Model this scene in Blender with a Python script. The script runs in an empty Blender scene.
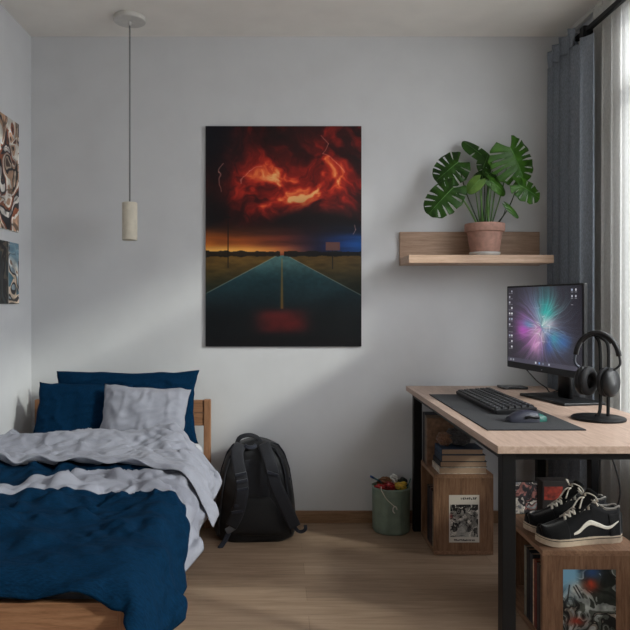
import bpy, bmesh, math, random
import numpy as np
from mathutils import Vector, Matrix

R = math.radians
PI = math.pi
scene = bpy.context.scene
col = scene.collection
rng = random.Random(7)

# ------------------------------------------------------------------ camera, world, sun, daylight, exposure
F, VX, VY, EYE = 673.0, 278.0, 302.0, 1.18          # focal length in pixels, vanishing point, eye height
cam_d = bpy.data.cameras.new('camera')
cam_d.sensor_width = 36
cam_d.lens = 36 * F / 630
cam_d.shift_x = (315 - VX) / 630
cam_d.shift_y = (VY - 315) / 630
cam_d.clip_start = 0.05
cam = bpy.data.objects.new('camera', cam_d)
col.objects.link(cam)
cam.location = (0, 0, EYE)
cam.rotation_euler = (R(90), 0, 0)
scene.camera = cam

world = bpy.data.worlds.new('sky')
scene.world = world
world.use_nodes = True
wb = world.node_tree.nodes['Background']
wb.inputs['Color'].default_value = (0.90, 0.905, 1.0, 1)
wb.inputs['Strength'].default_value = 0.6

sun_d = bpy.data.lights.new('sun', 'SUN')
sun_d.energy = 4.6
sun_d.angle = R(5)
sun_d.color = (1.0, 0.97, 0.93)
sun = bpy.data.objects.new('sun', sun_d)
col.objects.link(sun)
sun.location = (6, -2, 4)
sun.rotation_euler = Vector((-1.05, 0.60, -0.56)).to_track_quat('-Z', 'Y').to_euler()

day_d = bpy.data.lights.new('window_daylight', 'AREA')
day_d.shape = 'RECTANGLE'
day_d.size = 3.3
day_d.size_y = 2.2
day_d.energy = 335
day_d.color = (0.92, 0.898, 1.0)
day = bpy.data.objects.new('window_daylight', day_d)
col.objects.link(day)
day.location = (2.75, 1.30, 2.65)
day.rotation_euler = Vector((-1, 0, -0.55)).to_track_quat('-Z', 'Y').to_euler()

scene.view_settings.view_transform = 'Standard'
scene.view_settings.look = 'None'
scene.view_settings.gamma = 1
scene.view_settings.use_curve_mapping = False
scene.view_settings.exposure = 0.44
scene.cycles.use_denoising = True
scene.cycles.max_bounces = 10
scene.cycles.diffuse_bounces = 5
scene.cycles.transparent_max_bounces = 16
scene.cycles.sample_clamp_indirect = 6

# ------------------------------------------------------------------ helpers
def lin(c):
    return tuple(((v / 255) / 12.92) if v / 255 <= 0.04045 else (((v / 255) + 0.055) / 1.055) ** 2.4 for v in c)

def at(px, py, Y):
    return Vector(((px - VX) * Y / F, Y, EYE - (py - VY) * Y / F))

MATS = {}
def new_mat(name):
    m = bpy.data.materials.new(name)
    m.use_nodes = True
    nt = m.node_tree
    p = nt.nodes['Principled BSDF']
    MATS[name] = m
    return m, nt, p

def link(nt, a, b):
    nt.links.new(a, b)

def node(nt, t, **kw):
    n = nt.nodes.new(t)
    for k, v in kw.items():
        if k in n.inputs:
            n.inputs[k].default_value = v
        else:
            setattr(n, k, v)
    return n

def coords(nt, scale=(1, 1, 1), rot=(0, 0, 0), kind='Object'):
    tc = nt.nodes.new('ShaderNodeTexCoord')
    mp = nt.nodes.new('ShaderNodeMapping')
    mp.inputs['Scale'].default_value = scale
    mp.inputs['Rotation'].default_value = rot
    link(nt, tc.outputs[kind], mp.inputs['Vector'])
    return mp.outputs['Vector']

def ramp(nt, fac, stops):
    r = nt.nodes.new('ShaderNodeValToRGB')
    el = r.color_ramp.elements
    while len(el) < len(stops):
        el.new(0.5)
    for e, (p, c) in zip(el, stops):
        e.position = p
        e.color = (*lin(c), 1)
    link(nt, fac, r.inputs['Fac'])
    return r.outputs['Color']

def plain(name, c, rough=0.6, vary=0.12, scale=30, bump=0.0, metallic=0.0, spec=0.4, stretch=(1, 1, 1), sheen=0.0, coat=0.0):
    m, nt, p = new_mat(name)
    v = coords(nt, stretch)
    n = node(nt, 'ShaderNodeTexNoise', Scale=scale, Detail=4.0)
    link(nt, v, n.inputs['Vector'])
    lo = tuple(max(0, x * (1 - vary)) for x in c)
    hi = tuple(min(255, x * (1 + vary)) for x in c)
    link(nt, ramp(nt, n.outputs['Fac'], [(0.3, lo), (0.7, hi)]), p.inputs['Base Color'])
    p.inputs['Roughness'].default_value = rough
    p.inputs['Metallic'].default_value = metallic
    p.inputs['Specular IOR Level'].default_value = spec
    if sheen:
        p.inputs['Sheen Weight'].default_value = sheen
        p.inputs['Sheen Roughness'].default_value = 0.5
    if coat:
        p.inputs['Coat Weight'].default_value = coat
    if bump:
        b = node(nt, 'ShaderNodeBump', Strength=bump, Distance=0.01)
        link(nt, n.outputs['Fac'], b.inputs['Height'])
        link(nt, b.outputs['Normal'], p.inputs['Normal'])
    return m

def wood(name, dark, mid, light, stretch, rough=0.5, scale=7.0, fine=60):
    m, nt, p = new_mat(name)
    v = coords(nt, stretch)
    n = node(nt, 'ShaderNodeTexNoise', Scale=scale, Detail=6.0, Roughness=0.6, Distortion=0.6)
    link(nt, v, n.inputs['Vector'])
    n2 = node(nt, 'ShaderNodeTexNoise', Scale=fine, Detail=3.0)
    link(nt, v, n2.inputs['Vector'])
    mx = node(nt, 'ShaderNodeMath', operation='MULTIPLY_ADD')
    link(nt, n2.outputs['Fac'], mx.inputs[0])
    mx.inputs[1].default_value = 0.35
    link(nt, n.outputs['Fac'], mx.inputs[2])
    link(nt, ramp(nt, mx.outputs[0], [(0.42, dark), (0.66, mid), (0.92, light)]), p.inputs['Base Color'])
    p.inputs['Roughness'].default_value = rough
    p.inputs['Specular IOR Level'].default_value = 0.35
    b = node(nt, 'ShaderNodeBump', Strength=0.12, Distance=0.004)
    link(nt, mx.outputs[0], b.inputs['Height'])
    link(nt, b.outputs['Normal'], p.inputs['Normal'])
    return m

def fabric(name, c, rough=0.9, weave=700, streak=(1, 1, 1), vary=0.14, sheen=0.25, bump=0.25, scale=90, spec=0.15, crease=0.0):
    m, nt, p = new_mat(name)
    v = coords(nt, streak)
    n = node(nt, 'ShaderNodeTexNoise', Scale=scale, Detail=5.0, Roughness=0.7)
    link(nt, v, n.inputs['Vector'])
    lo = tuple(x * (1 - vary) for x in c)
    hi = tuple(min(255, x * (1 + vary)) for x in c)
    link(nt, ramp(nt, n.outputs['Fac'], [(0.32, lo), (0.68, hi)]), p.inputs['Base Color'])
    p.inputs['Roughness'].default_value = rough
    p.inputs['Specular IOR Level'].default_value = spec
    p.inputs['Sheen Weight'].default_value = sheen
    p.inputs['Sheen Roughness'].default_value = 0.45
    n3 = node(nt, 'ShaderNodeTexNoise', Scale=weave, Detail=1.0)
    link(nt, coords(nt), n3.inputs['Vector'])
    ad = node(nt, 'ShaderNodeMath', operation='ADD')
    link(nt, n.outputs['Fac'], ad.inputs[0]); link(nt, n3.outputs['Fac'], ad.inputs[1])
    b = node(nt, 'ShaderNodeBump', Strength=bump, Distance=0.003)
    link(nt, ad.outputs[0], b.inputs['Height'])
    link(nt, b.outputs['Normal'], p.inputs['Normal'])
    if crease:                                     # soft creases of a rumpled cloth
        nc = node(nt, 'ShaderNodeTexNoise', Scale=7.0, Detail=3.0, Distortion=1.6)
        nc.noise_type = 'RIDGED_MULTIFRACTAL'
        link(nt, coords(nt, (1.0, 1.7, 1.2), (0, 0, .5)), nc.inputs['Vector'])
        b2 = node(nt, 'ShaderNodeBump', Strength=crease, Distance=.012)
        link(nt, nc.outputs['Fac'], b2.inputs['Height'])
        link(nt, b2.outputs['Normal'], b.inputs['Normal'])
    return m

class MB:
    """collects shapes, then links them as ONE mesh object"""
    def __init__(self):
        self.v, self.f, self.mi = [], [], []
    def add(self, verts, faces, mi=0, M=None):
        o = len(self.v)
        for p in verts:
            p = Vector(p)
            self.v.append(M @ p if M is not None else p)
        for f in faces:
            self.f.append([o + i for i in f]); self.mi.append(mi)
        return self
    def box(self, lo, hi, M=None, mi=0):
        (x0, y0, z0), (x1, y1, z1) = lo, hi
        vs = [(x0, y0, z0), (x1, y0, z0), (x1, y1, z0), (x0, y1, z0), (x0, y0, z1), (x1, y0, z1), (x1, y1, z1), (x0, y1, z1)]
        return self.add(vs, [(3, 2, 1, 0), (4, 5, 6, 7), (0, 1, 5, 4), (1, 2, 6, 5), (2, 3, 7, 6), (3, 0, 4, 7)], mi, M)
    def lathe(self, prof, c=(0, 0, 0), n=32, M=None, mi=0, close=False):
        vs, fs = [], []
        m = len(prof)
        for i in range(n):
            a = 2 * PI * i / n
            for r, z in prof:
                vs.append((c[0] + r * math.cos(a), c[1] + r * math.sin(a), c[2] + z))
        for i in range(n):
            j = (i + 1) % n
            for k in range(m if close else m - 1):
                l = (k + 1) % m
                fs.append((i * m + k, j * m + k, j * m + l, i * m + l))
        if not close:
            fs.append([i * m for i in range(n)][::-1])
            fs.append([i * m + m - 1 for i in range(n)])
        return self.add(vs, fs, mi, M)
    def grid(self, P, closed_u=False, closed_v=False, mi=None, M=None, flip=False):
        nu, nv = len(P), len(P[0])
        vs = [p for row in P for p in row]
        fs, o = [], len(self.v)
        for i in range(nu if closed_u else nu - 1):
            for j in range(nv if closed_v else nv - 1):
                a, b = (i + 1) % nu, (j + 1) % nv
                f = (i * nv + j, a * nv + j, a * nv + b, i * nv + b)
                self.f.append([o + x for x in (f[::-1] if flip else f)])
                self.mi.append(mi(i, j) if callable(mi) else (mi or 0))
        for p in vs:
            p = Vector(p)
            self.v.append(M @ p if M is not None else p)
        return self
    def tube(self, pts, r, n=8, ry=None, up=None, M=None, mi=0, caps=True):
        """round (or, with ry and up, flat) tube along a polyline; r may be a list"""
        pts = [Vector(p) for p in pts]
        rows = []
        prev = None
        for i, p in enumerate(pts):
            t = (pts[min(i + 1, len(pts) - 1)] - pts[max(i - 1, 0)]).normalized()
            if up is not None:
                uu = up[i] if isinstance(up, list) else up
                nrm = (Vector(uu) - t * Vector(uu).dot(t)).normalized()
            elif prev is None:
                nrm = t.orthogonal().normalized()
            else:
                nrm = (prev - t * prev.dot(t)).normalized()
            prev = nrm
            b = t.cross(nrm)
            ra = r[i] if isinstance(r, (list, tuple)) else r
            rb = ra if ry is None else ry
            e = 1.0 if ry is None else 0.55
            row = []
            for k in range(n):
                a = 2 * PI * k / n
                ca, sa = math.cos(a), math.sin(a)
                ca = math.copysign(abs(ca) ** e, ca); sa = math.copysign(abs(sa) ** e, sa)
                row.append(p + b * (ra * ca) + nrm * (rb * sa))
            rows.append(row)
        o = len(self.v)
        self.grid(rows, closed_v=True, mi=mi, M=M)
        if caps:
            self.f.append([o + k for k in range(n)]); self.mi.append(mi)
            e0 = o + (len(pts) - 1) * n
            self.f.append([e0 + k for k in range(n)][::-1]); self.mi.append(mi)
        return self
    def prism(self, outline, z0, z1, M=None, mi=0):
        n = len(outline)
        vs = [(x, y, z0) for x, y in outline] + [(x, y, z1) for x, y in outline]
        fs = [list(range(n))[::-1], list(range(n, 2 * n))] + [(i, (i + 1) % n, n + (i + 1) % n, n + i) for i in range(n)]
        return self.add(vs, fs, mi, M)
    def ball(self, c, rad, n=16, m=10, M=None, noise=0, seed=0, mi=0):
        rr = random.Random(seed)
        ph = [(rr.uniform(0, 6), rr.uniform(1.5, 4.5), rr.uniform(1.5, 4.5), rr.uniform(1.5, 4.5)) for _ in range(5)]
        if not isinstance(rad, (tuple, list)): rad = (rad, rad, rad)
        rows = []
        for i in range(m + 1):
            th = PI * i / m
            row = []
            for j in range(n):
                a = 2 * PI * j / n
                d = Vector((math.sin(th) * math.cos(a), math.sin(th) * math.sin(a), math.cos(th)))
                k = 1 + noise * sum(math.sin(q[1] * d.x * 2 + q[2] * d.y * 2 + q[3] * d.z * 2 + q[0]) for q in ph) / 2
                row.append((c[0] + d.x * rad[0] * k, c[1] + d.y * rad[1] * k, c[2] + d.z * rad[2] * k))
            rows.append(row)
        return self.grid(rows, closed_v=True, M=M, mi=mi, flip=False)
    def build(self, name, mats, parent=None, smooth=False, bevel=0, seg=2, sub=0, solid=0, label=None, uv=None, angle=35, merge=False):
        if not isinstance(mats, (list, tuple)): mats = [mats]
        org = Vector(ORG.get(parent.name, (0, 0, 0))) if parent is not None else Vector((0, 0, 0))
        me = bpy.data.meshes.new(name)
        base = org
        if parent is None:                                   # a one-mesh thing gets its origin at its own base
            xs = [p.x for p in self.v]; ys = [p.y for p in self.v]; zs = [p.z for p in self.v]
            base = Vector(((min(xs) + max(xs)) / 2, (min(ys) + max(ys)) / 2, min(zs)))
        me.from_pydata([tuple(p - base) for p in self.v], [], [tuple(f) for f in self.f])
        for m in mats: me.materials.append(m)
        for p, i in zip(me.polygons, self.mi):
            p.material_index = i
        if uv is not None:                                   # planar picture coordinates: (origin, right, up) in world space
            o3, rx, uy = (Vector(q) for q in uv)
            lay = me.uv_layers.new(name='picture')
            for lp in me.loops:
                d = me.vertices[lp.vertex_index].co + base - o3
                lay.data[lp.index].uv = (d.dot(rx) / rx.length_squared, d.dot(uy) / uy.length_squared)
        bm = bmesh.new(); bm.from_mesh(me)
        if merge: bmesh.ops.remove_doubles(bm, verts=bm.verts, dist=1e-5)
        bmesh.ops.recalc_face_normals(bm, faces=bm.faces)
        bm.to_mesh(me); bm.free()
        o = bpy.data.objects.new(name, me)
        col.objects.link(o)
        if parent is None:
            o.location = base
        else:
            o.parent = parent
            ORG[o.name] = org
        if smooth:
            for p in me.polygons: p.use_smooth = True
        if solid:
            s = o.modifiers.new('thickness', 'SOLIDIFY'); s.thickness = solid; s.offset = -1
        if bevel:
            b = o.modifiers.new('bevel', 'BEVEL'); b.width = bevel; b.segments = seg; b.limit_method = 'ANGLE'; b.angle_limit = R(angle)
            for p in me.polygons: p.use_smooth = True
            b.harden_normals = True
        if sub:
            s = o.modifiers.new('smooth', 'SUBSURF'); s.levels = sub; s.render_levels = sub
        if label: o['label'] = label
        return o

ORG = {}
def tag(o, label, cat, group=None):
    o['label'] = label; o['category'] = cat
    if group: o['group'] = group
    return o
def thing(name, loc, label, cat, group=None):
    o = bpy.data.objects.new(name, None)
    col.objects.link(o)
    o.location = loc
    o.empty_display_size = 0.05
    ORG[o.name] = Vector(loc)
    return tag(o, label, cat, group)
def struct(o):
    o['kind'] = 'structure'
    return o
def spin(o, ang):
    o.rotation_euler = (0, 0, ang)
def copy_thing(root, loc, label, rz=None):
    r = root.copy(); col.objects.link(r); r.location = loc; r['label'] = label
    if rz is not None: r.rotation_euler = (0, 0, rz)
    for ch in list(root.children):
        c = ch.copy(); col.objects.link(c); c.parent = r
        for g in list(ch.children):
            d = g.copy(); col.objects.link(d); d.parent = c
    return r
def bez(pts, n=12):
    """smooth curve through points (Catmull-Rom)"""
    pts = [Vector(p) for p in pts]
    q = [pts[0] * 2 - pts[1]] + pts + [pts[-1] * 2 - pts[-2]]
    out = []
    for i in range(1, len(q) - 2):
        for k in range(n):
            t = k / n
            a, b, c, d = q[i - 1], q[i], q[i + 1], q[i + 2]
            out.append(0.5 * ((2 * b) + (c - a) * t + (2 * a - 5 * b + 4 * c - d) * t * t + (3 * b - a - 3 * c + d) * t ** 3))
    out.append(pts[-1])
    return out

# vectorised value noise
_tab = np.random.RandomState(3).rand(256, 256)
def vnoise(x, y, seed=0):
    x = np.asarray(x, float) + seed * 17.31; y = np.asarray(y, float) + seed * 5.77
    xi = np.floor(x).astype(int); yi = np.floor(y).astype(int)
    fx = x - xi; fy = y - yi
    fx = fx * fx * fx * (fx * (fx * 6 - 15) + 10); fy = fy * fy * fy * (fy * (fy * 6 - 15) + 10)
    a = _tab[xi % 256, yi % 256]; b = _tab[(xi + 1) % 256, yi % 256]
    c = _tab[xi % 256, (yi + 1) % 256]; d = _tab[(xi + 1) % 256, (yi + 1) % 256]
    return (a * (1 - fx) + b * fx) * (1 - fy) + (c * (1 - fx) + d * fx) * fy
def fbm(x, y, oct=5, seed=0, gain=0.5):
    s, a, t = 0, 1.0, 0
    for o in range(oct):
        s = s + a * vnoise(x * 2 ** o, y * 2 ** o, seed + o); t += a; a *= gain
    return s / t
def ridge(x, y, seed=0):
    return 1 - np.abs(2 * vnoise(x, y, seed) - 1)
def sstep(a, b, x):
    t = np.clip((x - a) / (b - a), 0, 1)
    return t * t * (3 - 2 * t)

# ------------------------------------------------------------------ printed pictures, computed here
def picture_image(name, rgb):
    h, w, _ = rgb.shape
    im = bpy.data.images.new(name, w, h)
    a = np.ones((h, w, 4), np.float32)
    a[..., :3] = np.clip(rgb[::-1], 0, 255) / 255
    im.pixels.foreach_set(a.ravel())
    im.update(); im.pack()
    return im
def print_mat(name, rgb, rough=0.5, emit=0.0, spec=0.3):
    m, nt, p = new_mat(name)
    t = nt.nodes.new('ShaderNodeTexImage'); t.image = picture_image(name, rgb); t.extension = 'EXTEND'
    u = nt.nodes.new('ShaderNodeUVMap'); u.uv_map = 'picture'
    link(nt, u.outputs['UV'], t.inputs['Vector'])
    if emit:
        p.inputs['Base Color'].default_value = (0.01, 0.01, 0.01, 1)
        link(nt, t.outputs['Color'], p.inputs['Emission Color'])
        p.inputs['Emission Strength'].default_value = emit
    else:
        link(nt, t.outputs['Color'], p.inputs['Base Color'])
    p.inputs['Roughness'].default_value = rough
    p.inputs['Specular IOR Level'].default_value = spec
    return m
def mixc(a, b, t):
    t = t[..., None] if isinstance(t, np.ndarray) else t
    return np.asarray(a, float) * (1 - t) + np.asarray(b, float) * t
def uvgrid(h, w):
    y, x = np.mgrid[0:h, 0:w]
    return (x + 0.5) / w, (y + 0.5) / h
def cramp(v, stops):
    pos = [s[0] for s in stops]
    return np.stack([np.interp(v, pos, [s[1][k] for s in stops]) for k in range(3)], -1)
def segd(x, y, x0, y0, x1, y1):
    dx, dy = x1 - x0, y1 - y0
    t = np.clip(((x - x0) * dx + (y - y0) * dy) / (dx * dx + dy * dy + 1e-9), 0, 1)
    return np.hypot(x - x0 - t * dx, y - y0 - t * dy)

def art_storm(h=450, w=318):
    x, y = uvgrid(h, w)
    ya = y * 1.41
    wx = fbm(x * 4, ya * 4, 4, 1) - .5; wy = fbm(x * 4, ya * 4, 4, 9) - .5
    d = fbm(x * 5 + wx * 2.6, ya * 6 + wy * 2.6, 6, 3, .55)
    bl = 1 - np.abs(2 * fbm(x * 4.5 + wx * 2, ya * 5 + wy * 2, 5, 21) - 1)
    g = .34 * sstep(.02, .3, x) * sstep(.5, .42, y) * (.4 + d) + np.exp(-(((x - .66) / .30) ** 2 + ((y - .20) / .17) ** 2)) + .75 * np.exp(-(((x - .56) / .20) ** 2 + ((y - .34) / .05) ** 2)) + .45 * np.exp(-(((x - .3) / .26) ** 2 + ((y - .26) / .1) ** 2))
    v = np.clip(g * (.12 + 2.1 * d ** 1.5 * bl ** 1.2) * .86, 0, 1.2)
    sky = cramp(v, [(0, (9, 5, 9)), (.18, (52, 9, 10)), (.4, (124, 22, 16)), (.62, (196, 48, 28)), (.85, (240, 110, 58)), (1.1, (255, 190, 120))])
    navy = sstep(.45, 0, x) * sstep(.3, 0, y)
    sky = mixc(sky, (7, 9, 22), navy * .85)
    band = np.exp(-((y - .45 - .03 * np.sin(x * 7)) / .055) ** 2) * (.35 + .65 * sstep(.2, .6, x)) * np.clip(.5 + d, 0, 1)
    sky = mixc(sky, (10, 5, 10), np.clip(band * 1.15, 0, .95))
    lowc = cramp(x, [(0, (226, 118, 36)), (.25, (196, 92, 34)), (.5, (110, 44, 32)), (.72, (22, 22, 48)), (.9, (18, 58, 118)), (1, (20, 80, 150))])
    low = sstep(.42, .56, y) * (.35 + .9 * fbm(x * 3, ya * 26, 4, 33))
    sky = mixc(sky, lowc, np.clip(low * 1.15, 0, 1))
    hz = np.exp(-((y - .565) / .02) ** 2) * sstep(.75, .1, x)
    sky = mixc(sky, (236, 170, 80), np.clip(hz * 1.0, 0, 1))
    for pts in ([(.24, .26), (.25, .22), (.29, .19), (.36, .18)], [(.78, .03), (.83, .08), (.76, .12), (.86, .17), (.91, .2)], [(.93, .50), (.955, .48), (.95, .455)], [(.12, .2), (.10, .25), (.13, .28)]):
        for (a, b), (c, e) in zip(pts, pts[1:]):
            dd = segd(x + wx * .16, ya + wy * .16, a, b * 1.41, c, e * 1.41)
            sky = mixc(sky, (255, 190, 170), np.exp(-(dd / .003) ** 2) * .5)
    # land: empty fields and an empty road
    t = sstep(.58, .78, y)
    land = mixc(mixc((92, 66, 24), (70, 54, 26), x), (14, 22, 14), t) * (.7 + .6 * fbm(x * 14, ya * 50, 4, 41))[..., None]
    hw = .03 + (y - .587) * 2.65
    dx = np.abs(x - .49)
    road = mixc((62, 92, 92), (16, 44, 50), sstep(.59, .72, y)) * (.85 + .3 * fbm(x * 40, ya * 60, 3, 51))[..., None]
    road = mixc(road, (4, 9, 13), sstep(.7, .9, y))
    edge = np.exp(-((dx - hw) / (.004 + .012 * (y - .58))) ** 2)
    land = mixc(land, road, sstep(hw + .004, hw - .004, dx) if False else (dx < hw).astype(float))
    land = mixc(land, (150, 160, 150), edge * .6 * (y > .59))
    cl = np.exp(-((dx) / (.002 + .03 * (y - .585))) ** 2) * (y > .6) * (y < .83)
    land = mixc(land, (150, 104, 34), cl * .65)
    art = np.where((y > .587)[..., None], land, sky)
    tree = (np.abs(y - .58) < .006 + .012 * fbm(x * 30, x * 0, 3, 61)).astype(float) * (np.abs(x - .49) > .012)
    art = mixc(art, (14, 12, 10), tree * .9)
    pole = ((np.abs(x - .145) < .004) & (y > .40) & (y < .645)) | ((np.abs(y - .415) < .003) & (np.abs(x - .145) < .02))
    art = mixc(art, (14, 9, 8), pole.astype(float))
    post = ((np.abs(x - .815) < .004) & (y > .53) & (y < .65))
    board = (np.abs(x - .815) < .046) & (np.abs(y - .545) < .019)
    art = mixc(art, (20, 18, 16), post.astype(float)); art = mixc(art, (92, 62, 58), board.astype(float))
    # a plain dull red haze low on the sheet
    gl = np.exp(-(((x - .49) / .17) ** 4 + ((y - .885) / .055) ** 4)) * (.55 + .45 * fbm(x * 10, ya * 16, 4, 71))
    art = mixc(art, (150, 26, 24), np.clip(gl, 0, 1) * .6)
    art = mixc(art, (6, 4, 8), sstep(.93, 1.0, y) * .7)
    return art

def art_collage(h, w, pal, seed, sc=5.0, ink=.5):
    x, y = uvgrid(h, w)
    ya = y * h / w
    wx = fbm(x * sc * .7, ya * sc * .7, 3, seed) - .5; wy = fbm(x * sc * .7, ya * sc * .7, 3, seed + 7) - .5
    n = fbm(x * sc + wx * 4, ya * sc + wy * 4, 3, seed + 13)
    n = (n - n.min()) / (n.max() - n.min())
    k = np.clip((n ** 1.0 * len(pal)).astype(int), 0, len(pal) - 1)
    art = np.asarray(pal, float)[k]
    sh = fbm(x * sc * 3, ya * sc * 3, 4, seed + 23)
    art = art * (.55 + .9 * sh)[..., None]
    l = 1 - np.abs(2 * fbm(x * sc * 1.6 + wx * 5, ya * sc * 1.6 + wy * 5, 2, seed + 31) - 1)
    art = mixc(art, (12, 11, 13), sstep(.93, .985, l) * ink)
    return art

def art_manga(h=260, w=150):
    x, y = uvgrid(h, w)
    pal = [(18, 17, 17), (40, 38, 37), (176, 170, 160), (120, 116, 110), (22, 20, 20), (198, 192, 182)]
    a = art_collage(h, w, pal, 5, 3.2, .9)
    ray = np.abs(np.sin((np.arctan2(x - .42, y - .3)) * 9)) * sstep(.5, .85, y)
    a = mixc(a, (200, 196, 186), ray * .35)
    tri = sstep(0.02, -.02, np.abs(x - .45) - (y - .42) * .5) * (y > .42) * (y < .9)
    a = mixc(a, (150, 148, 142), tri * .6)
    paper = (196, 188, 176)
    m = 1 - ((x > .04) & (x < .96) & (y > .2) & (y < .885)).astype(float)
    a = mixc(a, paper, m)
    # heavy heading strokes and a small caption row, as unreadable in the photo as here
    r = np.random.RandomState(4)
    for (x0, x1, y0, y1, st) in ((.07, .74, .215, .262, 9), (.07, .27, .285, .325, 4), (.38, .92, .05, .095, 8), (.16, .86, .935, .962, 12)):
        wd = (x1 - x0) / st
        for i in range(st):
            cx = x0 + wd * (i + .5)
            for q in range(3):
                ax, bx = cx - wd * .36 + r.rand() * wd * .2, cx + wd * .36 - r.rand() * wd * .5
                ay, by = y0 + (y1 - y0) * r.rand(), y0 + (y1 - y0) * r.rand()
                dd = segd(x, y * h / w, ax, ay * h / w, bx, by * h / w)
                a = mixc(a, (24, 22, 24), np.exp(-(dd / .011) ** 2) * .9)
    a = mixc(a, (120, 40, 38), np.exp(-(((x - .07) / .05) ** 2 + ((y - .45) / .05) ** 2)) * .8)
    return a

def art_battle(h=200, w=140):
    x, y = uvgrid(h, w)
    pal = [(30, 34, 30), (52, 58, 50), (170, 176, 170), (92, 98, 88), (26, 24, 24), (150, 140, 126), (196, 198, 192)]
    a = art_collage(h, w, pal, 40, 2.6, .45)
    a = a * .8
    a = mixc(a, (120, 170, 196), sstep(.42, .2, x) * sstep(.5, .1, y))
    a = mixc(a, (40, 74, 120), np.exp(-(((x - .55) / .16) ** 2 + ((y - .04) / .09) ** 2)) * .9)
    a = mixc(a, (176, 60, 34), np.clip(np.exp(-(((x - .52) / .13) ** 2 + ((y - .2) / .075) ** 2)) * (.4 + 1.1 * fbm(x * 12, y * 12, 3, 3)), 0, 1))
    a = mixc(a, (214, 206, 190), np.exp(-(((x - .24) / .13) ** 2 + ((y - .25) / .09) ** 2)) * .8)
    a = mixc(a, (150, 52, 36), np.clip(np.exp(-(((x - .25) / .16) ** 2 + ((y - .66) / .05) ** 2)) * (.3 + fbm(x * 14, y * 14, 3, 8)), 0, 1))
    for q in ((.2, .22, .32, .36), (.24, .2, .38, .36), (.12, .2, .08, .4)):
        a = mixc(a, (24, 24, 26), np.exp(-(segd(x, y * 1.43, q[0], q[1] * 1.43, q[2], q[3] * 1.43) / .012) ** 2))
    return a

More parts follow.
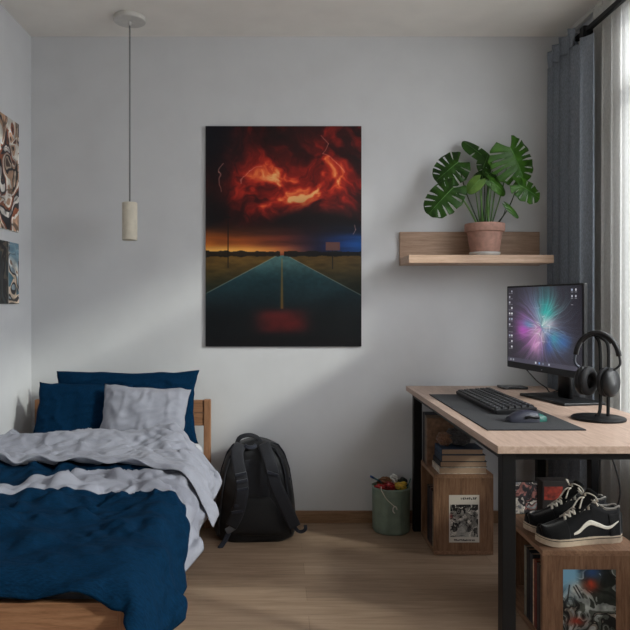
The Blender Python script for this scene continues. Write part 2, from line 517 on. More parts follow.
def art_wallpaper(h=320, w=480):
    x, y = uvgrid(h, w)
    ar = 1.45
    dx, dy = (x - .50) * ar, (y - .52)
    wob = fbm(x * 3, y * 3, 3, 90) - .5
    th = np.arctan2(dy, dx) + wob * .4; r = np.hypot(dx, dy)
    st = fbm(np.cos(th) * 13 + 40, np.sin(th) * 13 + 40 + r * .8, 5, 3, .62)
    st2 = vnoise(np.cos(th) * 46 + 80, np.sin(th) * 46 + 80 + r * 1.3, 5)
    a = np.zeros((h, w, 3)) + np.array((66, 62, 74))
    a = a * (1.05 - .55 * np.clip(r, 0, 1))[..., None]
    hue = cramp((np.arctan2(dy, dx) + PI) / (2 * PI), [(0, (176, 90, 180)), (.14, (120, 130, 190)), (.27, (70, 176, 178)), (.38, (90, 190, 170)), (.5, (96, 130, 170)), (.62, (70, 110, 170)), (.75, (140, 110, 190)), (.88, (196, 110, 190)), (1, (176, 90, 180))])
    fall = np.exp(-(r / .42) ** 2)
    a = a + hue * (fall * (.12 + .8 * np.clip(st - .38, 0, 1) * 2.0))[..., None]
    a = a + hue * (np.exp(-(r / .5) ** 2) * np.clip(st2 - .8, 0, 1) * 1.6)[..., None]
    for (cx, cy, sx, sy, c, k) in ((.5, .5, .2, .22, (150, 140, 160), .45), (.24, .55, .1, .16, (190, 80, 190), .7), (.56, .3, .09, .2, (40, 170, 160), .75), (.68, .66, .07, .09, (40, 160, 160), .6), (.78, .68, .08, .1, (60, 120, 200), .6), (.42, .7, .08, .16, (220, 150, 200), .75), (.5, .5, .1, .1, (240, 226, 214), .9), (.6, .46, .1, .06, (226, 200, 220), .6), (.3, .46, .08, .05, (60, 160, 180), .55), (.6, .72, .05, .12, (60, 90, 170), .55)):
        k2 = np.exp(-(((x - cx + wob * .1) / sx) ** 2 + ((y - cy + wob * .16) / sy) ** 2)) * k * (.35 + 1.1 * fbm(x * 9 + wob * 6, y * 9, 4, 17))
        a = mixc(a, c, np.clip(k2, 0, .92))
    rr = np.random.RandomState(31)
    for q in range(70):
        a0 = rr.rand() * 2 * PI; ln = .18 + .42 * rr.rand(); cv = (rr.rand() - .5) * 1.5
        px, py = .015 * math.cos(a0 * 3), .015 * math.sin(a0 * 3)
        hc = hue[min(h - 1, max(0, int((.52 + .3 * math.sin(a0)) * h))), min(w - 1, max(0, int((.5 + .25 * math.cos(a0)) * w)))]
        hc = hc * .6 + 255 * .4 * rr.rand()
        dmin = np.full((h, w), 9.0)
        for k in range(8):
            t0 = (k + 1) / 8
            ang = a0 + cv * t0
            qx, qy = ln * t0 * math.cos(ang), ln * t0 * math.sin(ang) * .9
            dmin = np.minimum(dmin, segd(dx, dy, px, py, qx, qy)); px, py = qx, qy
        a = mixc(a, hc, np.exp(-(dmin / (.0035 + .004 * rr.rand())) ** 2) * np.clip(1.1 - r / ln * .8, 0, 1) * (.25 + .4 * rr.rand()))
    a = mixc(a, (250, 246, 250), sstep(.9, 1, ridge(dx * 9 + wob * 7, dy * 9, 61)) * np.exp(-(r / .2) ** 2) * .75)
    a = np.clip(a, 0, 255)
    # desktop icons and the bar along the bottom
    rr = np.random.RandomState(12)
    ic = [(.03 + .035 * (i % 2), .05 + .075 * (i // 2)) for i in range(22)] + [(.885 + .045 * (i % 2), .05 + .075 * (i // 2)) for i in range(5)]
    for i, (cx, cy) in enumerate(ic):
        c = [(236, 236, 240), (180, 190, 210), (200, 200, 210)][rr.randint(3)]
        if rr.rand() < .8:
            m = (np.abs(x - cx) < .008 + .004 * rr.rand()) & (np.abs(y - cy) < .014)
            a = mixc(a, c, m * .9)
        a = mixc(a, (200, 200, 206), ((np.abs(x - cx) < .013) & (np.abs(y - cy - .026) < .004)) * .5)
    bar = (y > .945).astype(float)
    a = mixc(a, (74, 72, 86), bar * .8)
    for cx, c in ((.42, (230, 234, 240)), (.47, (120, 160, 220)), (.52, (120, 130, 150)), (.6, (200, 206, 220)), (.05, (180, 184, 190)), (.09, (170, 176, 182))):
        a = mixc(a, c, ((np.abs(x - cx) < .009) & (np.abs(y - .972) < .013)) * .85)
    return a

# ------------------------------------------------------------------ materials
WALLC = (207, 208, 209)
M_wall = plain('wall_paint', WALLC, 0.85, 0.012, 6, bump=0.02, spec=0.2)
M_ceil = plain('ceiling_paint', (243, 239, 232), 0.9, 0.012, 6, spec=0.2)
M_base = wood('baseboard_wood', (116, 88, 64), (142, 110, 82), (158, 126, 98), (1, 12, 14))
M_oak = wood('desk_oak', (160, 135, 118), (179, 154, 137), (197, 173, 157), (9, 1, 9), 0.45)
M_oak_x = wood('shelf_oak', (134, 107, 88), (162, 134, 112), (184, 156, 134), (1, 12, 16), 0.5)
M_bed = wood('bed_wood', (118, 82, 56), (148, 106, 76), (168, 126, 94), (14, 14, 1), 0.5)
M_bed_x = wood('bed_rail_wood', (118, 82, 56), (148, 106, 76), (168, 126, 94), (1, 14, 14), 0.5)
M_bed_y = wood('bed_side_wood', (118, 82, 56), (148, 106, 76), (168, 126, 94), (14, 1, 14), 0.5)
M_crate = wood('crate_wood', (84, 60, 43), (120, 88, 65), (140, 108, 83), (16, 16, 1.2), 0.55)
M_crate_h = wood('crate_top_wood', (100, 73, 53), (134, 101, 77), (152, 119, 94), (14, 2, 14), 0.55)
M_blackm = plain('black_powder_coat', (12, 12, 13), 0.5, 0.1, 200, spec=0.25)
M_blackp = plain('black_plastic', (15, 15, 17), 0.42, 0.1, 300, bump=0.02)
M_blackg = plain('black_gloss', (14, 14, 16), 0.22, 0.05, 100)
M_rubber = plain('black_rubber', (30, 30, 32), 0.7, 0.1, 150)
M_navy = fabric('navy_cotton', (8, 44, 74), streak=(3, 16, 3), scale=24, vary=.26, bump=.5, sheen=0, spec=.04)
def striped_cover():
    m = fabric('striped_duvet_cotton', (8, 37, 60), streak=(3, 16, 3), scale=24, vary=.26, bump=.4, sheen=0, spec=.04, crease=.45)
    nt = m.node_tree; p = nt.nodes['Principled BSDF']
    navy = p.inputs['Base Color'].links[0].from_socket
    at_ = nt.nodes.new('ShaderNodeAttribute'); at_.attribute_name = 'stripe'
    mr = node(nt, 'ShaderNodeMapRange'); mr.inputs['From Min'].default_value = -.002; mr.inputs['From Max'].default_value = .002
    link(nt, at_.outputs['Fac'], mr.inputs['Value'])
    mx = node(nt, 'ShaderNodeMix', data_type='RGBA', blend_type='MIX')
    link(nt, mr.outputs['Result'], mx.inputs['Factor']); link(nt, navy, mx.inputs['A'])
    mx.inputs['B'].default_value = (*lin((148, 150, 160)), 1)
    link(nt, mx.outputs['Result'], p.inputs['Base Color'])
    return m
M_duvet = striped_cover()
M_navy_v = fabric('navy_pillow_cotton', (8, 40, 66), streak=(14, 14, 3), scale=22, vary=.2, bump=.4, sheen=0, spec=.04, crease=.3)
M_grey = fabric('grey_cotton', (148, 150, 160), vary=.02, sheen=.1, scale=40, bump=.12, crease=.45)
M_sheet = fabric('sheet_cotton', (196, 197, 202), vary=.04, sheen=.1, scale=40, bump=.1)
M_curt = fabric('charcoal_curtain', (130, 137, 146), vary=.14, scale=300, streak=(1, 1, .25), sheen=.2, bump=.3)
M_bag = fabric('black_nylon', (24, 25, 27), rough=.5, spec=.35, vary=.15, scale=260, sheen=.08, bump=.2)
M_bag2 = fabric('black_mesh_padding', (46, 47, 51), rough=.75, vary=.22, scale=420, sheen=.08, bump=.35)
M_web = fabric('dark_webbing', (44, 47, 56), rough=.7, vary=.2, scale=400, bump=.3)
M_matm = fabric('desk_mat_cloth', (25, 26, 30), rough=.85, vary=.1, scale=500, sheen=.1, bump=.1)
M_terra = plain('terracotta', (166, 128, 114), 0.8, .1, 40, bump=.08)
M_soil = plain('soil', (50, 38, 30), 0.95, .4, 160, bump=.8)
M_saucer = plain('glazed_saucer', (196, 194, 190), .35, .03, 30)
M_bin = plain('sage_green_bin', (130, 148, 134), .5, .06, 20)
M_white = plain('white_enamel', (206, 204, 198), .5, .03, 30)
M_shade = plain('cream_lamp_shade', (212, 204, 186), .7, .03, 40, bump=.03)
M_cordg = plain('grey_textile_cord', (128, 129, 130), .8, .2, 400)
M_paper = plain('book_pages', (176, 150, 126), .85, .1, 300, stretch=(1, 1, 12))
M_paperw = plain('white_pages', (216, 212, 204), .85, .06, 300, stretch=(1, 1, 12))
M_suede = fabric('black_suede', (20, 20, 21), vary=.25, scale=200, sheen=.2, bump=.3)
M_canvas = fabric('black_canvas', (25, 25, 27), vary=.2, scale=500, sheen=.1, bump=.3)
M_lace = fabric('cream_lace', (222, 216, 204), vary=.1, scale=400, sheen=.1)
M_sole = plain('cream_rubber', (190, 172, 150), .6, .05, 60)
M_stripe = plain('white_leather', (214, 208, 196), .5, .04, 60)
M_lining = fabric('grey_lining', (132, 128, 122), vary=.1, scale=300)
M_metal = plain('brushed_metal', (150, 152, 155), .3, .05, 200, metallic=1.0)
M_teal = plain('teal_side_button', (20, 82, 74), .4, .1, 60)

def leaf_mat(name, c1, c2):
    m, nt, p = new_mat(name)
    n = node(nt, 'ShaderNodeTexNoise', Scale=22.0, Detail=3.0)
    link(nt, coords(nt), n.inputs['Vector'])
    link(nt, ramp(nt, n.outputs['Fac'], [(.3, c1), (.7, c2)]), p.inputs['Base Color'])
    p.inputs['Roughness'].default_value = .42
    p.inputs['Specular IOR Level'].default_value = .25
    return m
M_leaf = leaf_mat('monstera_leaf', (22, 50, 10), (44, 82, 18))
M_leaf2 = leaf_mat('monstera_bright_leaf', (34, 70, 14), (62, 102, 26))
M_young = leaf_mat('monstera_young_leaf', (66, 98, 38), (98, 128, 56))
M_stem = leaf_mat('monstera_stem', (58, 96, 42), (96, 128, 66))
M_stemd = leaf_mat('monstera_dark_stem', (36, 52, 30), (58, 78, 44))
M_vein = leaf_mat('monstera_vein', (84, 130, 62), (104, 148, 78))

def floor_mat():
    m, nt, p = new_mat('plank_floor')
    v = coords(nt, (1, 1, 1))
    br = nt.nodes.new('ShaderNodeTexBrick')
    br.offset = .37; br.squash = 1
    for k, q in (('Scale', 1.0), ('Mortar Size', .0016), ('Brick Width', 1.35), ('Row Height', .128), ('Bias', .0), ('Mortar Smooth', .2)):
        br.inputs[k].default_value = q
    br.inputs['Color1'].default_value = (.30, .30, .30, 1); br.inputs['Color2'].default_value = (.72, .72, .72, 1)
    br.inputs['Mortar'].default_value = (.04, .04, .04, 1)
    link(nt, v, br.inputs['Vector'])
    n = node(nt, 'ShaderNodeTexNoise', Scale=4.0, Detail=7.0, Roughness=.62, Distortion=.8)
    link(nt, coords(nt, (1.0, 14, 1)), n.inputs['Vector'])
    mx = node(nt, 'ShaderNodeMix', data_type='RGBA', blend_type='MIX')
    mx.inputs['Factor'].default_value = .68
    link(nt, br.outputs['Color'], mx.inputs['A']); link(nt, n.outputs['Fac'], mx.inputs['B'])
    link(nt, ramp(nt, mx.outputs['Result'], [(.2, (110, 89, 72)), (.46, (155, 131, 109)), (.62, (172, 148, 125)), (.8, (192, 168, 145))]), p.inputs['Base Color'])
    p.inputs['Roughness'].default_value = .5
    p.inputs['Specular IOR Level'].default_value = .35
    b = node(nt, 'ShaderNodeBump', Strength=.15, Distance=.003)
    link(nt, mx.outputs['Result'], b.inputs['Height']); link(nt, b.outputs['Normal'], p.inputs['Normal'])
    return m
M_floor = floor_mat()

def sheer_mat():
    m = bpy.data.materials.new('sheer_voile'); m.use_nodes = True
    nt = m.node_tree
    for n in list(nt.nodes): nt.nodes.remove(n)
    out = nt.nodes.new('ShaderNodeOutputMaterial')
    tr = nt.nodes.new('ShaderNodeBsdfTransparent'); tr.inputs['Color'].default_value = (.97, .97, .95, 1)
    tl = nt.nodes.new('ShaderNodeBsdfTranslucent')
    df = nt.nodes.new('ShaderNodeBsdfDiffuse')
    n = node(nt, 'ShaderNodeTexNoise', Scale=240.0, Detail=2.0)
    link(nt, coords(nt, (1, 1, .3)), n.inputs['Vector'])
    c = ramp(nt, n.outputs['Fac'], [(.3, (204, 203, 198)), (.7, (218, 217, 213))])
    link(nt, c, tl.inputs['Color']); link(nt, c, df.inputs['Color'])
    m1 = nt.nodes.new('ShaderNodeMixShader'); m1.inputs[0].default_value = .74
    link(nt, tl.outputs[0], m1.inputs[1]); link(nt, df.outputs[0], m1.inputs[2])
    m2 = nt.nodes.new('ShaderNodeMixShader'); m2.inputs[0].default_value = .66
    link(nt, tr.outputs[0], m2.inputs[1]); link(nt, m1.outputs[0], m2.inputs[2])
    link(nt, m2.outputs[0], out.inputs['Surface'])
    return m
M_sheer = sheer_mat()
def glass_mat():
    m = bpy.data.materials.new('window_glass'); m.use_nodes = True
    nt = m.node_tree
    for n in list(nt.nodes): nt.nodes.remove(n)
    out = nt.nodes.new('ShaderNodeOutputMaterial')
    tr = nt.nodes.new('ShaderNodeBsdfTransparent'); tr.inputs['Color'].default_value = (.95, .98, .97, 1)
    gl = nt.nodes.new('ShaderNodeBsdfGlossy'); gl.inputs['Roughness'].default_value = .02
    mx = nt.nodes.new('ShaderNodeMixShader'); mx.inputs[0].default_value = .05
    link(nt, tr.outputs[0], mx.inputs[1]); link(nt, gl.outputs[0], mx.inputs[2]); link(nt, mx.outputs[0], out.inputs['Surface'])
    return m
M_glass = glass_mat()

# ------------------------------------------------------------------ the room
XL, XR, YB, YF, ZC = -1.32, 1.55, 3.60, -1.10, 2.60
T = .10
struct(MB().box((XL - T, YF - T, -.08), (XR + T, YB + T, 0)).build('floor', M_floor))
struct(MB().box((XL - T, YF - T, ZC), (XR + T, YB + T, ZC + .08)).build('ceiling', M_ceil))
struct(MB().box((XL - T, YB, 0), (XR + T, YB + T, ZC)).build('wall_back', M_wall))
struct(MB().box((XL - T, YF, 0), (XL, YB, ZC)).build('wall_left', M_wall))
struct(MB().box((XL - T, YF - T, 0), (XR + T, YF, ZC)).build('wall_front', M_wall))
WY0, WY1, WZ0, WZ1 = -.15, 3.00, .55, 2.50
w = MB()
w.box((XR, YF, 0), (XR + T, WY0, ZC)).box((XR, WY1, 0), (XR + T, YB, ZC))
w.box((XR, WY0, 0), (XR + T, WY1, WZ0)).box((XR, WY0, WZ1), (XR + T, WY1, ZC))
struct(w.build('wall_right', M_wall))
fr = MB()
fx0, fx1 = XR + .03, XR + .08
fr.box((fx0, WY0, WZ0), (fx1, WY0 + .05, WZ1)).box((fx0, WY1 - .05, WZ0), (fx1, WY1, WZ1))
fr.box((fx0, WY0, WZ0), (fx1, WY1, WZ0 + .05)).box((fx0, WY0, WZ1 - .05), (fx1, WY1, WZ1))
fr.box((fx0, (WY0 + WY1) / 2 - .03, WZ0), (fx1, (WY0 + WY1) / 2 + .03, WZ1)).box((fx0, WY0, 2.10), (fx1, WY1, 2.15))
win = struct(fr.build('window_1', M_white))
ORG[win.name] = win.location.copy()
MB().box((fx0 + .02, WY0 + .05, WZ0 + .05), (fx0 + .026, WY1 - .05, WZ1 - .05)).build('glass_pane', M_glass, win)
struct(MB().box((XL + .012, YB - .012, 0), (XR, YB, .066)).build('baseboard_back', M_base, bevel=.003))
struct(MB().box((XL, YF, 0), (XL + .012, YB - .012, .066)).build('baseboard_left', M_base, bevel=.003))

# ------------------------------------------------------------------ bed
BX0, BX1, BY0, BY1 = -1.270, -.352, 1.730, 3.545
bed = thing('bed_frame', ((BX0 + BX1) / 2, (BY0 + BY1) / 2, 0), 'light oak single bed frame with slatted headboard along the left wall', 'bed')
P = .036
for (x, y, z) in ((BX0, BY1 - P, .67), (BX1 - P, BY1 - P, .67)):
    MB().box((x, y, 0), (x + P, y + P, z)).build('headboard_post', M_bed, bed, bevel=.004)
for (x, y) in ((BX0, BY0), (BX1 - .062, BY0)):
    MB().box((x, y, 0), (x + .05, y + .036, .406)).build('footboard_post', M_bed, bed, bevel=.004)
for z0, z1 in ((.534, .599), (.602, .667)):
    MB().box((BX0 + P, BY1 - .030, z0), (BX1 - P, BY1 - .008, z1)).build('headboard_slat', M_bed_x, bed, bevel=.002)
MB().box((BX0 + .05, BY0 + .006, .20), (BX1 - .062, BY0 + .030, .404)).build('footboard', M_bed_x, bed, bevel=.002)
for x in (BX0 + .004, BX1 - .028):
    MB().box((x, BY0 + .036, .20), (x + .024, BY1 - P, .345)).build('side_rail', M_bed_y, bed, bevel=.003)
MB().box((BX0 + .028, BY0 + .04, .26), (BX1 - .028, BY1 - P - .004, .278)).build('slat_base', M_bed_x, bed)

mt = MB().box((BX0 + .034, BY0 + .11, .279), (BX1 - .034, BY1 - P - .008, .455))
mt = mt.build('mattress', M_sheet, bevel=.045, seg=5)
tag(mt, 'mattress under a pale grey fitted sheet lying in the bed frame', 'mattress')

# duvet: the draped surface of a soft quilt as rows of x, y, z points in half millimetres
QUILT_POINTS = (
 -2600,3410,852,-2600,3458,881,-2597,3503,921,-2590,3548,964,-2582,3597,997,-2581,3653,1003,-2587,3713,997,-2590,3771,992,-2585,3826,1003,-2573,3880,1023,-2559,3934,1042,-2549,3989,1056,-2548,4046,1062,-2559,4106,1063,-2578,4170,1053,-2598,4233,1033,-2610,4292,1022,-2613,4351,1020,-2599,4407,1027,-2575,4466,1049,-2548,4527,1073,-2528,4588,1078,-2520,4644,1071,-2527,4697,1056,-2549,4749,1036,-2573,4801,1014,-2584,4857,999,-2588,4912,990,-2589,4967,987,-2589,5023,987,-2588,5079,993,-2589,5135,1001,-2592,5192,1005,-2595,5249,1014,-2596,5306,1022,-2598,5363,1021,-2596,5420,1023,-2595,5476,1022,-2598,5532,1019,-2604,5589,1014,-2610,5646,1007,-2616,5704,997,-2617,5762,988,-2617,5819,989,-2615,5871,1009,-2612,5923,1034,-2610,5976,1056,-2611,6030,1071,-2615,6087,1074,-2624,6144,1078,-2624,6200,1081,
 -2538,3407,860,-2533,3450,906,-2528,3498,940,-2526,3551,964,-2514,3592,998,-2519,3650,989,-2519,3710,992,-2520,3767,993,-2521,3824,993,-2504,3876,1016,-2492,3931,1034,-2483,3985,1048,-2482,4042,1056,-2488,4102,1060,-2501,4165,1058,-2517,4227,1049,-2527,4287,1045,-2530,4344,1045,-2523,4400,1049,-2512,4458,1045,-2502,4517,1040,-2503,4573,1029,-2508,4629,1017,-2510,4684,1004,-2509,4739,989,-2507,4795,979,-2506,4852,975,-2505,4909,971,-2508,4965,969,-2515,5023,971,-2523,5082,978,-2530,5143,983,-2529,5197,1008,-2535,5248,993,-2531,5304,1014,-2534,5367,1015,-2528,5423,1038,-2526,5479,1055,-2528,5535,1053,-2534,5590,1040,-2541,5645,1023,-2545,5702,1017,-2546,5757,1026,-2547,5813,1034,-2548,5866,1040,-2545,5919,1057,-2548,5976,1065,-2557,6032,1069,-2562,6090,1076,-2565,6144,1094,-2565,6200,1067,
 -2476,3405,875,-2469,3450,916,-2465,3504,938,-2468,3545,978,-2465,3602,978,-2463,3657,999,-2462,3715,986,-2462,3769,997,-2464,3826,996,-2465,3884,985,-2469,3941,985,-2472,3997,989,-2474,4054,996,-2471,4111,1002,-2468,4170,1009,-2465,4227,1017,-2466,4284,1018,-2466,4341,1015,-2462,4397,1012,-2458,4454,1011,-2456,4510,1008,-2453,4568,1010,-2450,4626,1011,-2448,4682,1009,-2450,4739,1003,-2447,4792,986,-2449,4849,983,-2449,4909,994,-2450,4967,1000,-2453,5023,993,-2459,5079,969,-2469,5143,977,-2476,5197,1005,-2477,5248,985,-2478,5307,989,-2475,5365,1009,-2477,5427,1008,-2478,5480,1022,-2474,5536,1027,-2482,5590,1012,-2485,5647,1004,-2486,5704,1006,-2489,5760,1007,-2493,5817,1009,-2494,5873,1020,-2502,5928,1019,-2504,5984,1030,-2505,6039,1045,-2506,6094,1066,-2507,6144,1083,-2507,6200,1056,
 -2415,3402,885,-2409,3447,927,-2410,3494,959,-2409,3544,984,-2409,3602,990,-2405,3661,999,-2409,3720,989,-2409,3776,998,-2406,3829,988,-2408,3886,992,-2409,3942,993,-2409,3999,1001,-2406,4057,1009,-2404,4115,1014,-2403,4172,1013,-2407,4228,1015,-2406,4284,1007,-2402,4342,1017,-2399,4396,1039,-2393,4450,1036,-2393,4507,1020,-2397,4566,995,-2390,4625,1001,-2384,4683,998,-2387,4735,984,-2389,4793,992,-2392,4853,974,-2391,4911,986,-2391,4968,999,-2393,5025,998,-2399,5082,981,-2406,5141,970,-2411,5196,997,-2417,5252,1003,-2419,5308,1000,-2419,5366,994,-2419,5424,995,-2420,5480,996,-2420,5537,1003,-2421,5593,1012,-2422,5650,1014,-2425,5706,1007,-2430,5763,1003,-2435,5820,1000,-2440,5877,1003,-2443,5933,1010,-2445,5988,1023,-2446,6043,1040,-2447,6094,1069,-2448,6144,1079,-2448,6200,1050,
 -2357,3401,885,-2358,3449,923,-2358,3499,949,-2351,3547,976,-2350,3605,986,-2351,3665,978,-2351,3720,988,-2352,3775,1002,-2350,3831,1002,-2350,3888,996,-2349,3944,990,-2348,4002,1003,-2342,4063,998,-2339,4123,1003,-2334,4174,1022,-2343,4230,1028,-2352,4289,1011,-2344,4339,1012,-2337,4393,1046,-2333,4449,1058,-2334,4506,1041,-2337,4557,995,-2334,4627,1002,-2330,4683,987,-2332,4736,976,-2333,4792,974,-2335,4857,970,-2340,4916,957,-2343,4971,964,-2346,5027,963,-2346,5084,962,-2346,5141,968,-2349,5198,975,-2351,5255,980,-2354,5312,982,-2357,5368,984,-2359,5424,992,-2361,5482,1000,-2361,5540,1008,-2361,5596,1013,-2361,5652,1019,-2366,5708,1009,-2371,5766,1004,-2376,5823,1002,-2380,5880,1002,-2383,5936,1011,-2385,5991,1023,-2387,6045,1042,-2388,6095,1070,-2389,6144,1085,-2389,6200,1053,
 -2299,3402,878,-2300,3458,909,-2299,3504,941,-2296,3552,968,-2293,3609,971,-2292,3664,983,-2293,3720,981,-2292,3776,988,-2291,3832,996,-2292,3886,1002,-2291,3943,987,-2290,4005,997,-2285,4065,1017,-2282,4127,1024,-2275,4172,1021,-2286,4226,1007,-2292,4285,1022,-2292,4341,988,-2282,4397,1026,-2274,4447,1054,-2274,4505,1045,-2277,4556,997,-2282,4627,975,-2275,4687,997,-2273,4738,976,-2276,4799,977,-2278,4859,959,-2281,4917,952,-2281,4973,954,-2280,5030,963,-2281,5087,968,-2286,5143,968,-2290,5201,962,-2291,5257,969,-2294,5312,984,-2296,5367,990,-2299,5424,993,-2304,5484,987,-2303,5542,1006,-2307,5600,1010,-2307,5655,997,-2310,5712,995,-2314,5770,995,-2317,5827,996,-2321,5883,999,-2323,5940,1007,-2326,5994,1021,-2328,6046,1042,-2329,6096,1070,-2331,6144,1097,-2331,6200,1062,
 -2240,3407,875,-2241,3462,902,-2237,3509,935,-2234,3554,968,-2234,3608,981,-2234,3663,988,-2236,3718,1005,-2237,3774,1020,-2237,3830,1026,-2235,3884,1008,-2231,3939,986,-2232,4004,994,-2232,4069,998,-2230,4119,997,-2233,4172,996,-2240,4218,1024,-2233,4282,1020,-2233,4336,989,-2229,4400,1000,-2221,4447,1026,-2219,4506,1023,-2225,4565,991,-2225,4626,962,-2222,4686,976,-2231,4737,954,-2224,4800,946,-2221,4860,949,-2220,4917,951,-2216,4977,952,-2213,5034,953,-2216,5087,971,-2228,5138,950,-2231,5201,961,-2231,5262,963,-2233,5311,991,-2236,5365,1005,-2239,5423,998,-2244,5484,989,-2248,5545,984,-2250,5602,993,-2252,5658,996,-2253,5716,993,-2255,5773,988,-2259,5830,988,-2262,5887,991,-2266,5944,999,-2268,5998,1016,-2269,6048,1042,-2270,6096,1072,-2272,6144,1104,-2272,6200,1070,
 -2180,3415,866,-2182,3455,917,-2177,3500,950,-2173,3551,976,-2173,3607,979,-2177,3666,975,-2179,3722,997,-2178,3774,1023,-2178,3829,1032,-2178,3887,1022,-2173,3939,991,-2173,4003,990,-2174,4066,984,-2175,4125,993,-2181,4167,1028,-2178,4225,1027,-2177,4278,999,-2175,4336,989,-2174,4396,979,-2173,4448,987,-2168,4506,987,-2169,4566,970,-2167,4627,961,-2170,4684,965,-2167,4742,957,-2163,4802,956,-2162,4859,954,-2159,4919,944,-2153,4983,948,-2155,5032,971,-2165,5077,966,-2172,5140,966,-2173,5201,961,-2175,5256,975,-2176,5309,997,-2178,5366,1003,-2181,5426,997,-2186,5487,989,-2189,5547,982,-2192,5604,982,-2194,5661,980,-2195,5719,979,-2196,5777,979,-2199,5833,978,-2203,5890,984,-2207,5946,995,-2209,5999,1015,-2210,6049,1043,-2211,6097,1073,-2213,6144,1105,-2213,6200,1072,
 -2120,3423,854,-2123,3463,905,-2119,3506,940,-2114,3553,973,-2115,3608,973,-2117,3666,979,-2122,3726,978,-2125,3783,991,-2119,3832,1013,-2118,3889,1014,-2117,3948,1009,-2114,4003,988,-2114,4061,993,-2115,4115,1008,-2121,4169,993,-2116,4226,991,-2118,4282,1005,-2116,4338,998,-2115,4395,991,-2115,4453,990,-2114,4513,990,-2110,4572,985,-2111,4629,980,-2109,4686,974,-2104,4749,975,-2105,4806,985,-2104,4859,964,-2102,4919,957,-2103,4985,976,-2106,5038,961,-2113,5083,969,-2114,5139,962,-2114,5202,959,-2116,5258,972,-2124,5314,971,-2128,5371,968,-2128,5432,971,-2130,5491,983,-2131,5549,986,-2133,5606,983,-2135,5664,977,-2135,5722,972,-2137,5780,967,-2140,5836,967,-2143,5892,976,-2146,5948,993,-2149,6000,1016,-2150,6049,1043,-2153,6096,1075,-2155,6144,1100,-2155,6200,1069,
 -2061,3427,848,-2063,3464,905,-2062,3509,940,-2062,3556,969,-2060,3613,976,-2058,3668,978,-2059,3725,983,-2060,3782,984,-2062,3836,997,-2062,3893,1006,-2060,3949,1012,-2055,4005,1003,-2055,4061,994,-2054,4119,995,-2057,4172,1021,-2058,4229,1035,-2058,4284,1030,-2057,4339,1017,-2057,4394,998,-2054,4456,993,-2049,4518,992,-2055,4572,1003,-2055,4630,1000,-2054,4692,978,-2051,4751,1014,-2049,4810,1018,-2047,4862,987,-2047,4921,944,-2054,4980,972,-2051,5032,963,-2057,5083,973,-2055,5144,960,-2055,5206,957,-2058,5264,960,-2063,5321,967,-2065,5381,981,-2065,5441,993,-2068,5498,988,-2072,5552,1001,-2074,5606,981,-2076,5667,980,-2076,5726,972,-2078,5781,969,-2080,5838,963,-2083,5894,971,-2086,5948,993,-2089,5999,1018,-2091,6049,1044,-2095,6091,1082,-2096,6144,1093,-2096,6200,1063,
 -2003,3425,851,-2004,3466,903,-2004,3508,940,-2002,3557,968,-2002,3614,969,-2001,3670,978,-2000,3725,987,-2000,3783,994,-1996,3838,1005,-1994,3895,1002,-1993,3952,1008,-2001,4003,1024,-1996,4059,1005,-1996,4122,998,-1998,4182,1014,-1999,4231,1047,-2003,4286,1056,-2004,4342,1046,-2002,4394,1015,-1996,4453,985,-1993,4519,1009,-1999,4572,980,-1995,4622,1006,-1995,4691,977,-1992,4754,1014,-1990,4811,1031,-1990,4866,1005,-1987,4919,956,-1992,4975,967,-1998,5030,956,-1994,5092,950,-1991,5155,955,-1995,5212,965,-2000,5268,967,-2002,5328,970,-2000,5393,983,-2010,5445,1016,-2016,5499,1003,-2015,5552,1016,-2018,5608,998,-2018,5667,983,-2018,5727,975,-2020,5782,964,-2022,5838,961,-2025,5892,979,-2027,5946,999,-2029,5999,1020,-2032,6049,1047,-2037,6087,1091,-2037,6144,1088,-2037,6200,1059,
 -1945,3420,860,-1945,3468,901,-1944,3509,940,-1944,3560,969,-1943,3612,994,-1939,3666,991,-1939,3723,989,-1942,3784,1001,-1940,3841,994,-1939,3892,1007,-1941,3949,1000,-1948,4002,1017,-1944,4061,1012,-1938,4119,1007,-1939,4181,1008,-1941,4232,1036,-1944,4287,1043,-1945,4344,1046,-1948,4401,1036,-1938,4449,994,-1938,4517,988,-1940,4571,984,-1942,4625,988,-1939,4689,996,-1938,4757,985,-1935,4807,1004,-1941,4859,976,-1933,4921,957,-1933,4979,961,-1932,5038,956,-1930,5101,968,-1932,5160,985,-1941,5215,994,-1941,5269,973,-1944,5327,980,-1947,5388,1010,-1960,5442,989,-1958,5499,993,-1962,5549,1015,-1960,5603,991,-1961,5665,979,-1960,5725,963,-1962,5781,966,-1965,5835,982,-1967,5892,990,-1968,5947,1002,-1970,6000,1024,-1973,6049,1052,-1977,6087,1096,-1978,6144,1089,-1978,6200,1060,
 -1886,3419,861,-1886,3467,903,-1885,3511,938,-1884,3561,971,-1883,3613,995,-1883,3668,1009,-1885,3726,1007,-1881,3781,998,-1886,3844,1008,-1887,3902,1001,-1892,3944,1033,-1892,4000,1033,-1886,4061,1028,-1881,4120,1019,-1878,4178,1014,-1879,4235,1015,-1878,4292,1021,-1878,4349,1027,-1876,4406,1026,-1881,4462,1017,-1881,4517,998,-1883,4574,997,-1883,4630,1004,-1882,4688,988,-1879,4749,977,-1878,4805,969,-1877,4864,977,-1875,4924,988,-1876,4980,979,-1877,5044,962,-1877,5103,998,-1880,5160,1020,-1881,5215,1009,-1881,5266,978,-1884,5327,967,-1890,5384,991,-1904,5439,982,-1909,5495,985,-1910,5551,983,-1905,5608,975,-1902,5667,971,-1902,5725,971,-1904,5782,974,-1906,5839,978,-1907,5895,988,-1909,5949,1005,-1911,6000,1028,-1914,6050,1055,-1918,6089,1097,-1920,6144,1099,-1920,6200,1064,
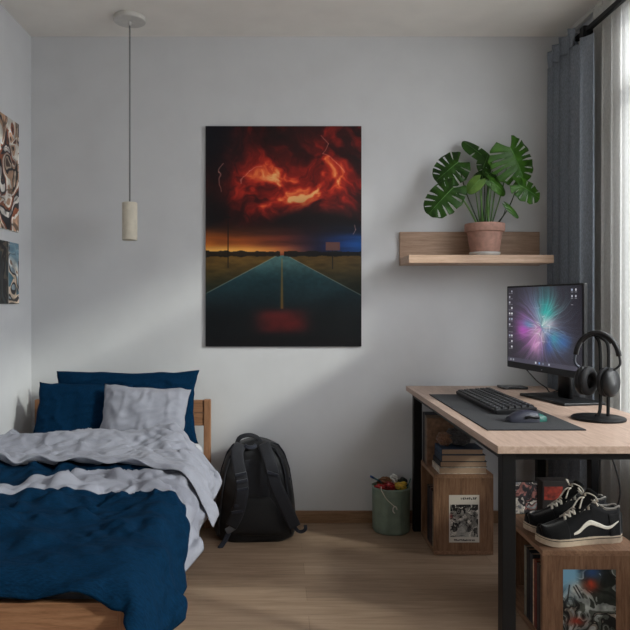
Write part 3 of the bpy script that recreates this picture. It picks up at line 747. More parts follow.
 -1826,3421,852,-1827,3464,904,-1826,3510,937,-1826,3562,961,-1828,3617,977,-1827,3669,998,-1828,3725,991,-1824,3783,1003,-1824,3841,999,-1825,3899,1002,-1825,3949,1026,-1826,4006,1013,-1819,4065,1025,-1819,4121,1034,-1818,4177,1027,-1819,4235,1011,-1816,4298,1018,-1811,4360,1007,-1811,4413,1020,-1808,4460,992,-1817,4517,995,-1823,4576,998,-1817,4638,991,-1816,4698,1003,-1821,4754,1003,-1822,4805,982,-1831,4870,966,-1837,4932,972,-1816,4979,997,-1819,5042,969,-1821,5107,984,-1822,5160,1013,-1829,5209,989,-1828,5266,970,-1826,5326,970,-1830,5385,974,-1833,5442,971,-1833,5500,969,-1832,5558,968,-1833,5615,970,-1837,5671,970,-1842,5728,970,-1846,5784,979,-1847,5841,977,-1848,5896,990,-1850,5949,1009,-1853,6000,1033,-1855,6051,1059,-1858,6093,1097,-1861,6144,1111,-1861,6200,1074,
 -1767,3426,837,-1767,3464,901,-1766,3511,933,-1765,3560,960,-1765,3615,970,-1764,3671,976,-1765,3727,986,-1765,3783,992,-1764,3840,994,-1763,3896,1001,-1762,3953,1006,-1757,4010,1025,-1757,4064,1057,-1756,4121,1069,-1753,4175,1054,-1758,4233,1028,-1762,4296,1006,-1758,4359,1027,-1757,4406,996,-1746,4459,986,-1760,4503,1000,-1767,4572,995,-1762,4633,1015,-1758,4703,1037,-1758,4760,1032,-1758,4800,980,-1771,4867,980,-1785,4924,996,-1780,4981,992,-1771,5038,963,-1762,5100,981,-1763,5157,988,-1762,5216,986,-1762,5277,998,-1761,5335,995,-1768,5386,976,-1776,5444,992,-1785,5503,1010,-1791,5561,1021,-1792,5618,1020,-1791,5674,1011,-1789,5731,996,-1788,5783,971,-1789,5839,986,-1791,5894,1001,-1792,5947,1019,-1794,5999,1041,-1796,6050,1066,-1799,6098,1097,-1802,6144,1124,-1802,6200,1089,
 -1707,3430,826,-1708,3467,894,-1707,3511,930,-1704,3560,959,-1701,3611,985,-1699,3667,993,-1701,3724,996,-1703,3782,995,-1704,3839,991,-1704,3896,992,-1703,3954,1001,-1702,4014,1021,-1697,4065,1059,-1695,4120,1078,-1696,4177,1073,-1697,4225,1035,-1699,4288,1014,-1701,4352,1005,-1703,4409,1034,-1719,4465,1037,-1735,4514,1016,-1727,4572,997,-1713,4636,980,-1704,4699,1014,-1700,4757,1022,-1703,4812,999,-1708,4866,964,-1713,4924,972,-1707,4982,973,-1705,5041,996,-1706,5097,1011,-1703,5154,995,-1701,5224,984,-1692,5291,1003,-1692,5344,1018,-1697,5383,984,-1711,5443,969,-1725,5507,987,-1729,5559,1019,-1735,5614,1007,-1740,5666,985,-1733,5723,980,-1731,5780,989,-1731,5836,999,-1733,5891,1015,-1735,5943,1036,-1737,5996,1056,-1738,6048,1078,-1741,6098,1105,-1744,6144,1137,-1744,6200,1107,
 -1650,3427,831,-1649,3464,896,-1647,3508,933,-1645,3558,959,-1641,3611,982,-1641,3667,984,-1643,3722,975,-1644,3780,978,-1645,3838,981,-1645,3895,986,-1645,3954,990,-1645,4014,1002,-1640,4066,1034,-1644,4121,1043,-1637,4177,1049,-1636,4236,1034,-1639,4293,1013,-1642,4350,994,-1642,4408,1002,-1649,4464,998,-1654,4519,987,-1654,4577,991,-1651,4636,994,-1647,4695,994,-1648,4752,985,-1647,4810,975,-1652,4867,986,-1651,4922,984,-1649,4980,1013,-1649,5037,1049,-1646,5094,1054,-1641,5146,1019,-1642,5212,975,-1647,5280,1013,-1655,5323,983,-1648,5378,969,-1645,5441,966,-1656,5501,984,-1660,5558,996,-1666,5610,980,-1664,5666,991,-1660,5723,996,-1665,5779,1001,-1670,5836,1002,-1675,5894,1009,-1677,5949,1028,-1679,6000,1053,-1681,6049,1081,-1683,6097,1113,-1685,6144,1145,-1685,6200,1121,
 -1591,3419,847,-1588,3463,902,-1587,3506,938,-1587,3560,947,-1586,3614,975,-1583,3667,985,-1585,3724,986,-1585,3782,983,-1585,3839,983,-1585,3896,986,-1586,3954,987,-1585,4011,989,-1583,4067,1001,-1583,4123,1004,-1584,4180,997,-1578,4240,990,-1573,4299,998,-1577,4355,1007,-1584,4408,988,-1584,4470,990,-1583,4536,1002,-1579,4588,1037,-1579,4645,1039,-1583,4698,1016,-1588,4751,979,-1589,4813,996,-1590,4858,974,-1593,4914,984,-1591,4981,997,-1590,5036,1036,-1587,5090,1056,-1586,5148,1039,-1590,5208,998,-1594,5272,982,-1604,5328,1010,-1606,5382,1010,-1601,5439,1002,-1601,5495,984,-1601,5552,980,-1597,5611,984,-1597,5663,1009,-1587,5721,1015,-1592,5775,1003,-1605,5833,989,-1615,5896,999,-1619,5953,1023,-1621,6003,1050,-1623,6049,1083,-1624,6096,1115,-1626,6144,1147,-1626,6200,1123,
 -1532,3414,859,-1532,3456,918,-1528,3508,936,-1529,3558,960,-1527,3616,959,-1526,3671,971,-1526,3728,969,-1523,3786,969,-1521,3843,976,-1524,3898,992,-1525,3954,992,-1526,4011,988,-1524,4068,986,-1522,4125,988,-1519,4183,995,-1515,4242,1006,-1512,4301,1014,-1525,4346,981,-1524,4399,986,-1527,4464,976,-1525,4537,990,-1518,4589,1036,-1516,4647,1049,-1520,4701,1033,-1525,4743,981,-1529,4805,983,-1538,4858,995,-1539,4916,997,-1535,4976,980,-1530,5033,1004,-1532,5089,1009,-1543,5142,989,-1539,5203,978,-1540,5265,989,-1542,5324,992,-1542,5381,985,-1540,5438,972,-1541,5492,988,-1541,5545,974,-1538,5603,991,-1542,5666,997,-1550,5716,970,-1552,5773,967,-1552,5835,972,-1556,5893,1001,-1561,5947,1033,-1563,5997,1061,-1565,6050,1082,-1566,6094,1116,-1568,6144,1142,-1568,6200,1116,
 -1472,3414,864,-1475,3461,906,-1471,3506,940,-1470,3558,962,-1469,3615,962,-1467,3672,962,-1464,3729,968,-1462,3786,980,-1460,3842,999,-1460,3898,1006,-1463,3953,1002,-1465,4008,987,-1465,4066,980,-1464,4125,979,-1461,4183,983,-1457,4239,996,-1465,4292,996,-1465,4347,987,-1469,4399,984,-1468,4459,973,-1465,4523,974,-1460,4581,994,-1466,4640,997,-1466,4696,994,-1466,4751,981,-1471,4806,962,-1473,4863,967,-1474,4920,969,-1473,4977,975,-1474,5034,980,-1474,5093,985,-1474,5154,994,-1475,5215,998,-1478,5270,997,-1483,5323,991,-1482,5378,973,-1482,5436,981,-1482,5490,999,-1484,5547,990,-1486,5604,966,-1489,5664,977,-1495,5721,973,-1496,5779,978,-1499,5833,1003,-1501,5890,1024,-1503,5947,1035,-1505,6002,1051,-1506,6043,1088,-1509,6094,1106,-1509,6144,1131,-1509,6200,1104,
 -1412,3416,862,-1415,3462,903,-1414,3507,937,-1410,3557,964,-1408,3614,965,-1408,3671,964,-1407,3729,958,-1403,3787,974,-1400,3842,1000,-1400,3898,1011,-1402,3954,999,-1408,4006,975,-1407,4064,974,-1405,4123,970,-1404,4180,969,-1403,4237,971,-1402,4292,982,-1405,4349,977,-1407,4405,965,-1405,4463,962,-1406,4520,968,-1403,4577,960,-1395,4635,957,-1392,4692,958,-1397,4747,966,-1408,4803,957,-1414,4867,953,-1408,4920,986,-1408,4976,997,-1413,5029,974,-1416,5093,975,-1417,5159,977,-1422,5211,991,-1425,5264,996,-1424,5321,990,-1425,5378,972,-1424,5434,980,-1426,5491,976,-1425,5550,969,-1425,5611,973,-1431,5668,982,-1435,5725,983,-1436,5785,995,-1435,5841,1019,-1438,5898,1024,-1446,5952,1020,-1449,5990,1063,-1448,6043,1081,-1450,6096,1095,-1450,6144,1119,-1450,6200,1097,
 -1352,3422,855,-1354,3462,902,-1351,3505,939,-1348,3556,967,-1348,3612,961,-1345,3666,970,-1346,3726,962,-1347,3787,955,-1348,3847,971,-1342,3898,996,-1346,3952,981,-1350,4005,973,-1349,4063,963,-1347,4122,960,-1346,4179,959,-1345,4236,959,-1344,4294,957,-1341,4352,957,-1342,4407,979,-1343,4462,993,-1343,4517,977,-1348,4569,940,-1329,4632,957,-1318,4692,972,-1325,4732,960,-1341,4791,960,-1355,4864,943,-1353,4925,966,-1349,4977,989,-1355,5034,977,-1362,5094,954,-1359,5154,965,-1360,5209,984,-1365,5265,975,-1365,5321,966,-1364,5378,977,-1366,5434,982,-1365,5495,976,-1362,5560,987,-1363,5619,998,-1375,5666,970,-1379,5725,962,-1379,5791,980,-1376,5845,1012,-1387,5898,994,-1395,5933,1040,-1390,5990,1058,-1390,6047,1066,-1392,6090,1099,-1392,6144,1116,-1392,6200,1098,
 -1293,3428,844,-1293,3463,902,-1291,3505,940,-1291,3554,971,-1290,3610,963,-1291,3667,969,-1285,3721,964,-1285,3781,955,-1286,3842,955,-1283,3897,969,-1288,3950,963,-1288,4008,953,-1286,4066,950,-1286,4123,957,-1288,4177,945,-1286,4235,948,-1286,4294,947,-1285,4351,961,-1284,4405,984,-1283,4461,991,-1285,4517,971,-1292,4563,923,-1272,4620,960,-1283,4673,927,-1284,4730,924,-1287,4797,937,-1295,4864,937,-1300,4928,936,-1303,4980,943,-1303,5039,937,-1300,5097,952,-1300,5154,961,-1301,5211,965,-1304,5264,978,-1306,5318,998,-1308,5374,1008,-1307,5428,982,-1307,5494,976,-1306,5560,996,-1311,5619,990,-1319,5660,965,-1324,5719,983,-1320,5783,978,-1323,5840,983,-1334,5880,1022,-1332,5936,1035,-1330,5994,1045,-1331,6047,1065,-1333,6090,1102,-1333,6144,1120,-1333,6200,1099,
 -1235,3427,844,-1233,3465,898,-1232,3504,940,-1234,3558,958,-1232,3610,976,-1232,3667,978,-1228,3721,958,-1227,3781,955,-1225,3839,951,-1225,3896,951,-1224,3954,947,-1221,4013,950,-1222,4068,957,-1226,4120,939,-1230,4175,944,-1227,4232,941,-1227,4291,941,-1226,4348,949,-1224,4404,961,-1226,4459,956,-1238,4508,925,-1227,4570,928,-1219,4628,933,-1224,4684,931,-1228,4743,937,-1231,4811,928,-1239,4873,946,-1240,4928,933,-1236,4987,936,-1234,5044,960,-1235,5099,947,-1240,5153,956,-1242,5212,959,-1245,5265,984,-1247,5317,1008,-1248,5374,1012,-1248,5426,984,-1249,5491,971,-1250,5552,986,-1258,5607,988,-1266,5661,974,-1265,5719,973,-1262,5777,985,-1266,5830,1006,-1266,5887,1015,-1269,5944,1018,-1271,5998,1035,-1272,6048,1067,-1272,6094,1106,-1274,6144,1132,-1274,6200,1101,
 -1178,3414,863,-1169,3464,897,-1168,3507,932,-1169,3558,958,-1170,3613,965,-1167,3669,960,-1165,3726,956,-1165,3783,958,-1166,3839,955,-1165,3896,948,-1163,3956,948,-1163,4014,953,-1167,4064,933,-1169,4119,944,-1171,4173,949,-1169,4232,943,-1167,4289,937,-1166,4346,937,-1167,4402,928,-1166,4461,926,-1168,4520,939,-1159,4578,930,-1160,4631,919,-1165,4691,932,-1171,4759,941,-1180,4823,970,-1184,4880,971,-1180,4926,932,-1175,4987,953,-1173,5044,940,-1176,5099,952,-1181,5153,949,-1182,5211,959,-1183,5265,981,-1186,5321,986,-1190,5377,982,-1192,5434,973,-1190,5494,969,-1192,5552,970,-1195,5609,968,-1196,5666,972,-1201,5719,990,-1204,5775,998,-1207,5835,990,-1210,5896,984,-1212,5951,994,-1213,6002,1027,-1212,6054,1069,-1212,6102,1109,-1216,6144,1146,-1216,6200,1106,
 -1115,3405,885,-1104,3459,906,-1102,3511,924,-1101,3561,949,-1099,3617,958,-1098,3674,956,-1097,3729,967,-1102,3784,972,-1105,3835,950,-1105,3895,951,-1106,3954,942,-1109,4012,938,-1113,4061,961,-1111,4118,955,-1111,4175,936,-1106,4233,933,-1109,4288,944,-1107,4345,935,-1106,4406,933,-1103,4469,940,-1102,4529,925,-1100,4575,929,-1100,4631,915,-1106,4695,938,-1114,4768,954,-1124,4825,987,-1125,4880,974,-1120,4927,931,-1116,4985,956,-1117,5043,958,-1121,5097,945,-1122,5154,953,-1122,5211,958,-1122,5269,958,-1120,5327,958,-1121,5385,963,-1125,5441,972,-1129,5497,972,-1135,5553,979,-1132,5612,972,-1136,5662,1000,-1140,5715,1007,-1144,5774,1003,-1149,5837,981,-1152,5900,970,-1154,5953,988,-1154,6007,1027,-1153,6060,1072,-1153,6100,1120,-1157,6144,1156,-1157,6200,1114,
 -1054,3401,896,-1045,3456,922,-1041,3509,924,-1040,3562,946,-1039,3617,955,-1039,3672,972,-1044,3724,966,-1046,3780,968,-1046,3834,952,-1046,3893,953,-1045,3951,946,-1046,4007,951,-1047,4064,942,-1043,4123,933,-1049,4175,959,-1055,4228,979,-1049,4283,963,-1047,4341,940,-1047,4406,937,-1047,4471,933,-1050,4530,952,-1048,4577,932,-1044,4633,925,-1047,4695,942,-1054,4758,962,-1067,4817,953,-1066,4871,939,-1058,4928,941,-1058,4985,946,-1056,5042,954,-1060,5097,969,-1064,5154,973,-1063,5210,955,-1059,5272,969,-1055,5332,984,-1055,5389,988,-1061,5441,976,-1076,5488,984,-1076,5550,981,-1079,5604,993,-1079,5659,1011,-1081,5716,1014,-1085,5774,1000,-1091,5836,973,-1096,5896,982,-1096,5951,997,-1095,6006,1035,-1095,6060,1076,-1096,6105,1117,-1098,6144,1159,-1098,6200,1124,
 -995,3398,890,-987,3451,927,-983,3507,926,-981,3561,945,-979,3616,955,-979,3671,969,-981,3727,966,-983,3783,955,-983,3840,959,-986,3896,960,-986,3951,949,-985,4008,945,-984,4067,947,-984,4125,963,-987,4181,970,-996,4226,1000,-995,4283,985,-990,4340,952,-989,4405,942,-989,4469,941,-991,4526,954,-990,4582,959,-989,4638,953,-989,4696,949,-991,4754,950,-991,4811,953,-994,4867,960,-997,4926,953,-999,4983,963,-999,5039,996,-1002,5094,1006,-1004,5151,983,-1004,5209,949,-997,5277,962,-995,5337,962,-1004,5386,978,-1015,5428,985,-1020,5482,976,-1020,5546,965,-1019,5603,990,-1024,5661,990,-1025,5716,1000,-1033,5772,977,-1036,5834,982,-1039,5892,994,-1041,5943,1021,-1040,5998,1056,-1038,6054,1087,-1038,6100,1122,-1040,6144,1159,-1040,6200,1132,
 -944,3408,863,-928,3449,918,-924,3504,934,-921,3559,946,-919,3615,954,-918,3673,959,-918,3730,970,-918,3787,976,-919,3844,972,-926,3893,963,-926,3950,951,-926,4009,947,-925,4069,945,-934,4117,972,-936,4172,984,-939,4227,981,-934,4287,975,-930,4349,962,-930,4408,948,-930,4466,951,-927,4524,951,-922,4581,954,-923,4638,959,-929,4697,954,-929,4753,959,-932,4812,948,-924,4864,968,-939,4926,964,-940,4991,971,-941,5037,1021,-942,5093,1021,-946,5143,974,-945,5210,946,-939,5277,964,-944,5331,975,-957,5371,983,-960,5425,981,-962,5483,965,-961,5547,966,-961,5606,978,-965,5662,982,-971,5718,969,-976,5776,984,-979,5836,989,-982,5888,1010,-982,5945,1031,-980,6005,1052,-979,6053,1087,-980,6093,1127,-988,6146,1136,-984,6198,1125,
 -895,3417,829,-877,3456,888,-866,3497,926,-861,3551,941,-859,3608,950,-858,3668,959,-858,3727,968,-858,3785,977,-867,3832,969,-867,3888,959,-867,3947,954,-867,4005,949,-867,4061,958,-873,4117,952,-876,4174,948,-875,4232,951,-871,4291,957,-871,4350,968,-871,4406,966,-873,4463,964,-865,4518,969,-857,4577,981,-857,4634,978,-869,4693,963,-877,4763,983,-878,4800,956,-875,4848,984,-879,4923,967,-882,4985,975,-882,5036,1017,-884,5093,1007,-886,5152,969,-885,5210,947,-881,5271,966,-891,5320,971,-893,5376,978,-897,5434,963,-898,5493,959,-899,5551,971,-903,5608,972,-907,5666,972,-911,5724,979,-915,5784,978,-920,5839,993,-925,5895,1005,-924,5955,1016,-920,6004,1055,-922,6043,1094,-937,6095,1093,-941,6151,1097,-937,6196,1092,
 -844,3416,796,-825,3445,860,-812,3484,902,-804,3537,924,-800,3593,935,-800,3652,940,-799,3711,949,-803,3768,947,-803,3824,955,-804,3881,947,-802,3939,950,-805,3996,948,-808,4054,946,-809,4112,952,-808,4172,964,-807,4232,970,-804,4288,984,-810,4340,964,-813,4395,975,-813,4455,966,-812,4517,947,-796,4567,975,-795,4624,981,-807,4690,962,-818,4751,971,-824,4818,973,-828,4850,977,-820,4915,963,-822,4976,959,-825,5031,980,-841,5081,952,-828,5144,939,-824,5206,949,-826,5264,952,-828,5323,952,-823,5386,952,-826,5440,981,-826,5498,977,-832,5554,979,-842,5607,963,-848,5667,977,-853,5728,969,-856,5786,984,-863,5840,993,-871,5896,982,-865,5951,1018,-866,5993,1058,-884,6044,1053,-890,6099,1057,-893,6155,1060,-893,6199,1054,
 -784,3415,783,-774,3435,826,-760,3463,875,-752,3519,893,-747,3574,907,-746,3633,912,-747,3692,914,-743,3749,922,-737,3808,930,-728,3867,939,-727,3925,941,-736,3983,937,-747,4038,929,-753,4097,927,-752,4159,940,-748,4217,958,-748,4276,967,-754,4322,968,-758,4379,954,-761,4438,936,-757,4501,926,-754,4559,933,-748,4614,944,-752,4676,939,-758,4737,939,-753,4793,963,-756,4850,962,-761,4908,943,-765,4966,933,-768,5024,933,-762,5085,937,-760,5146,936,-764,5202,936,-768,5261,937,-763,5322,951,-758,5389,960,-754,5441,977,-756,5499,979,-772,5543,952,-780,5599,972,-788,5664,971,-795,5722,972,-800,5785,980,-815,5829,984,-813,5890,976,-815,5933,1019,-826,5995,1017,-843,6047,1012,-847,6103,1017,-847,6158,1023,-847,6206,1019,
 -774,3363,756,-744,3401,799,-719,3444,829,-712,3500,845,-705,3555,860,-701,3614,868,-700,3671,873,-705,3730,875,-691,3789,891,-674,3849,908,-666,3908,917,-675,3964,910,-690,4020,898,-701,4077,891,-707,4136,890,-712,4198,899,-712,4254,907,-710,4312,909,-701,4369,909,-710,4428,894,-707,4487,893,-709,4545,893,-709,4607,893,-706,4667,896,-707,4724,903,-705,4784,900,-694,4843,903,-695,4900,913,-712,4959,903,-708,5020,904,-708,5086,897,-699,5141,905,-706,5193,918,-721,5256,901,-725,5322,905,-717,5385,920,-706,5437,943,-712,5493,943,-716,5544,946,-737,5595,944,-733,5658,949,-739,5718,951,-755,5770,958,-771,5819,949,-766,5871,977,-772,5935,979,-792,5993,970,-792,6049,982,-802,6106,978,-800,6162,985,-801,6216,986,
 -741,3317,721,-706,3372,754,-688,3424,776,-677,3479,793,-669,3536,806,-672,3597,808,-670,3653,810,-659,3706,823,-679,3767,824,-666,3829,844,-643,3885,859,-640,3944,861,-648,4002,853,-664,4060,843,-671,4117,840,-677,4176,841,-675,4235,846,-674,4294,846,-669,4354,839,-659,4414,841,-654,4471,854,-682,4526,841,-674,4596,843,-654,4656,857,-684,4704,848,-668,4772,862,-632,4829,883,-629,4888,886,-660,4947,866,-686,5012,849,-671,5074,850,-661,5123,875,-665,5184,874,-676,5248,866,-687,5313,860,-683,5374,869,-675,5430,884,-681,5488,889,-684,5546,891,-693,5595,901,-694,5654,905,-708,5710,905,-715,5767,911,-716,5822,928,-722,5881,934,-734,5939,935,-743,5996,936,-749,6053,937,-750,6112,944,-753,6167,946,-754,6227,952,
 -727,3307,657,-688,3355,690,-672,3409,712,-656,3462,733,-647,3519,747,-652,3576,748,-639,3640,751,-634,3680,759,-629,3740,770,-652,3803,770,-650,3865,782,-640,3922,784,-646,3982,776,-649,4041,772,-653,4100,776,-659,4159,783,-654,4218,789,-638,4276,796,-623,4336,802,-612,4395,807,-616,4454,806,-648,4508,792,-650,4579,791,-625,4641,805,-657,4688,795,-648,4754,804,-616,4815,824,-604,4874,833,-624,4935,819,-658,4996,797,-646,5062,803,-655,5119,809,-659,5181,807,-657,5246,806,-657,5307,809,-657,5366,816,-656,5426,821,-655,5485,825,-644,5541,842,-655,5598,845,-663,5656,851,-672,5714,859,-687,5770,864,-687,5830,871,-685,5884,887,-703,5940,884,-704,5999,892,-709,6059,890,-701,6117,903,-702,6169,912,-714,6236,908,
 -713,3297,594,-672,3340,625,-665,3397,644,-641,3449,670,-630,3505,686,-661,3560,687,-630,3620,690,-650,3673,698,-627,3728,710,-611,3782,718,-620,3842,719,-625,3901,711,-621,3964,699,-627,4023,690,-653,4077,698,-644,4139,713,-647,4204,727,-653,4265,734,-633,4322,740,-622,4381,743,-618,4441,741,-621,4502,737,-631,4563,735,-619,4624,741,-614,4683,748,-621,4743,751,-622,4804,756,-627,4864,760,-635,4928,753,-636,4993,742,-635,5055,744,-632,5118,746,-627,5185,744,-622,5249,746,-618,5306,761,-636,5362,758,-628,5422,769,-621,5482,778,-623,5542,784,-631,5601,789,-649,5658,794,-666,5708,804,-671,5769,809,-657,5825,827,-672,5881,829,-663,5939,842,-680,6001,838,-669,6063,846,-670,6118,853,-675,6177,859,-687,6241,856,
 -686,3285,538,-661,3332,564,-650,3388,582,-628,3441,605,-617,3498,624,-647,3549,628,-642,3607,630,-644,3666,636,-626,3718,649,-594,3771,660,-579,3825,675,-599,3882,658,-619,3943,636,-635,4004,622,-640,4056,624,-638,4120,639,-633,4187,657,-631,4251,669,-630,4311,673,-621,4371,672,-614,4432,666,-615,4493,664,-621,4554,673,-629,4617,680,-612,4677,682,-595,4733,698,-591,4796,706,-588,4866,696,-596,4932,675,-618,4989,667,-623,5046,680,-613,5114,694,-582,5181,708,-571,5246,716,-573,5307,718,-595,5362,712,-619,5418,706,-625,5479,716,-630,5539,725,-635,5597,728,-648,5648,742,-659,5706,748,-642,5762,763,-640,5825,771,-638,5881,783,-650,5940,784,-654,6003,785,-660,6065,788,-657,6123,797,-651,6182,806,-663,6245,802,
 -651,3275,489,-628,3325,513,-623,3384,528,-610,3440,547,-605,3498,563,-627,3554,570,-659,3606,573,-631,3658,578,-619,3717,588,-574,3756,613,-550,3809,623,-552,3870,620,-588,3928,592,-620,3989,573,-635,4049,568,-630,4113,579,-615,4179,598,-600,4240,616,-596,4298,619,-612,4359,605,-630,4420,592,-643,4478,591,-636,4544,605,-589,4590,644,-556,4650,674,-536,4707,688,-548,4775,668,-582,4849,639,-622,4916,616,-635,4977,600,-612,5036,613,-624,5112,632,-597,5182,648,-582,5242,660,-569,5302,659,-573,5362,659,-585,5422,659,-602,5480,661,-624,5536,664,-643,5590,671,-641,5650,679,-626,5706,697,-628,5766,706,-626,5826,714,-627,5886,722,-634,5947,724,-641,6009,726,-643,6069,733,-631,6126,745,-618,6184,757,-632,6249,753,
 -617,3276,440,-611,3334,455,-603,3392,470,-595,3450,484,-605,3507,495,-633,3563,498,-666,3614,500,-652,3670,512,-606,3713,531,-556,3752,555,-523,3800,569,-533,3860,562,-568,3923,543,-599,3987,525,-614,4047,519,-604,4110,530,-584,4173,551,-573,4234,565,-584,4293,560,-613,4353,543,-640,4412,526,-646,4472,520,-625,4534,538,-581,4590,576,-539,4645,613,-518,4702,629,-533,4766,615,-574,4838,585,-615,4908,556,-636,4969,547,-629,5032,549,-617,5102,560,-614,5171,568,-617,5233,576,-620,5294,578,-621,5355,578,-623,5416,577,-623,5477,579,-621,5538,590,-619,5597,604,-618,5657,619,-619,5716,632,-620,5775,641,-623,5835,648,-627,5897,649,-633,5960,648,-634,6021,651,-624,6078,665,-610,6135,682,-600,6193,697,-593,6252,708,)
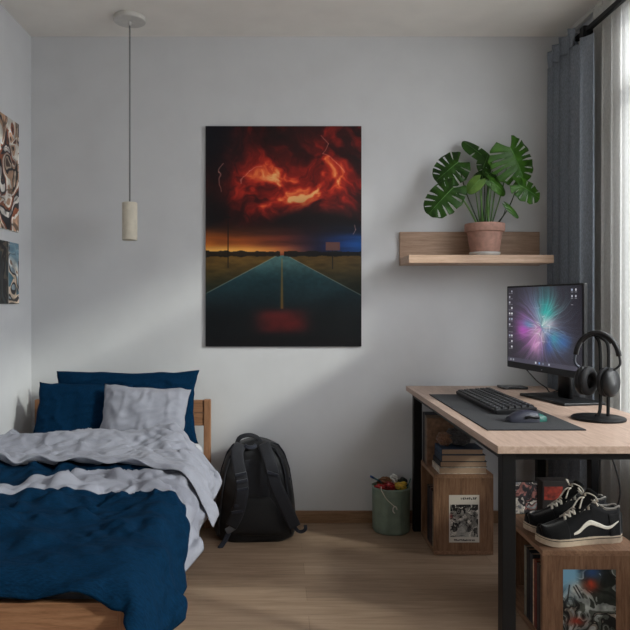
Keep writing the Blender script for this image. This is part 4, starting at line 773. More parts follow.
FOLD_UPPER_POINTS = (
 -2537,5559,1172,-2557,5594,1146,-2578,5628,1121,-2595,5664,1097,-2604,5705,1078,-2604,5750,1072,-2598,5794,1083,-2584,5835,1108,-2568,5871,1131,-2562,5914,1145,-2566,5961,1152,-2575,6009,1155,-2584,6059,1143,-2589,6106,1126,-2590,6153,1125,-2577,6197,1114,-2561,6240,1121,-2540,6287,1126,-2519,6329,1140,
 -2516,5531,1124,-2500,5598,1120,-2516,5625,1092,-2524,5665,1070,-2521,5709,1078,-2513,5754,1072,-2520,5784,1108,-2509,5826,1104,-2525,5866,1099,-2523,5916,1112,-2519,5966,1123,-2508,6008,1146,-2517,6053,1134,-2518,6099,1146,-2516,6144,1150,-2510,6188,1146,-2493,6225,1153,-2474,6261,1178,-2468,6319,1154,
 -2481,5516,1087,-2475,5578,1083,-2474,5626,1068,-2470,5674,1059,-2470,5721,1056,-2462,5751,1089,-2464,5793,1102,-2475,5827,1071,-2473,5874,1092,-2475,5925,1101,-2477,5976,1097,-2479,6023,1107,-2469,6051,1130,-2466,6099,1134,-2459,6146,1139,-2451,6191,1151,-2447,6231,1128,-2431,6255,1146,-2422,6308,1132,
 -2430,5519,1078,-2422,5593,1100,-2416,5630,1070,-2415,5675,1063,-2420,5718,1076,-2416,5763,1085,-2425,5798,1067,-2424,5842,1081,-2430,5888,1067,-2433,5937,1074,-2425,5975,1099,-2422,6021,1110,-2419,6068,1113,-2410,6099,1143,-2406,6141,1161,-2405,6177,1132,-2396,6223,1120,-2385,6250,1118,-2384,6304,1089,
 -2376,5536,1097,-2374,5609,1114,-2368,5636,1094,-2371,5683,1094,-2370,5724,1085,-2373,5761,1055,-2378,5811,1046,-2381,5855,1055,-2380,5894,1077,-2380,5936,1067,-2377,5982,1078,-2368,6019,1107,-2361,6063,1123,-2356,6107,1136,-2356,6142,1157,-2355,6191,1145,-2353,6227,1111,-2341,6251,1078,-2344,6299,1049,
 -2321,5552,1115,-2320,5607,1109,-2318,5640,1090,-2318,5687,1086,-2329,5722,1058,-2325,5771,1048,-2324,5816,1058,-2336,5851,1052,-2332,5895,1069,-2326,5933,1077,-2317,5981,1079,-2312,6022,1102,-2310,6053,1135,-2307,6098,1154,-2305,6148,1162,-2300,6195,1141,-2296,6239,1120,-2288,6251,1076,-2298,6294,1023,
 -2269,5555,1108,-2276,5610,1100,-2271,5653,1080,-2280,5676,1046,-2273,5722,1049,-2274,5767,1063,-2278,5809,1053,-2282,5851,1042,-2276,5898,1051,-2273,5942,1057,-2265,5975,1090,-2268,6022,1093,-2265,6060,1120,-2259,6105,1147,-2252,6155,1149,-2249,6205,1150,-2247,6229,1109,-2241,6269,1090,-2244,6299,1032,
 -2223,5541,1076,-2226,5596,1070,-2229,5637,1047,-2224,5682,1039,-2222,5718,1060,-2233,5756,1039,-2228,5804,1042,-2227,5850,1031,-2224,5897,1038,-2223,5942,1047,-2219,5983,1067,-2214,6030,1084,-2207,6062,1124,-2202,6108,1142,-2199,6154,1156,-2196,6199,1149,-2191,6233,1117,-2185,6261,1085,-2189,6302,1052,
 -2176,5527,1042,-2178,5596,1050,-2176,5639,1049,-2181,5674,1027,-2176,5717,1030,-2176,5762,1044,-2174,5806,1028,-2173,5849,1043,-2174,5896,1048,-2168,5943,1044,-2162,5988,1066,-2155,6033,1086,-2151,6065,1122,-2153,6109,1136,-2145,6149,1155,-2139,6190,1139,-2131,6222,1114,-2130,6262,1106,-2134,6304,1066,
 -2125,5529,1036,-2127,5590,1049,-2124,5635,1031,-2125,5680,1045,-2118,5722,1032,-2122,5761,1038,-2120,5808,1033,-2124,5852,1022,-2118,5900,1032,-2113,5944,1053,-2108,5981,1083,-2102,6025,1097,-2100,6065,1120,-2099,6100,1152,-2093,6148,1158,-2090,6187,1139,-2081,6233,1138,-2076,6260,1101,-2082,6302,1060,
 -2074,5540,1061,-2086,5615,1085,-2068,5638,1048,-2071,5678,1057,-2069,5723,1052,-2070,5768,1039,-2068,5807,1014,-2063,5856,1026,-2058,5906,1034,-2057,5947,1060,-2057,5992,1067,-2052,6014,1111,-2046,6057,1135,-2042,6100,1157,-2038,6145,1149,-2036,6183,1137,-2039,6217,1109,-2025,6265,1112,-2030,6292,1040,
 -2026,5555,1088,-2035,5609,1086,-2026,5654,1070,-2023,5687,1035,-2017,5723,1037,-2015,5767,1020,-2007,5813,1020,-2003,5862,1028,-2005,5903,1050,-2007,5948,1049,-2001,5992,1067,-1993,6018,1110,-1992,6055,1143,-1991,6101,1146,-1988,6145,1160,-1989,6185,1135,-1985,6233,1121,-1977,6256,1079,-1978,6279,1025,
 -1974,5560,1096,-1980,5612,1086,-1975,5631,1048,-1965,5674,1032,-1960,5721,1033,-1954,5766,1018,-1951,5813,1025,-1952,5855,1044,-1955,5901,1034,-1951,5942,1059,-1948,5980,1088,-1941,6026,1106,-1942,6062,1135,-1938,6097,1162,-1934,6144,1149,-1933,6192,1147,-1930,6230,1118,-1925,6267,1095,-1924,6281,1028,
 -1918,5548,1079,-1917,5603,1083,-1913,5625,1045,-1907,5670,1035,-1904,5717,1025,-1903,5763,1033,-1899,5809,1033,-1900,5856,1024,-1897,5901,1042,-1894,5945,1060,-1896,5987,1080,-1892,6017,1114,-1887,6063,1129,-1886,6097,1164,-1881,6144,1153,-1883,6190,1150,-1877,6227,1124,-1869,6266,1098,-1869,6294,1054,
 -1861,5532,1056,-1859,5590,1080,-1856,5625,1051,-1856,5672,1053,-1851,5715,1037,-1849,5763,1033,-1845,5810,1023,-1843,5857,1032,-1844,5899,1053,-1845,5944,1059,-1842,5989,1077,-1836,6032,1101,-1831,6057,1142,-1832,6100,1160,-1833,6145,1172,-1828,6186,1157,-1819,6231,1136,-1810,6275,1118,-1812,6302,1082,
 -1808,5520,1051,-1806,5579,1071,-1807,5627,1071,-1803,5674,1067,-1798,5715,1046,-1798,5764,1049,-1792,5809,1039,-1794,5854,1050,-1790,5900,1047,-1790,5940,1073,-1782,5986,1090,-1779,6030,1106,-1779,6066,1133,-1778,6100,1168,-1774,6148,1175,-1769,6195,1167,-1763,6237,1148,-1757,6274,1124,-1759,6303,1084,
 -1753,5523,1055,-1754,5586,1089,-1752,5626,1062,-1748,5673,1062,-1744,5718,1053,-1748,5762,1044,-1743,5807,1054,-1741,5850,1053,-1738,5893,1074,-1733,5933,1092,-1731,5977,1109,-1730,6019,1125,-1723,6067,1140,-1720,6107,1169,-1719,6153,1187,-1717,6201,1182,-1715,6231,1149,-1704,6275,1140,-1704,6291,1065,
 -1698,5528,1075,-1698,5593,1083,-1698,5624,1059,-1697,5668,1046,-1696,5713,1036,-1694,5759,1045,-1686,5806,1047,-1685,5849,1052,-1682,5893,1064,-1682,5939,1075,-1678,5978,1102,-1673,6023,1125,-1667,6064,1157,-1665,6106,1180,-1665,6152,1189,-1661,6198,1183,-1657,6237,1154,-1653,6260,1112,-1647,6276,1051,
 -1643,5535,1089,-1643,5593,1076,-1646,5618,1045,-1644,5665,1043,-1639,5713,1041,-1634,5760,1047,-1633,5805,1051,-1631,5851,1048,-1630,5896,1051,-1626,5942,1072,-1620,5987,1096,-1616,6030,1122,-1614,6068,1149,-1612,6108,1175,-1607,6151,1192,-1602,6199,1183,-1598,6235,1152,-1596,6262,1116,-1594,6275,1051,
 -1590,5536,1088,-1590,5586,1069,-1591,5618,1041,-1589,5663,1056,-1584,5711,1061,-1581,5757,1055,-1579,5803,1048,-1578,5849,1037,-1574,5895,1060,-1568,5941,1083,-1564,5983,1107,-1563,6025,1127,-1560,6065,1152,-1555,6107,1174,-1550,6152,1186,-1546,6199,1184,-1547,6235,1158,-1545,6257,1119,-1541,6287,1066,
 -1537,5528,1075,-1537,5576,1058,-1535,5618,1048,-1536,5662,1045,-1532,5708,1051,-1530,5754,1046,-1527,5800,1033,-1524,5845,1057,-1516,5895,1069,-1513,5940,1088,-1511,5982,1105,-1508,6022,1131,-1503,6062,1158,-1500,6109,1166,-1496,6148,1193,-1497,6190,1184,-1497,6222,1152,-1489,6250,1117,-1485,6293,1086,
 -1485,5518,1061,-1483,5575,1054,-1483,5618,1057,-1483,5660,1038,-1479,5704,1038,-1479,5749,1039,-1473,5796,1054,-1466,5846,1063,-1463,5893,1071,-1461,5938,1081,-1456,5978,1108,-1452,6017,1137,-1449,6064,1145,-1449,6098,1176,-1450,6138,1185,-1446,6178,1170,-1444,6213,1157,-1433,6245,1124,-1432,6294,1097,
 -1432,5515,1041,-1430,5575,1058,-1429,5619,1054,-1430,5665,1048,-1427,5705,1022,-1422,5752,1033,-1416,5800,1046,-1412,5844,1064,-1411,5888,1073,-1405,5934,1087,-1404,5974,1108,-1399,6019,1123,-1400,6051,1154,-1401,6088,1170,-1395,6135,1170,-1396,6175,1180,-1390,6220,1172,-1380,6234,1132,-1378,6293,1098,
 -1379,5517,1035,-1375,5573,1056,-1375,5619,1046,-1374,5660,1038,-1369,5706,1030,-1366,5754,1026,-1364,5800,1036,-1361,5840,1060,-1356,5886,1070,-1352,5929,1090,-1351,5975,1098,-1352,6008,1123,-1354,6043,1141,-1350,6081,1169,-1348,6128,1170,-1346,6168,1192,-1340,6204,1168,-1336,6248,1155,-1325,6289,1093,
 -1322,5519,1044,-1319,5576,1059,-1317,5619,1053,-1316,5659,1031,-1314,5705,1026,-1312,5752,1027,-1310,5798,1036,-1305,5843,1053,-1300,5884,1075,-1302,5931,1070,-1304,5966,1092,-1302,6014,1101,-1295,6045,1141,-1302,6076,1169,-1301,6117,1177,-1293,6161,1188,-1289,6199,1167,-1286,6246,1159,-1269,6281,1090,
 -1265,5525,1061,-1264,5589,1072,-1266,5611,1032,-1263,5657,1034,-1261,5703,1027,-1259,5749,1038,-1252,5798,1038,-1250,5839,1059,-1251,5884,1051,-1250,5922,1080,-1249,5973,1078,-1244,6019,1102,-1247,6033,1148,-1252,6074,1164,-1250,6111,1187,-1245,6157,1185,-1239,6204,1187,-1232,6234,1152,-1214,6274,1093,
 -1209,5531,1074,-1210,5585,1065,-1215,5606,1029,-1212,5652,1040,-1206,5701,1038,-1199,5749,1044,-1197,5793,1057,-1198,5837,1043,-1197,5883,1053,-1194,5929,1076,-1195,5971,1089,-1192,6011,1114,-1198,6046,1136,-1198,6078,1163,-1200,6105,1198,-1195,6153,1206,-1186,6190,1182,-1180,6232,1167,-1163,6271,1109,
 -1156,5523,1068,-1160,5562,1054,-1158,5600,1035,-1152,5647,1050,-1147,5694,1051,-1144,5741,1063,-1145,5787,1059,-1145,5831,1038,-1142,5878,1060,-1146,5917,1068,-1146,5953,1102,-1145,5994,1125,-1144,6041,1130,-1146,6058,1173,-1146,6096,1202,-1142,6138,1215,-1142,6185,1212,-1130,6218,1182,-1116,6266,1139,
 -1102,5504,1044,-1103,5545,1044,-1098,5590,1045,-1095,5636,1061,-1094,5684,1064,-1094,5729,1066,-1092,5777,1062,-1092,5819,1048,-1093,5870,1037,-1095,5913,1059,-1092,5949,1084,-1090,5987,1111,-1090,6019,1143,-1089,6058,1165,-1095,6077,1206,-1091,6124,1203,-1093,6164,1228,-1086,6205,1216,-1071,6251,1174,
 -1047,5487,1019,-1044,5532,1043,-1043,5575,1042,-1043,5621,1048,-1042,5666,1057,-1041,5713,1055,-1037,5762,1049,-1040,5806,1032,-1045,5848,1054,-1041,5894,1057,-1040,5931,1086,-1032,5971,1107,-1035,5998,1144,-1036,6040,1162,-1042,6058,1204,-1046,6105,1206,-1041,6139,1235,-1034,6182,1226,-1024,6237,1210,
 -993,5475,1000,-991,5512,1040,-992,5558,1027,-989,5602,1039,-989,5648,1032,-986,5695,1036,-986,5742,1030,-988,5787,1044,-988,5828,1055,-984,5867,1067,-986,5901,1099,-980,5943,1114,-985,5982,1126,-988,6010,1161,-987,6051,1191,-991,6094,1191,-989,6111,1234,-988,6152,1249,-975,6204,1225,
 -937,5454,1000,-933,5493,1039,-933,5537,1029,-931,5582,1024,-931,5628,1027,-933,5674,1022,-934,5719,1035,-933,5766,1039,-933,5805,1065,-931,5848,1063,-935,5894,1069,-932,5916,1108,-931,5966,1112,-935,6005,1140,-931,6040,1174,-939,6071,1180,-938,6104,1213,-936,6130,1248,-957,6153,1217,
 -882,5425,1009,-871,5472,1042,-874,5515,1024,-875,5559,1023,-876,5606,1022,-879,5653,1020,-879,5699,1029,-879,5744,1047,-878,5788,1057,-879,5831,1047,-884,5873,1065,-881,5915,1081,-874,5949,1110,-880,5995,1120,-879,6028,1152,-891,6070,1148,-888,6090,1185,-895,6129,1208,-907,6184,1204,
 -827,5393,1015,-815,5447,1033,-817,5494,1030,-821,5537,1031,-821,5584,1023,-823,5632,1018,-823,5680,1035,-828,5725,1026,-828,5771,1037,-828,5807,1061,-829,5851,1060,-825,5903,1063,-819,5935,1099,-825,5977,1108,-837,6020,1110,-851,6059,1121,-839,6095,1147,-857,6132,1158,-865,6185,1155,
 -775,5364,1006,-760,5423,1028,-762,5469,1025,-764,5516,1023,-768,5565,1013,-766,5612,1020,-769,5657,1026,-774,5699,1018,-774,5743,1036,-771,5789,1046,-774,5835,1034,-769,5877,1060,-780,5920,1057,-784,5966,1065,-799,6009,1067,-811,6049,1072,-806,6091,1091,-815,6129,1107,-824,6183,1105,
 -728,5338,977,-712,5397,999,-709,5445,1003,-709,5494,1002,-711,5542,1000,-716,5590,997,-715,5635,1007,-724,5680,1000,-727,5723,1000,-720,5767,1016,-724,5816,1011,-726,5858,1018,-734,5905,1022,-752,5947,1016,-755,5992,1028,-762,6038,1032,-764,6079,1050,-774,6122,1058,-778,6175,1061,
 -687,5316,933,-678,5375,949,-666,5421,961,-663,5470,965,-665,5517,967,-668,5564,968,-681,5609,962,-672,5654,972,-675,5702,965,-667,5748,980,-675,5796,974,-688,5839,974,-699,5883,975,-703,5931,982,-710,5972,989,-713,6019,998,-718,6063,1009,-734,6106,1011,-732,6160,1022,
 -652,5294,883,-643,5351,901,-634,5397,910,-629,5444,918,-631,5490,921,-629,5536,929,-638,5583,925,-641,5629,922,-631,5678,929,-635,5728,928,-638,5772,930,-654,5815,925,-653,5862,937,-663,5904,942,-666,5948,951,-667,5997,962,-678,6042,966,-694,6086,966,-687,6139,983,
 -620,5272,830,-604,5326,854,-608,5373,856,-607,5417,864,-602,5463,872,-612,5510,873,-603,5556,881,-600,5607,883,-614,5655,871,-604,5701,879,-594,5746,892,-611,5789,885,-616,5837,893,-627,5872,900,-625,5922,909,-633,5971,915,-651,6015,915,-651,6060,924,-647,6111,940,
 -590,5247,777,-572,5302,802,-571,5346,811,-579,5393,812,-587,5435,816,-582,5483,823,-586,5532,825,-581,5580,829,-575,5626,832,-576,5675,829,-563,5717,843,-567,5764,847,-581,5809,845,-606,5849,844,-611,5897,852,-608,5941,863,-617,5988,865,-607,6028,885,-606,6079,899,
 -555,5217,729,-540,5277,750,-537,5322,763,-544,5364,767,-557,5409,766,-569,5455,765,-569,5504,769,-572,5554,771,-581,5602,775,-572,5644,779,-557,5689,785,-547,5734,792,-560,5779,792,-567,5825,797,-588,5869,797,-574,5910,814,-574,5956,822,-562,5985,856,-565,6044,859,
 -530,5198,672,-510,5252,696,-510,5297,709,-504,5341,722,-507,5387,730,-524,5431,724,-539,5478,721,-552,5524,720,-564,5571,721,-574,5617,724,-579,5664,728,-575,5711,734,-548,5748,735,-568,5791,742,-560,5836,746,-545,5875,767,-530,5911,794,-516,5944,824,-527,6007,817,
 -498,5179,617,-494,5224,628,-486,5271,638,-479,5316,651,-469,5360,666,-476,5405,673,-483,5452,678,-492,5498,680,-505,5543,675,-521,5586,666,-537,5631,656,-551,5676,650,-557,5722,650,-552,5767,660,-535,5806,684,-519,5845,713,-505,5883,738,-495,5924,759,-493,5969,773,)
FOLD_LOWER_POINTS = (
 -2537,5559,1172,-2557,5594,1146,-2578,5628,1121,-2595,5664,1097,-2604,5705,1078,-2604,5750,1072,-2598,5794,1083,-2584,5835,1108,-2568,5871,1131,-2562,5914,1145,-2566,5961,1152,-2575,6009,1155,-2584,6059,1143,-2589,6106,1126,-2590,6153,1125,-2577,6197,1114,-2561,6240,1121,-2540,6287,1126,-2519,6329,1140,
 -2516,5531,1124,-2542,5564,1078,-2548,5605,1060,-2549,5651,1054,-2549,5700,1051,-2546,5748,1050,-2543,5794,1059,-2544,5842,1059,-2541,5887,1071,-2538,5934,1081,-2529,5982,1092,-2523,6031,1093,-2527,6059,1106,-2532,6102,1124,-2518,6148,1129,-2521,6196,1122,-2507,6226,1085,-2485,6257,1117,-2468,6319,1154,
 -2481,5516,1087,-2490,5565,1070,-2495,5608,1047,-2496,5656,1033,-2494,5705,1027,-2489,5749,1043,-2490,5795,1047,-2498,5841,1038,-2496,5891,1044,-2490,5942,1053,-2497,5990,1048,-2488,6034,1062,-2491,6073,1075,-2483,6100,1096,-2475,6141,1103,-2463,6186,1114,-2455,6232,1108,-2445,6271,1083,-2422,6308,1132,
 -2430,5519,1078,-2440,5567,1042,-2437,5617,1047,-2437,5662,1026,-2437,5710,1023,-2438,5756,1026,-2444,5797,1022,-2443,5846,1036,-2443,5898,1027,-2446,5940,1049,-2443,5986,1043,-2441,6023,1056,-2436,6067,1075,-2427,6091,1115,-2422,6137,1103,-2418,6175,1096,-2419,6213,1069,-2398,6257,1072,-2384,6304,1089,
 -2376,5536,1097,-2386,5580,1069,-2381,5622,1046,-2389,5667,1049,-2388,5713,1044,-2390,5755,1024,-2390,5804,1029,-2389,5852,1026,-2392,5896,1038,-2395,5939,1030,-2389,5978,1054,-2383,6026,1059,-2378,6060,1089,-2376,6095,1106,-2372,6139,1124,-2370,6179,1103,-2367,6220,1072,-2360,6239,1032,-2344,6299,1049,
 -2321,5552,1115,-2333,5587,1066,-2334,5626,1053,-2340,5665,1047,-2337,5713,1040,-2338,5759,1023,-2339,5804,1028,-2337,5850,1031,-2342,5892,1019,-2339,5935,1040,-2332,5982,1038,-2330,6016,1070,-2324,6056,1093,-2323,6094,1110,-2323,6143,1126,-2317,6194,1112,-2311,6224,1076,-2306,6242,1034,-2298,6294,1023,
 -2269,5555,1108,-2284,5578,1043,-2283,5623,1033,-2287,5665,1023,-2284,5712,1025,-2284,5760,1023,-2285,5804,1027,-2289,5847,1011,-2285,5891,1026,-2283,5937,1024,-2280,5973,1054,-2280,6016,1071,-2277,6066,1073,-2269,6101,1107,-2266,6150,1129,-2261,6189,1111,-2259,6226,1080,-2255,6225,1033,-2244,6299,1032,
 -2223,5541,1076,-2234,5576,1021,-2234,5622,1012,-2232,5666,1014,-2234,5712,1007,-2233,5757,1018,-2236,5802,1002,-2236,5845,1002,-2234,5892,1015,-2237,5937,1014,-2236,5982,1028,-2231,6026,1050,-2220,6068,1076,-2215,6110,1107,-2212,6148,1123,-2211,6195,1121,-2204,6214,1080,-2196,6234,1040,-2189,6302,1052,
 -2176,5527,1042,-2182,5576,999,-2181,5620,1011,-2181,5665,1000,-2179,5712,1008,-2180,5758,996,-2179,5804,1007,-2181,5848,997,-2182,5893,1006,-2183,5936,1021,-2179,5985,1029,-2171,6029,1051,-2167,6069,1079,-2165,6106,1108,-2159,6146,1126,-2156,6191,1116,-2144,6222,1088,-2139,6241,1045,-2134,6304,1066,
 -2125,5529,1036,-2132,5574,1020,-2126,5618,1002,-2126,5665,997,-2125,5712,1003,-2125,5759,1006,-2126,5806,1005,-2127,5850,988,-2126,5895,1009,-2124,5942,1011,-2120,5979,1043,-2119,6025,1054,-2114,6064,1080,-2110,6095,1116,-2102,6142,1121,-2098,6186,1107,-2089,6209,1081,-2085,6246,1056,-2082,6302,1060,
 -2074,5540,1061,-2076,5583,1036,-2069,5624,1010,-2070,5669,1000,-2075,5715,1005,-2076,5762,999,-2072,5807,987,-2068,5854,1001,-2069,5898,998,-2069,5937,1022,-2069,5983,1029,-2068,6019,1061,-2060,6054,1092,-2054,6099,1111,-2052,6140,1127,-2044,6183,1113,-2041,6222,1087,-2035,6231,1044,-2030,6292,1040,
 -2026,5555,1088,-2023,5587,1041,-2022,5628,1025,-2024,5671,1005,-2022,5715,993,-2018,5762,999,-2016,5808,983,-2018,5849,1001,-2017,5896,1004,-2018,5937,1017,-2016,5982,1032,-2010,6027,1059,-2006,6054,1097,-2004,6093,1122,-2004,6138,1112,-1997,6183,1114,-1988,6208,1080,-1978,6238,1043,-1978,6279,1025,
 -1974,5560,1096,-1968,5587,1041,-1968,5624,1014,-1964,5671,1002,-1965,5713,990,-1961,5761,986,-1965,5803,1002,-1967,5847,1006,-1969,5893,1011,-1962,5939,1018,-1957,5985,1039,-1955,6028,1061,-1955,6061,1092,-1953,6092,1129,-1948,6141,1120,-1940,6185,1106,-1937,6229,1088,-1930,6217,1043,-1924,6281,1028,
 -1918,5548,1079,-1910,5580,1020,-1906,5627,1015,-1906,5669,995,-1908,5714,995,-1911,5756,1002,-1912,5802,1005,-1913,5849,998,-1909,5896,1009,-1907,5943,1023,-1904,5978,1052,-1903,6018,1075,-1900,6064,1094,-1895,6099,1123,-1891,6142,1126,-1888,6188,1119,-1884,6229,1096,-1873,6220,1049,-1869,6294,1054,
 -1861,5532,1056,-1850,5579,1011,-1851,5625,1010,-1860,5669,1023,-1858,5711,1007,-1859,5756,997,-1857,5804,993,-1856,5848,1006,-1856,5893,1022,-1855,5938,1035,-1851,5983,1048,-1845,6027,1069,-1840,6067,1096,-1839,6097,1132,-1840,6144,1142,-1835,6190,1129,-1823,6224,1099,-1812,6240,1057,-1812,6302,1082,
 -1808,5520,1051,-1811,5582,1040,-1808,5625,1044,-1807,5673,1033,-1804,5713,1012,-1808,5759,1016,-1805,5806,1011,-1807,5847,1013,-1802,5893,1017,-1797,5940,1035,-1790,5984,1055,-1787,6026,1076,-1787,6065,1102,-1785,6102,1131,-1783,6149,1150,-1774,6192,1135,-1767,6234,1111,-1760,6246,1069,-1759,6303,1084,
 -1753,5523,1055,-1756,5581,1057,-1753,5625,1038,-1750,5672,1036,-1757,5712,1012,-1755,5758,1005,-1754,5801,1023,-1751,5847,1017,-1745,5893,1032,-1742,5933,1058,-1738,5979,1069,-1734,6021,1086,-1731,6065,1110,-1727,6107,1140,-1725,6151,1161,-1721,6197,1151,-1716,6217,1112,-1706,6245,1077,-1704,6291,1065,
 -1698,5528,1075,-1701,5578,1047,-1700,5622,1032,-1703,5664,1013,-1703,5710,1008,-1701,5757,1012,-1697,5803,1017,-1693,5849,1032,-1690,5891,1039,-1689,5935,1050,-1687,5981,1068,-1679,6020,1099,-1674,6063,1127,-1672,6106,1148,-1671,6151,1167,-1667,6196,1157,-1659,6224,1117,-1649,6222,1072,-1647,6276,1051,
 -1643,5535,1089,-1649,5572,1035,-1650,5617,1018,-1649,5662,1012,-1646,5710,1015,-1643,5759,1022,-1640,5805,1031,-1641,5848,1015,-1640,5895,1023,-1635,5941,1042,-1628,5986,1066,-1624,6029,1092,-1621,6068,1118,-1619,6107,1144,-1614,6149,1167,-1606,6197,1157,-1600,6225,1119,-1595,6224,1078,-1594,6275,1051,
 -1590,5536,1088,-1595,5573,1031,-1595,5616,1015,-1594,5663,1028,-1590,5711,1033,-1587,5758,1032,-1589,5801,1016,-1588,5848,1009,-1582,5897,1024,-1577,5944,1047,-1574,5981,1079,-1571,6022,1099,-1569,6067,1117,-1561,6102,1148,-1555,6149,1157,-1549,6192,1156,-1546,6226,1123,-1542,6212,1077,-1541,6287,1066,
 -1537,5528,1075,-1540,5573,1021,-1539,5621,1019,-1542,5662,1019,-1541,5708,1016,-1536,5754,1019,-1536,5801,1005,-1533,5847,1027,-1526,5896,1038,-1523,5937,1063,-1522,5983,1069,-1518,6024,1093,-1513,6061,1125,-1506,6101,1143,-1501,6146,1147,-1499,6183,1142,-1494,6213,1118,-1484,6226,1078,-1485,6293,1086,
 -1485,5518,1061,-1485,5574,1010,-1487,5619,1029,-1490,5662,1007,-1491,5707,998,-1488,5752,1014,-1482,5797,1027,-1477,5846,1040,-1474,5893,1045,-1472,5940,1050,-1469,5977,1080,-1464,6019,1106,-1459,6060,1125,-1455,6104,1131,-1449,6143,1150,-1447,6189,1152,-1438,6216,1115,-1431,6246,1084,-1432,6294,1097,
 -1432,5515,1041,-1438,5586,1027,-1438,5625,1008,-1436,5665,1008,-1434,5710,1002,-1430,5757,1013,-1426,5804,1021,-1422,5846,1039,-1421,5890,1048,-1417,5938,1057,-1413,5978,1086,-1411,6024,1090,-1407,6053,1118,-1405,6098,1127,-1399,6141,1150,-1389,6190,1154,-1381,6217,1116,-1378,6237,1074,-1378,6293,1098,
 -1379,5517,1035,-1386,5580,1023,-1382,5622,1015,-1379,5669,1010,-1377,5713,995,-1374,5760,1000,-1373,5805,1014,-1369,5845,1037,-1367,5893,1048,-1361,5938,1065,-1362,5985,1070,-1359,6023,1091,-1351,6056,1111,-1348,6099,1137,-1342,6143,1153,-1336,6187,1137,-1330,6212,1117,-1324,6230,1077,-1325,6289,1093,
 -1322,5519,1044,-1330,5575,1028,-1326,5621,1015,-1324,5665,1004,-1322,5712,1000,-1321,5759,1001,-1319,5806,1009,-1314,5848,1032,-1310,5896,1042,-1310,5943,1050,-1309,5986,1068,-1306,6033,1079,-1295,6069,1106,-1289,6103,1134,-1288,6146,1147,-1285,6188,1150,-1279,6225,1125,-1269,6223,1079,-1269,6281,1090,
 -1265,5525,1061,-1271,5574,1023,-1270,5617,1007,-1270,5664,1003,-1269,5711,1006,-1267,5758,1010,-1262,5807,1016,-1257,5853,1030,-1257,5900,1031,-1257,5946,1042,-1254,5996,1056,-1248,6037,1084,-1244,6073,1117,-1239,6106,1141,-1240,6142,1165,-1232,6189,1159,-1223,6225,1132,-1212,6219,1084,-1214,6274,1093,
 -1209,5531,1074,-1217,5570,1018,-1217,5616,1005,-1215,5665,1002,-1212,5714,1007,-1209,5763,1019,-1205,5809,1012,-1203,5855,1022,-1204,5904,1021,-1200,5954,1037,-1196,6004,1059,-1193,6037,1092,-1191,6075,1116,-1186,6097,1155,-1184,6142,1170,-1176,6185,1161,-1168,6226,1140,-1157,6217,1095,-1163,6271,1109,
 -1156,5523,1068,-1161,5564,1011,-1159,5615,1005,-1156,5664,1016,-1152,5714,1021,-1152,5761,1030,-1151,5805,1015,-1152,5854,1010,-1149,5905,1024,-1147,5954,1045,-1146,5990,1078,-1142,6036,1091,-1139,6071,1120,-1134,6096,1157,-1130,6135,1184,-1126,6181,1183,-1117,6221,1158,-1106,6217,1113,-1116,6266,1139,
 -1102,5504,1044,-1100,5561,1001,-1099,5609,1020,-1097,5658,1031,-1097,5706,1030,-1098,5752,1032,-1099,5797,1013,-1096,5849,1009,-1093,5900,1022,-1093,5947,1040,-1093,5985,1066,-1089,6016,1102,-1084,6056,1128,-1080,6099,1148,-1079,6123,1185,-1079,6165,1183,-1069,6214,1183,-1058,6215,1143,-1071,6251,1174,
 -1047,5487,1019,-1041,5552,1003,-1043,5600,1011,-1044,5644,1025,-1046,5690,1022,-1044,5738,1021,-1043,5786,1009,-1041,5836,1011,-1041,5882,1026,-1040,5925,1045,-1035,5969,1065,-1030,6009,1091,-1028,6044,1122,-1029,6080,1149,-1023,6105,1179,-1030,6145,1205,-1031,6180,1201,-1021,6202,1178,-1024,6237,1210,
 -993,5475,1000,-989,5543,985,-989,5583,1005,-992,5627,1005,-991,5674,1006,-989,5721,1007,-988,5769,1005,-988,5815,1012,-987,5859,1029,-993,5897,1058,-991,5938,1082,-987,5981,1102,-985,6024,1124,-987,6066,1146,-974,6117,1157,-978,6146,1146,-1000,6221,1117,-1000,6154,1177,-975,6204,1225,
 -937,5454,1000,-937,5518,999,-934,5563,987,-933,5607,1000,-935,5653,994,-936,5699,996,-936,5746,1002,-937,5788,1026,-935,5836,1033,-943,5883,1032,-945,5929,1044,-943,5968,1074,-940,6007,1107,-929,6051,1131,-947,6092,1137,-940,6130,1169,-944,6212,1100,-954,6179,1175,-957,6153,1217,
 -882,5425,1009,-880,5490,997,-878,5535,998,-878,5582,998,-881,5628,997,-882,5676,993,-886,5722,997,-887,5772,997,-890,5815,1017,-890,5860,1030,-893,5908,1032,-890,5950,1058,-886,5989,1093,-886,6030,1116,-889,6075,1128,-914,6107,1108,-918,6141,1141,-915,6134,1162,-907,6184,1204,
 -827,5393,1015,-825,5461,999,-825,5508,997,-826,5555,996,-829,5601,991,-829,5651,999,-833,5699,1001,-835,5748,1003,-835,5792,1017,-840,5838,1011,-839,5883,1025,-843,5926,1044,-840,5964,1075,-844,6012,1081,-854,6056,1083,-882,6089,1080,-893,6137,1083,-869,6138,1117,-865,6185,1155,
 -775,5364,1006,-771,5433,998,-771,5481,999,-772,5529,996,-776,5577,985,-776,5626,995,-781,5674,987,-784,5721,989,-785,5765,1008,-785,5811,1015,-795,5858,1005,-792,5896,1034,-799,5943,1037,-807,5989,1039,-822,6033,1036,-834,6077,1040,-848,6116,1040,-832,6130,1066,-824,6183,1105,
 -728,5338,977,-722,5408,968,-716,5455,980,-716,5505,978,-718,5553,978,-723,5601,977,-726,5649,978,-730,5695,978,-742,5741,971,-739,5788,979,-737,5829,997,-743,5876,1000,-759,5921,996,-768,5967,997,-782,6013,995,-780,6056,1013,-800,6097,1001,-802,6141,1012,-778,6175,1061,
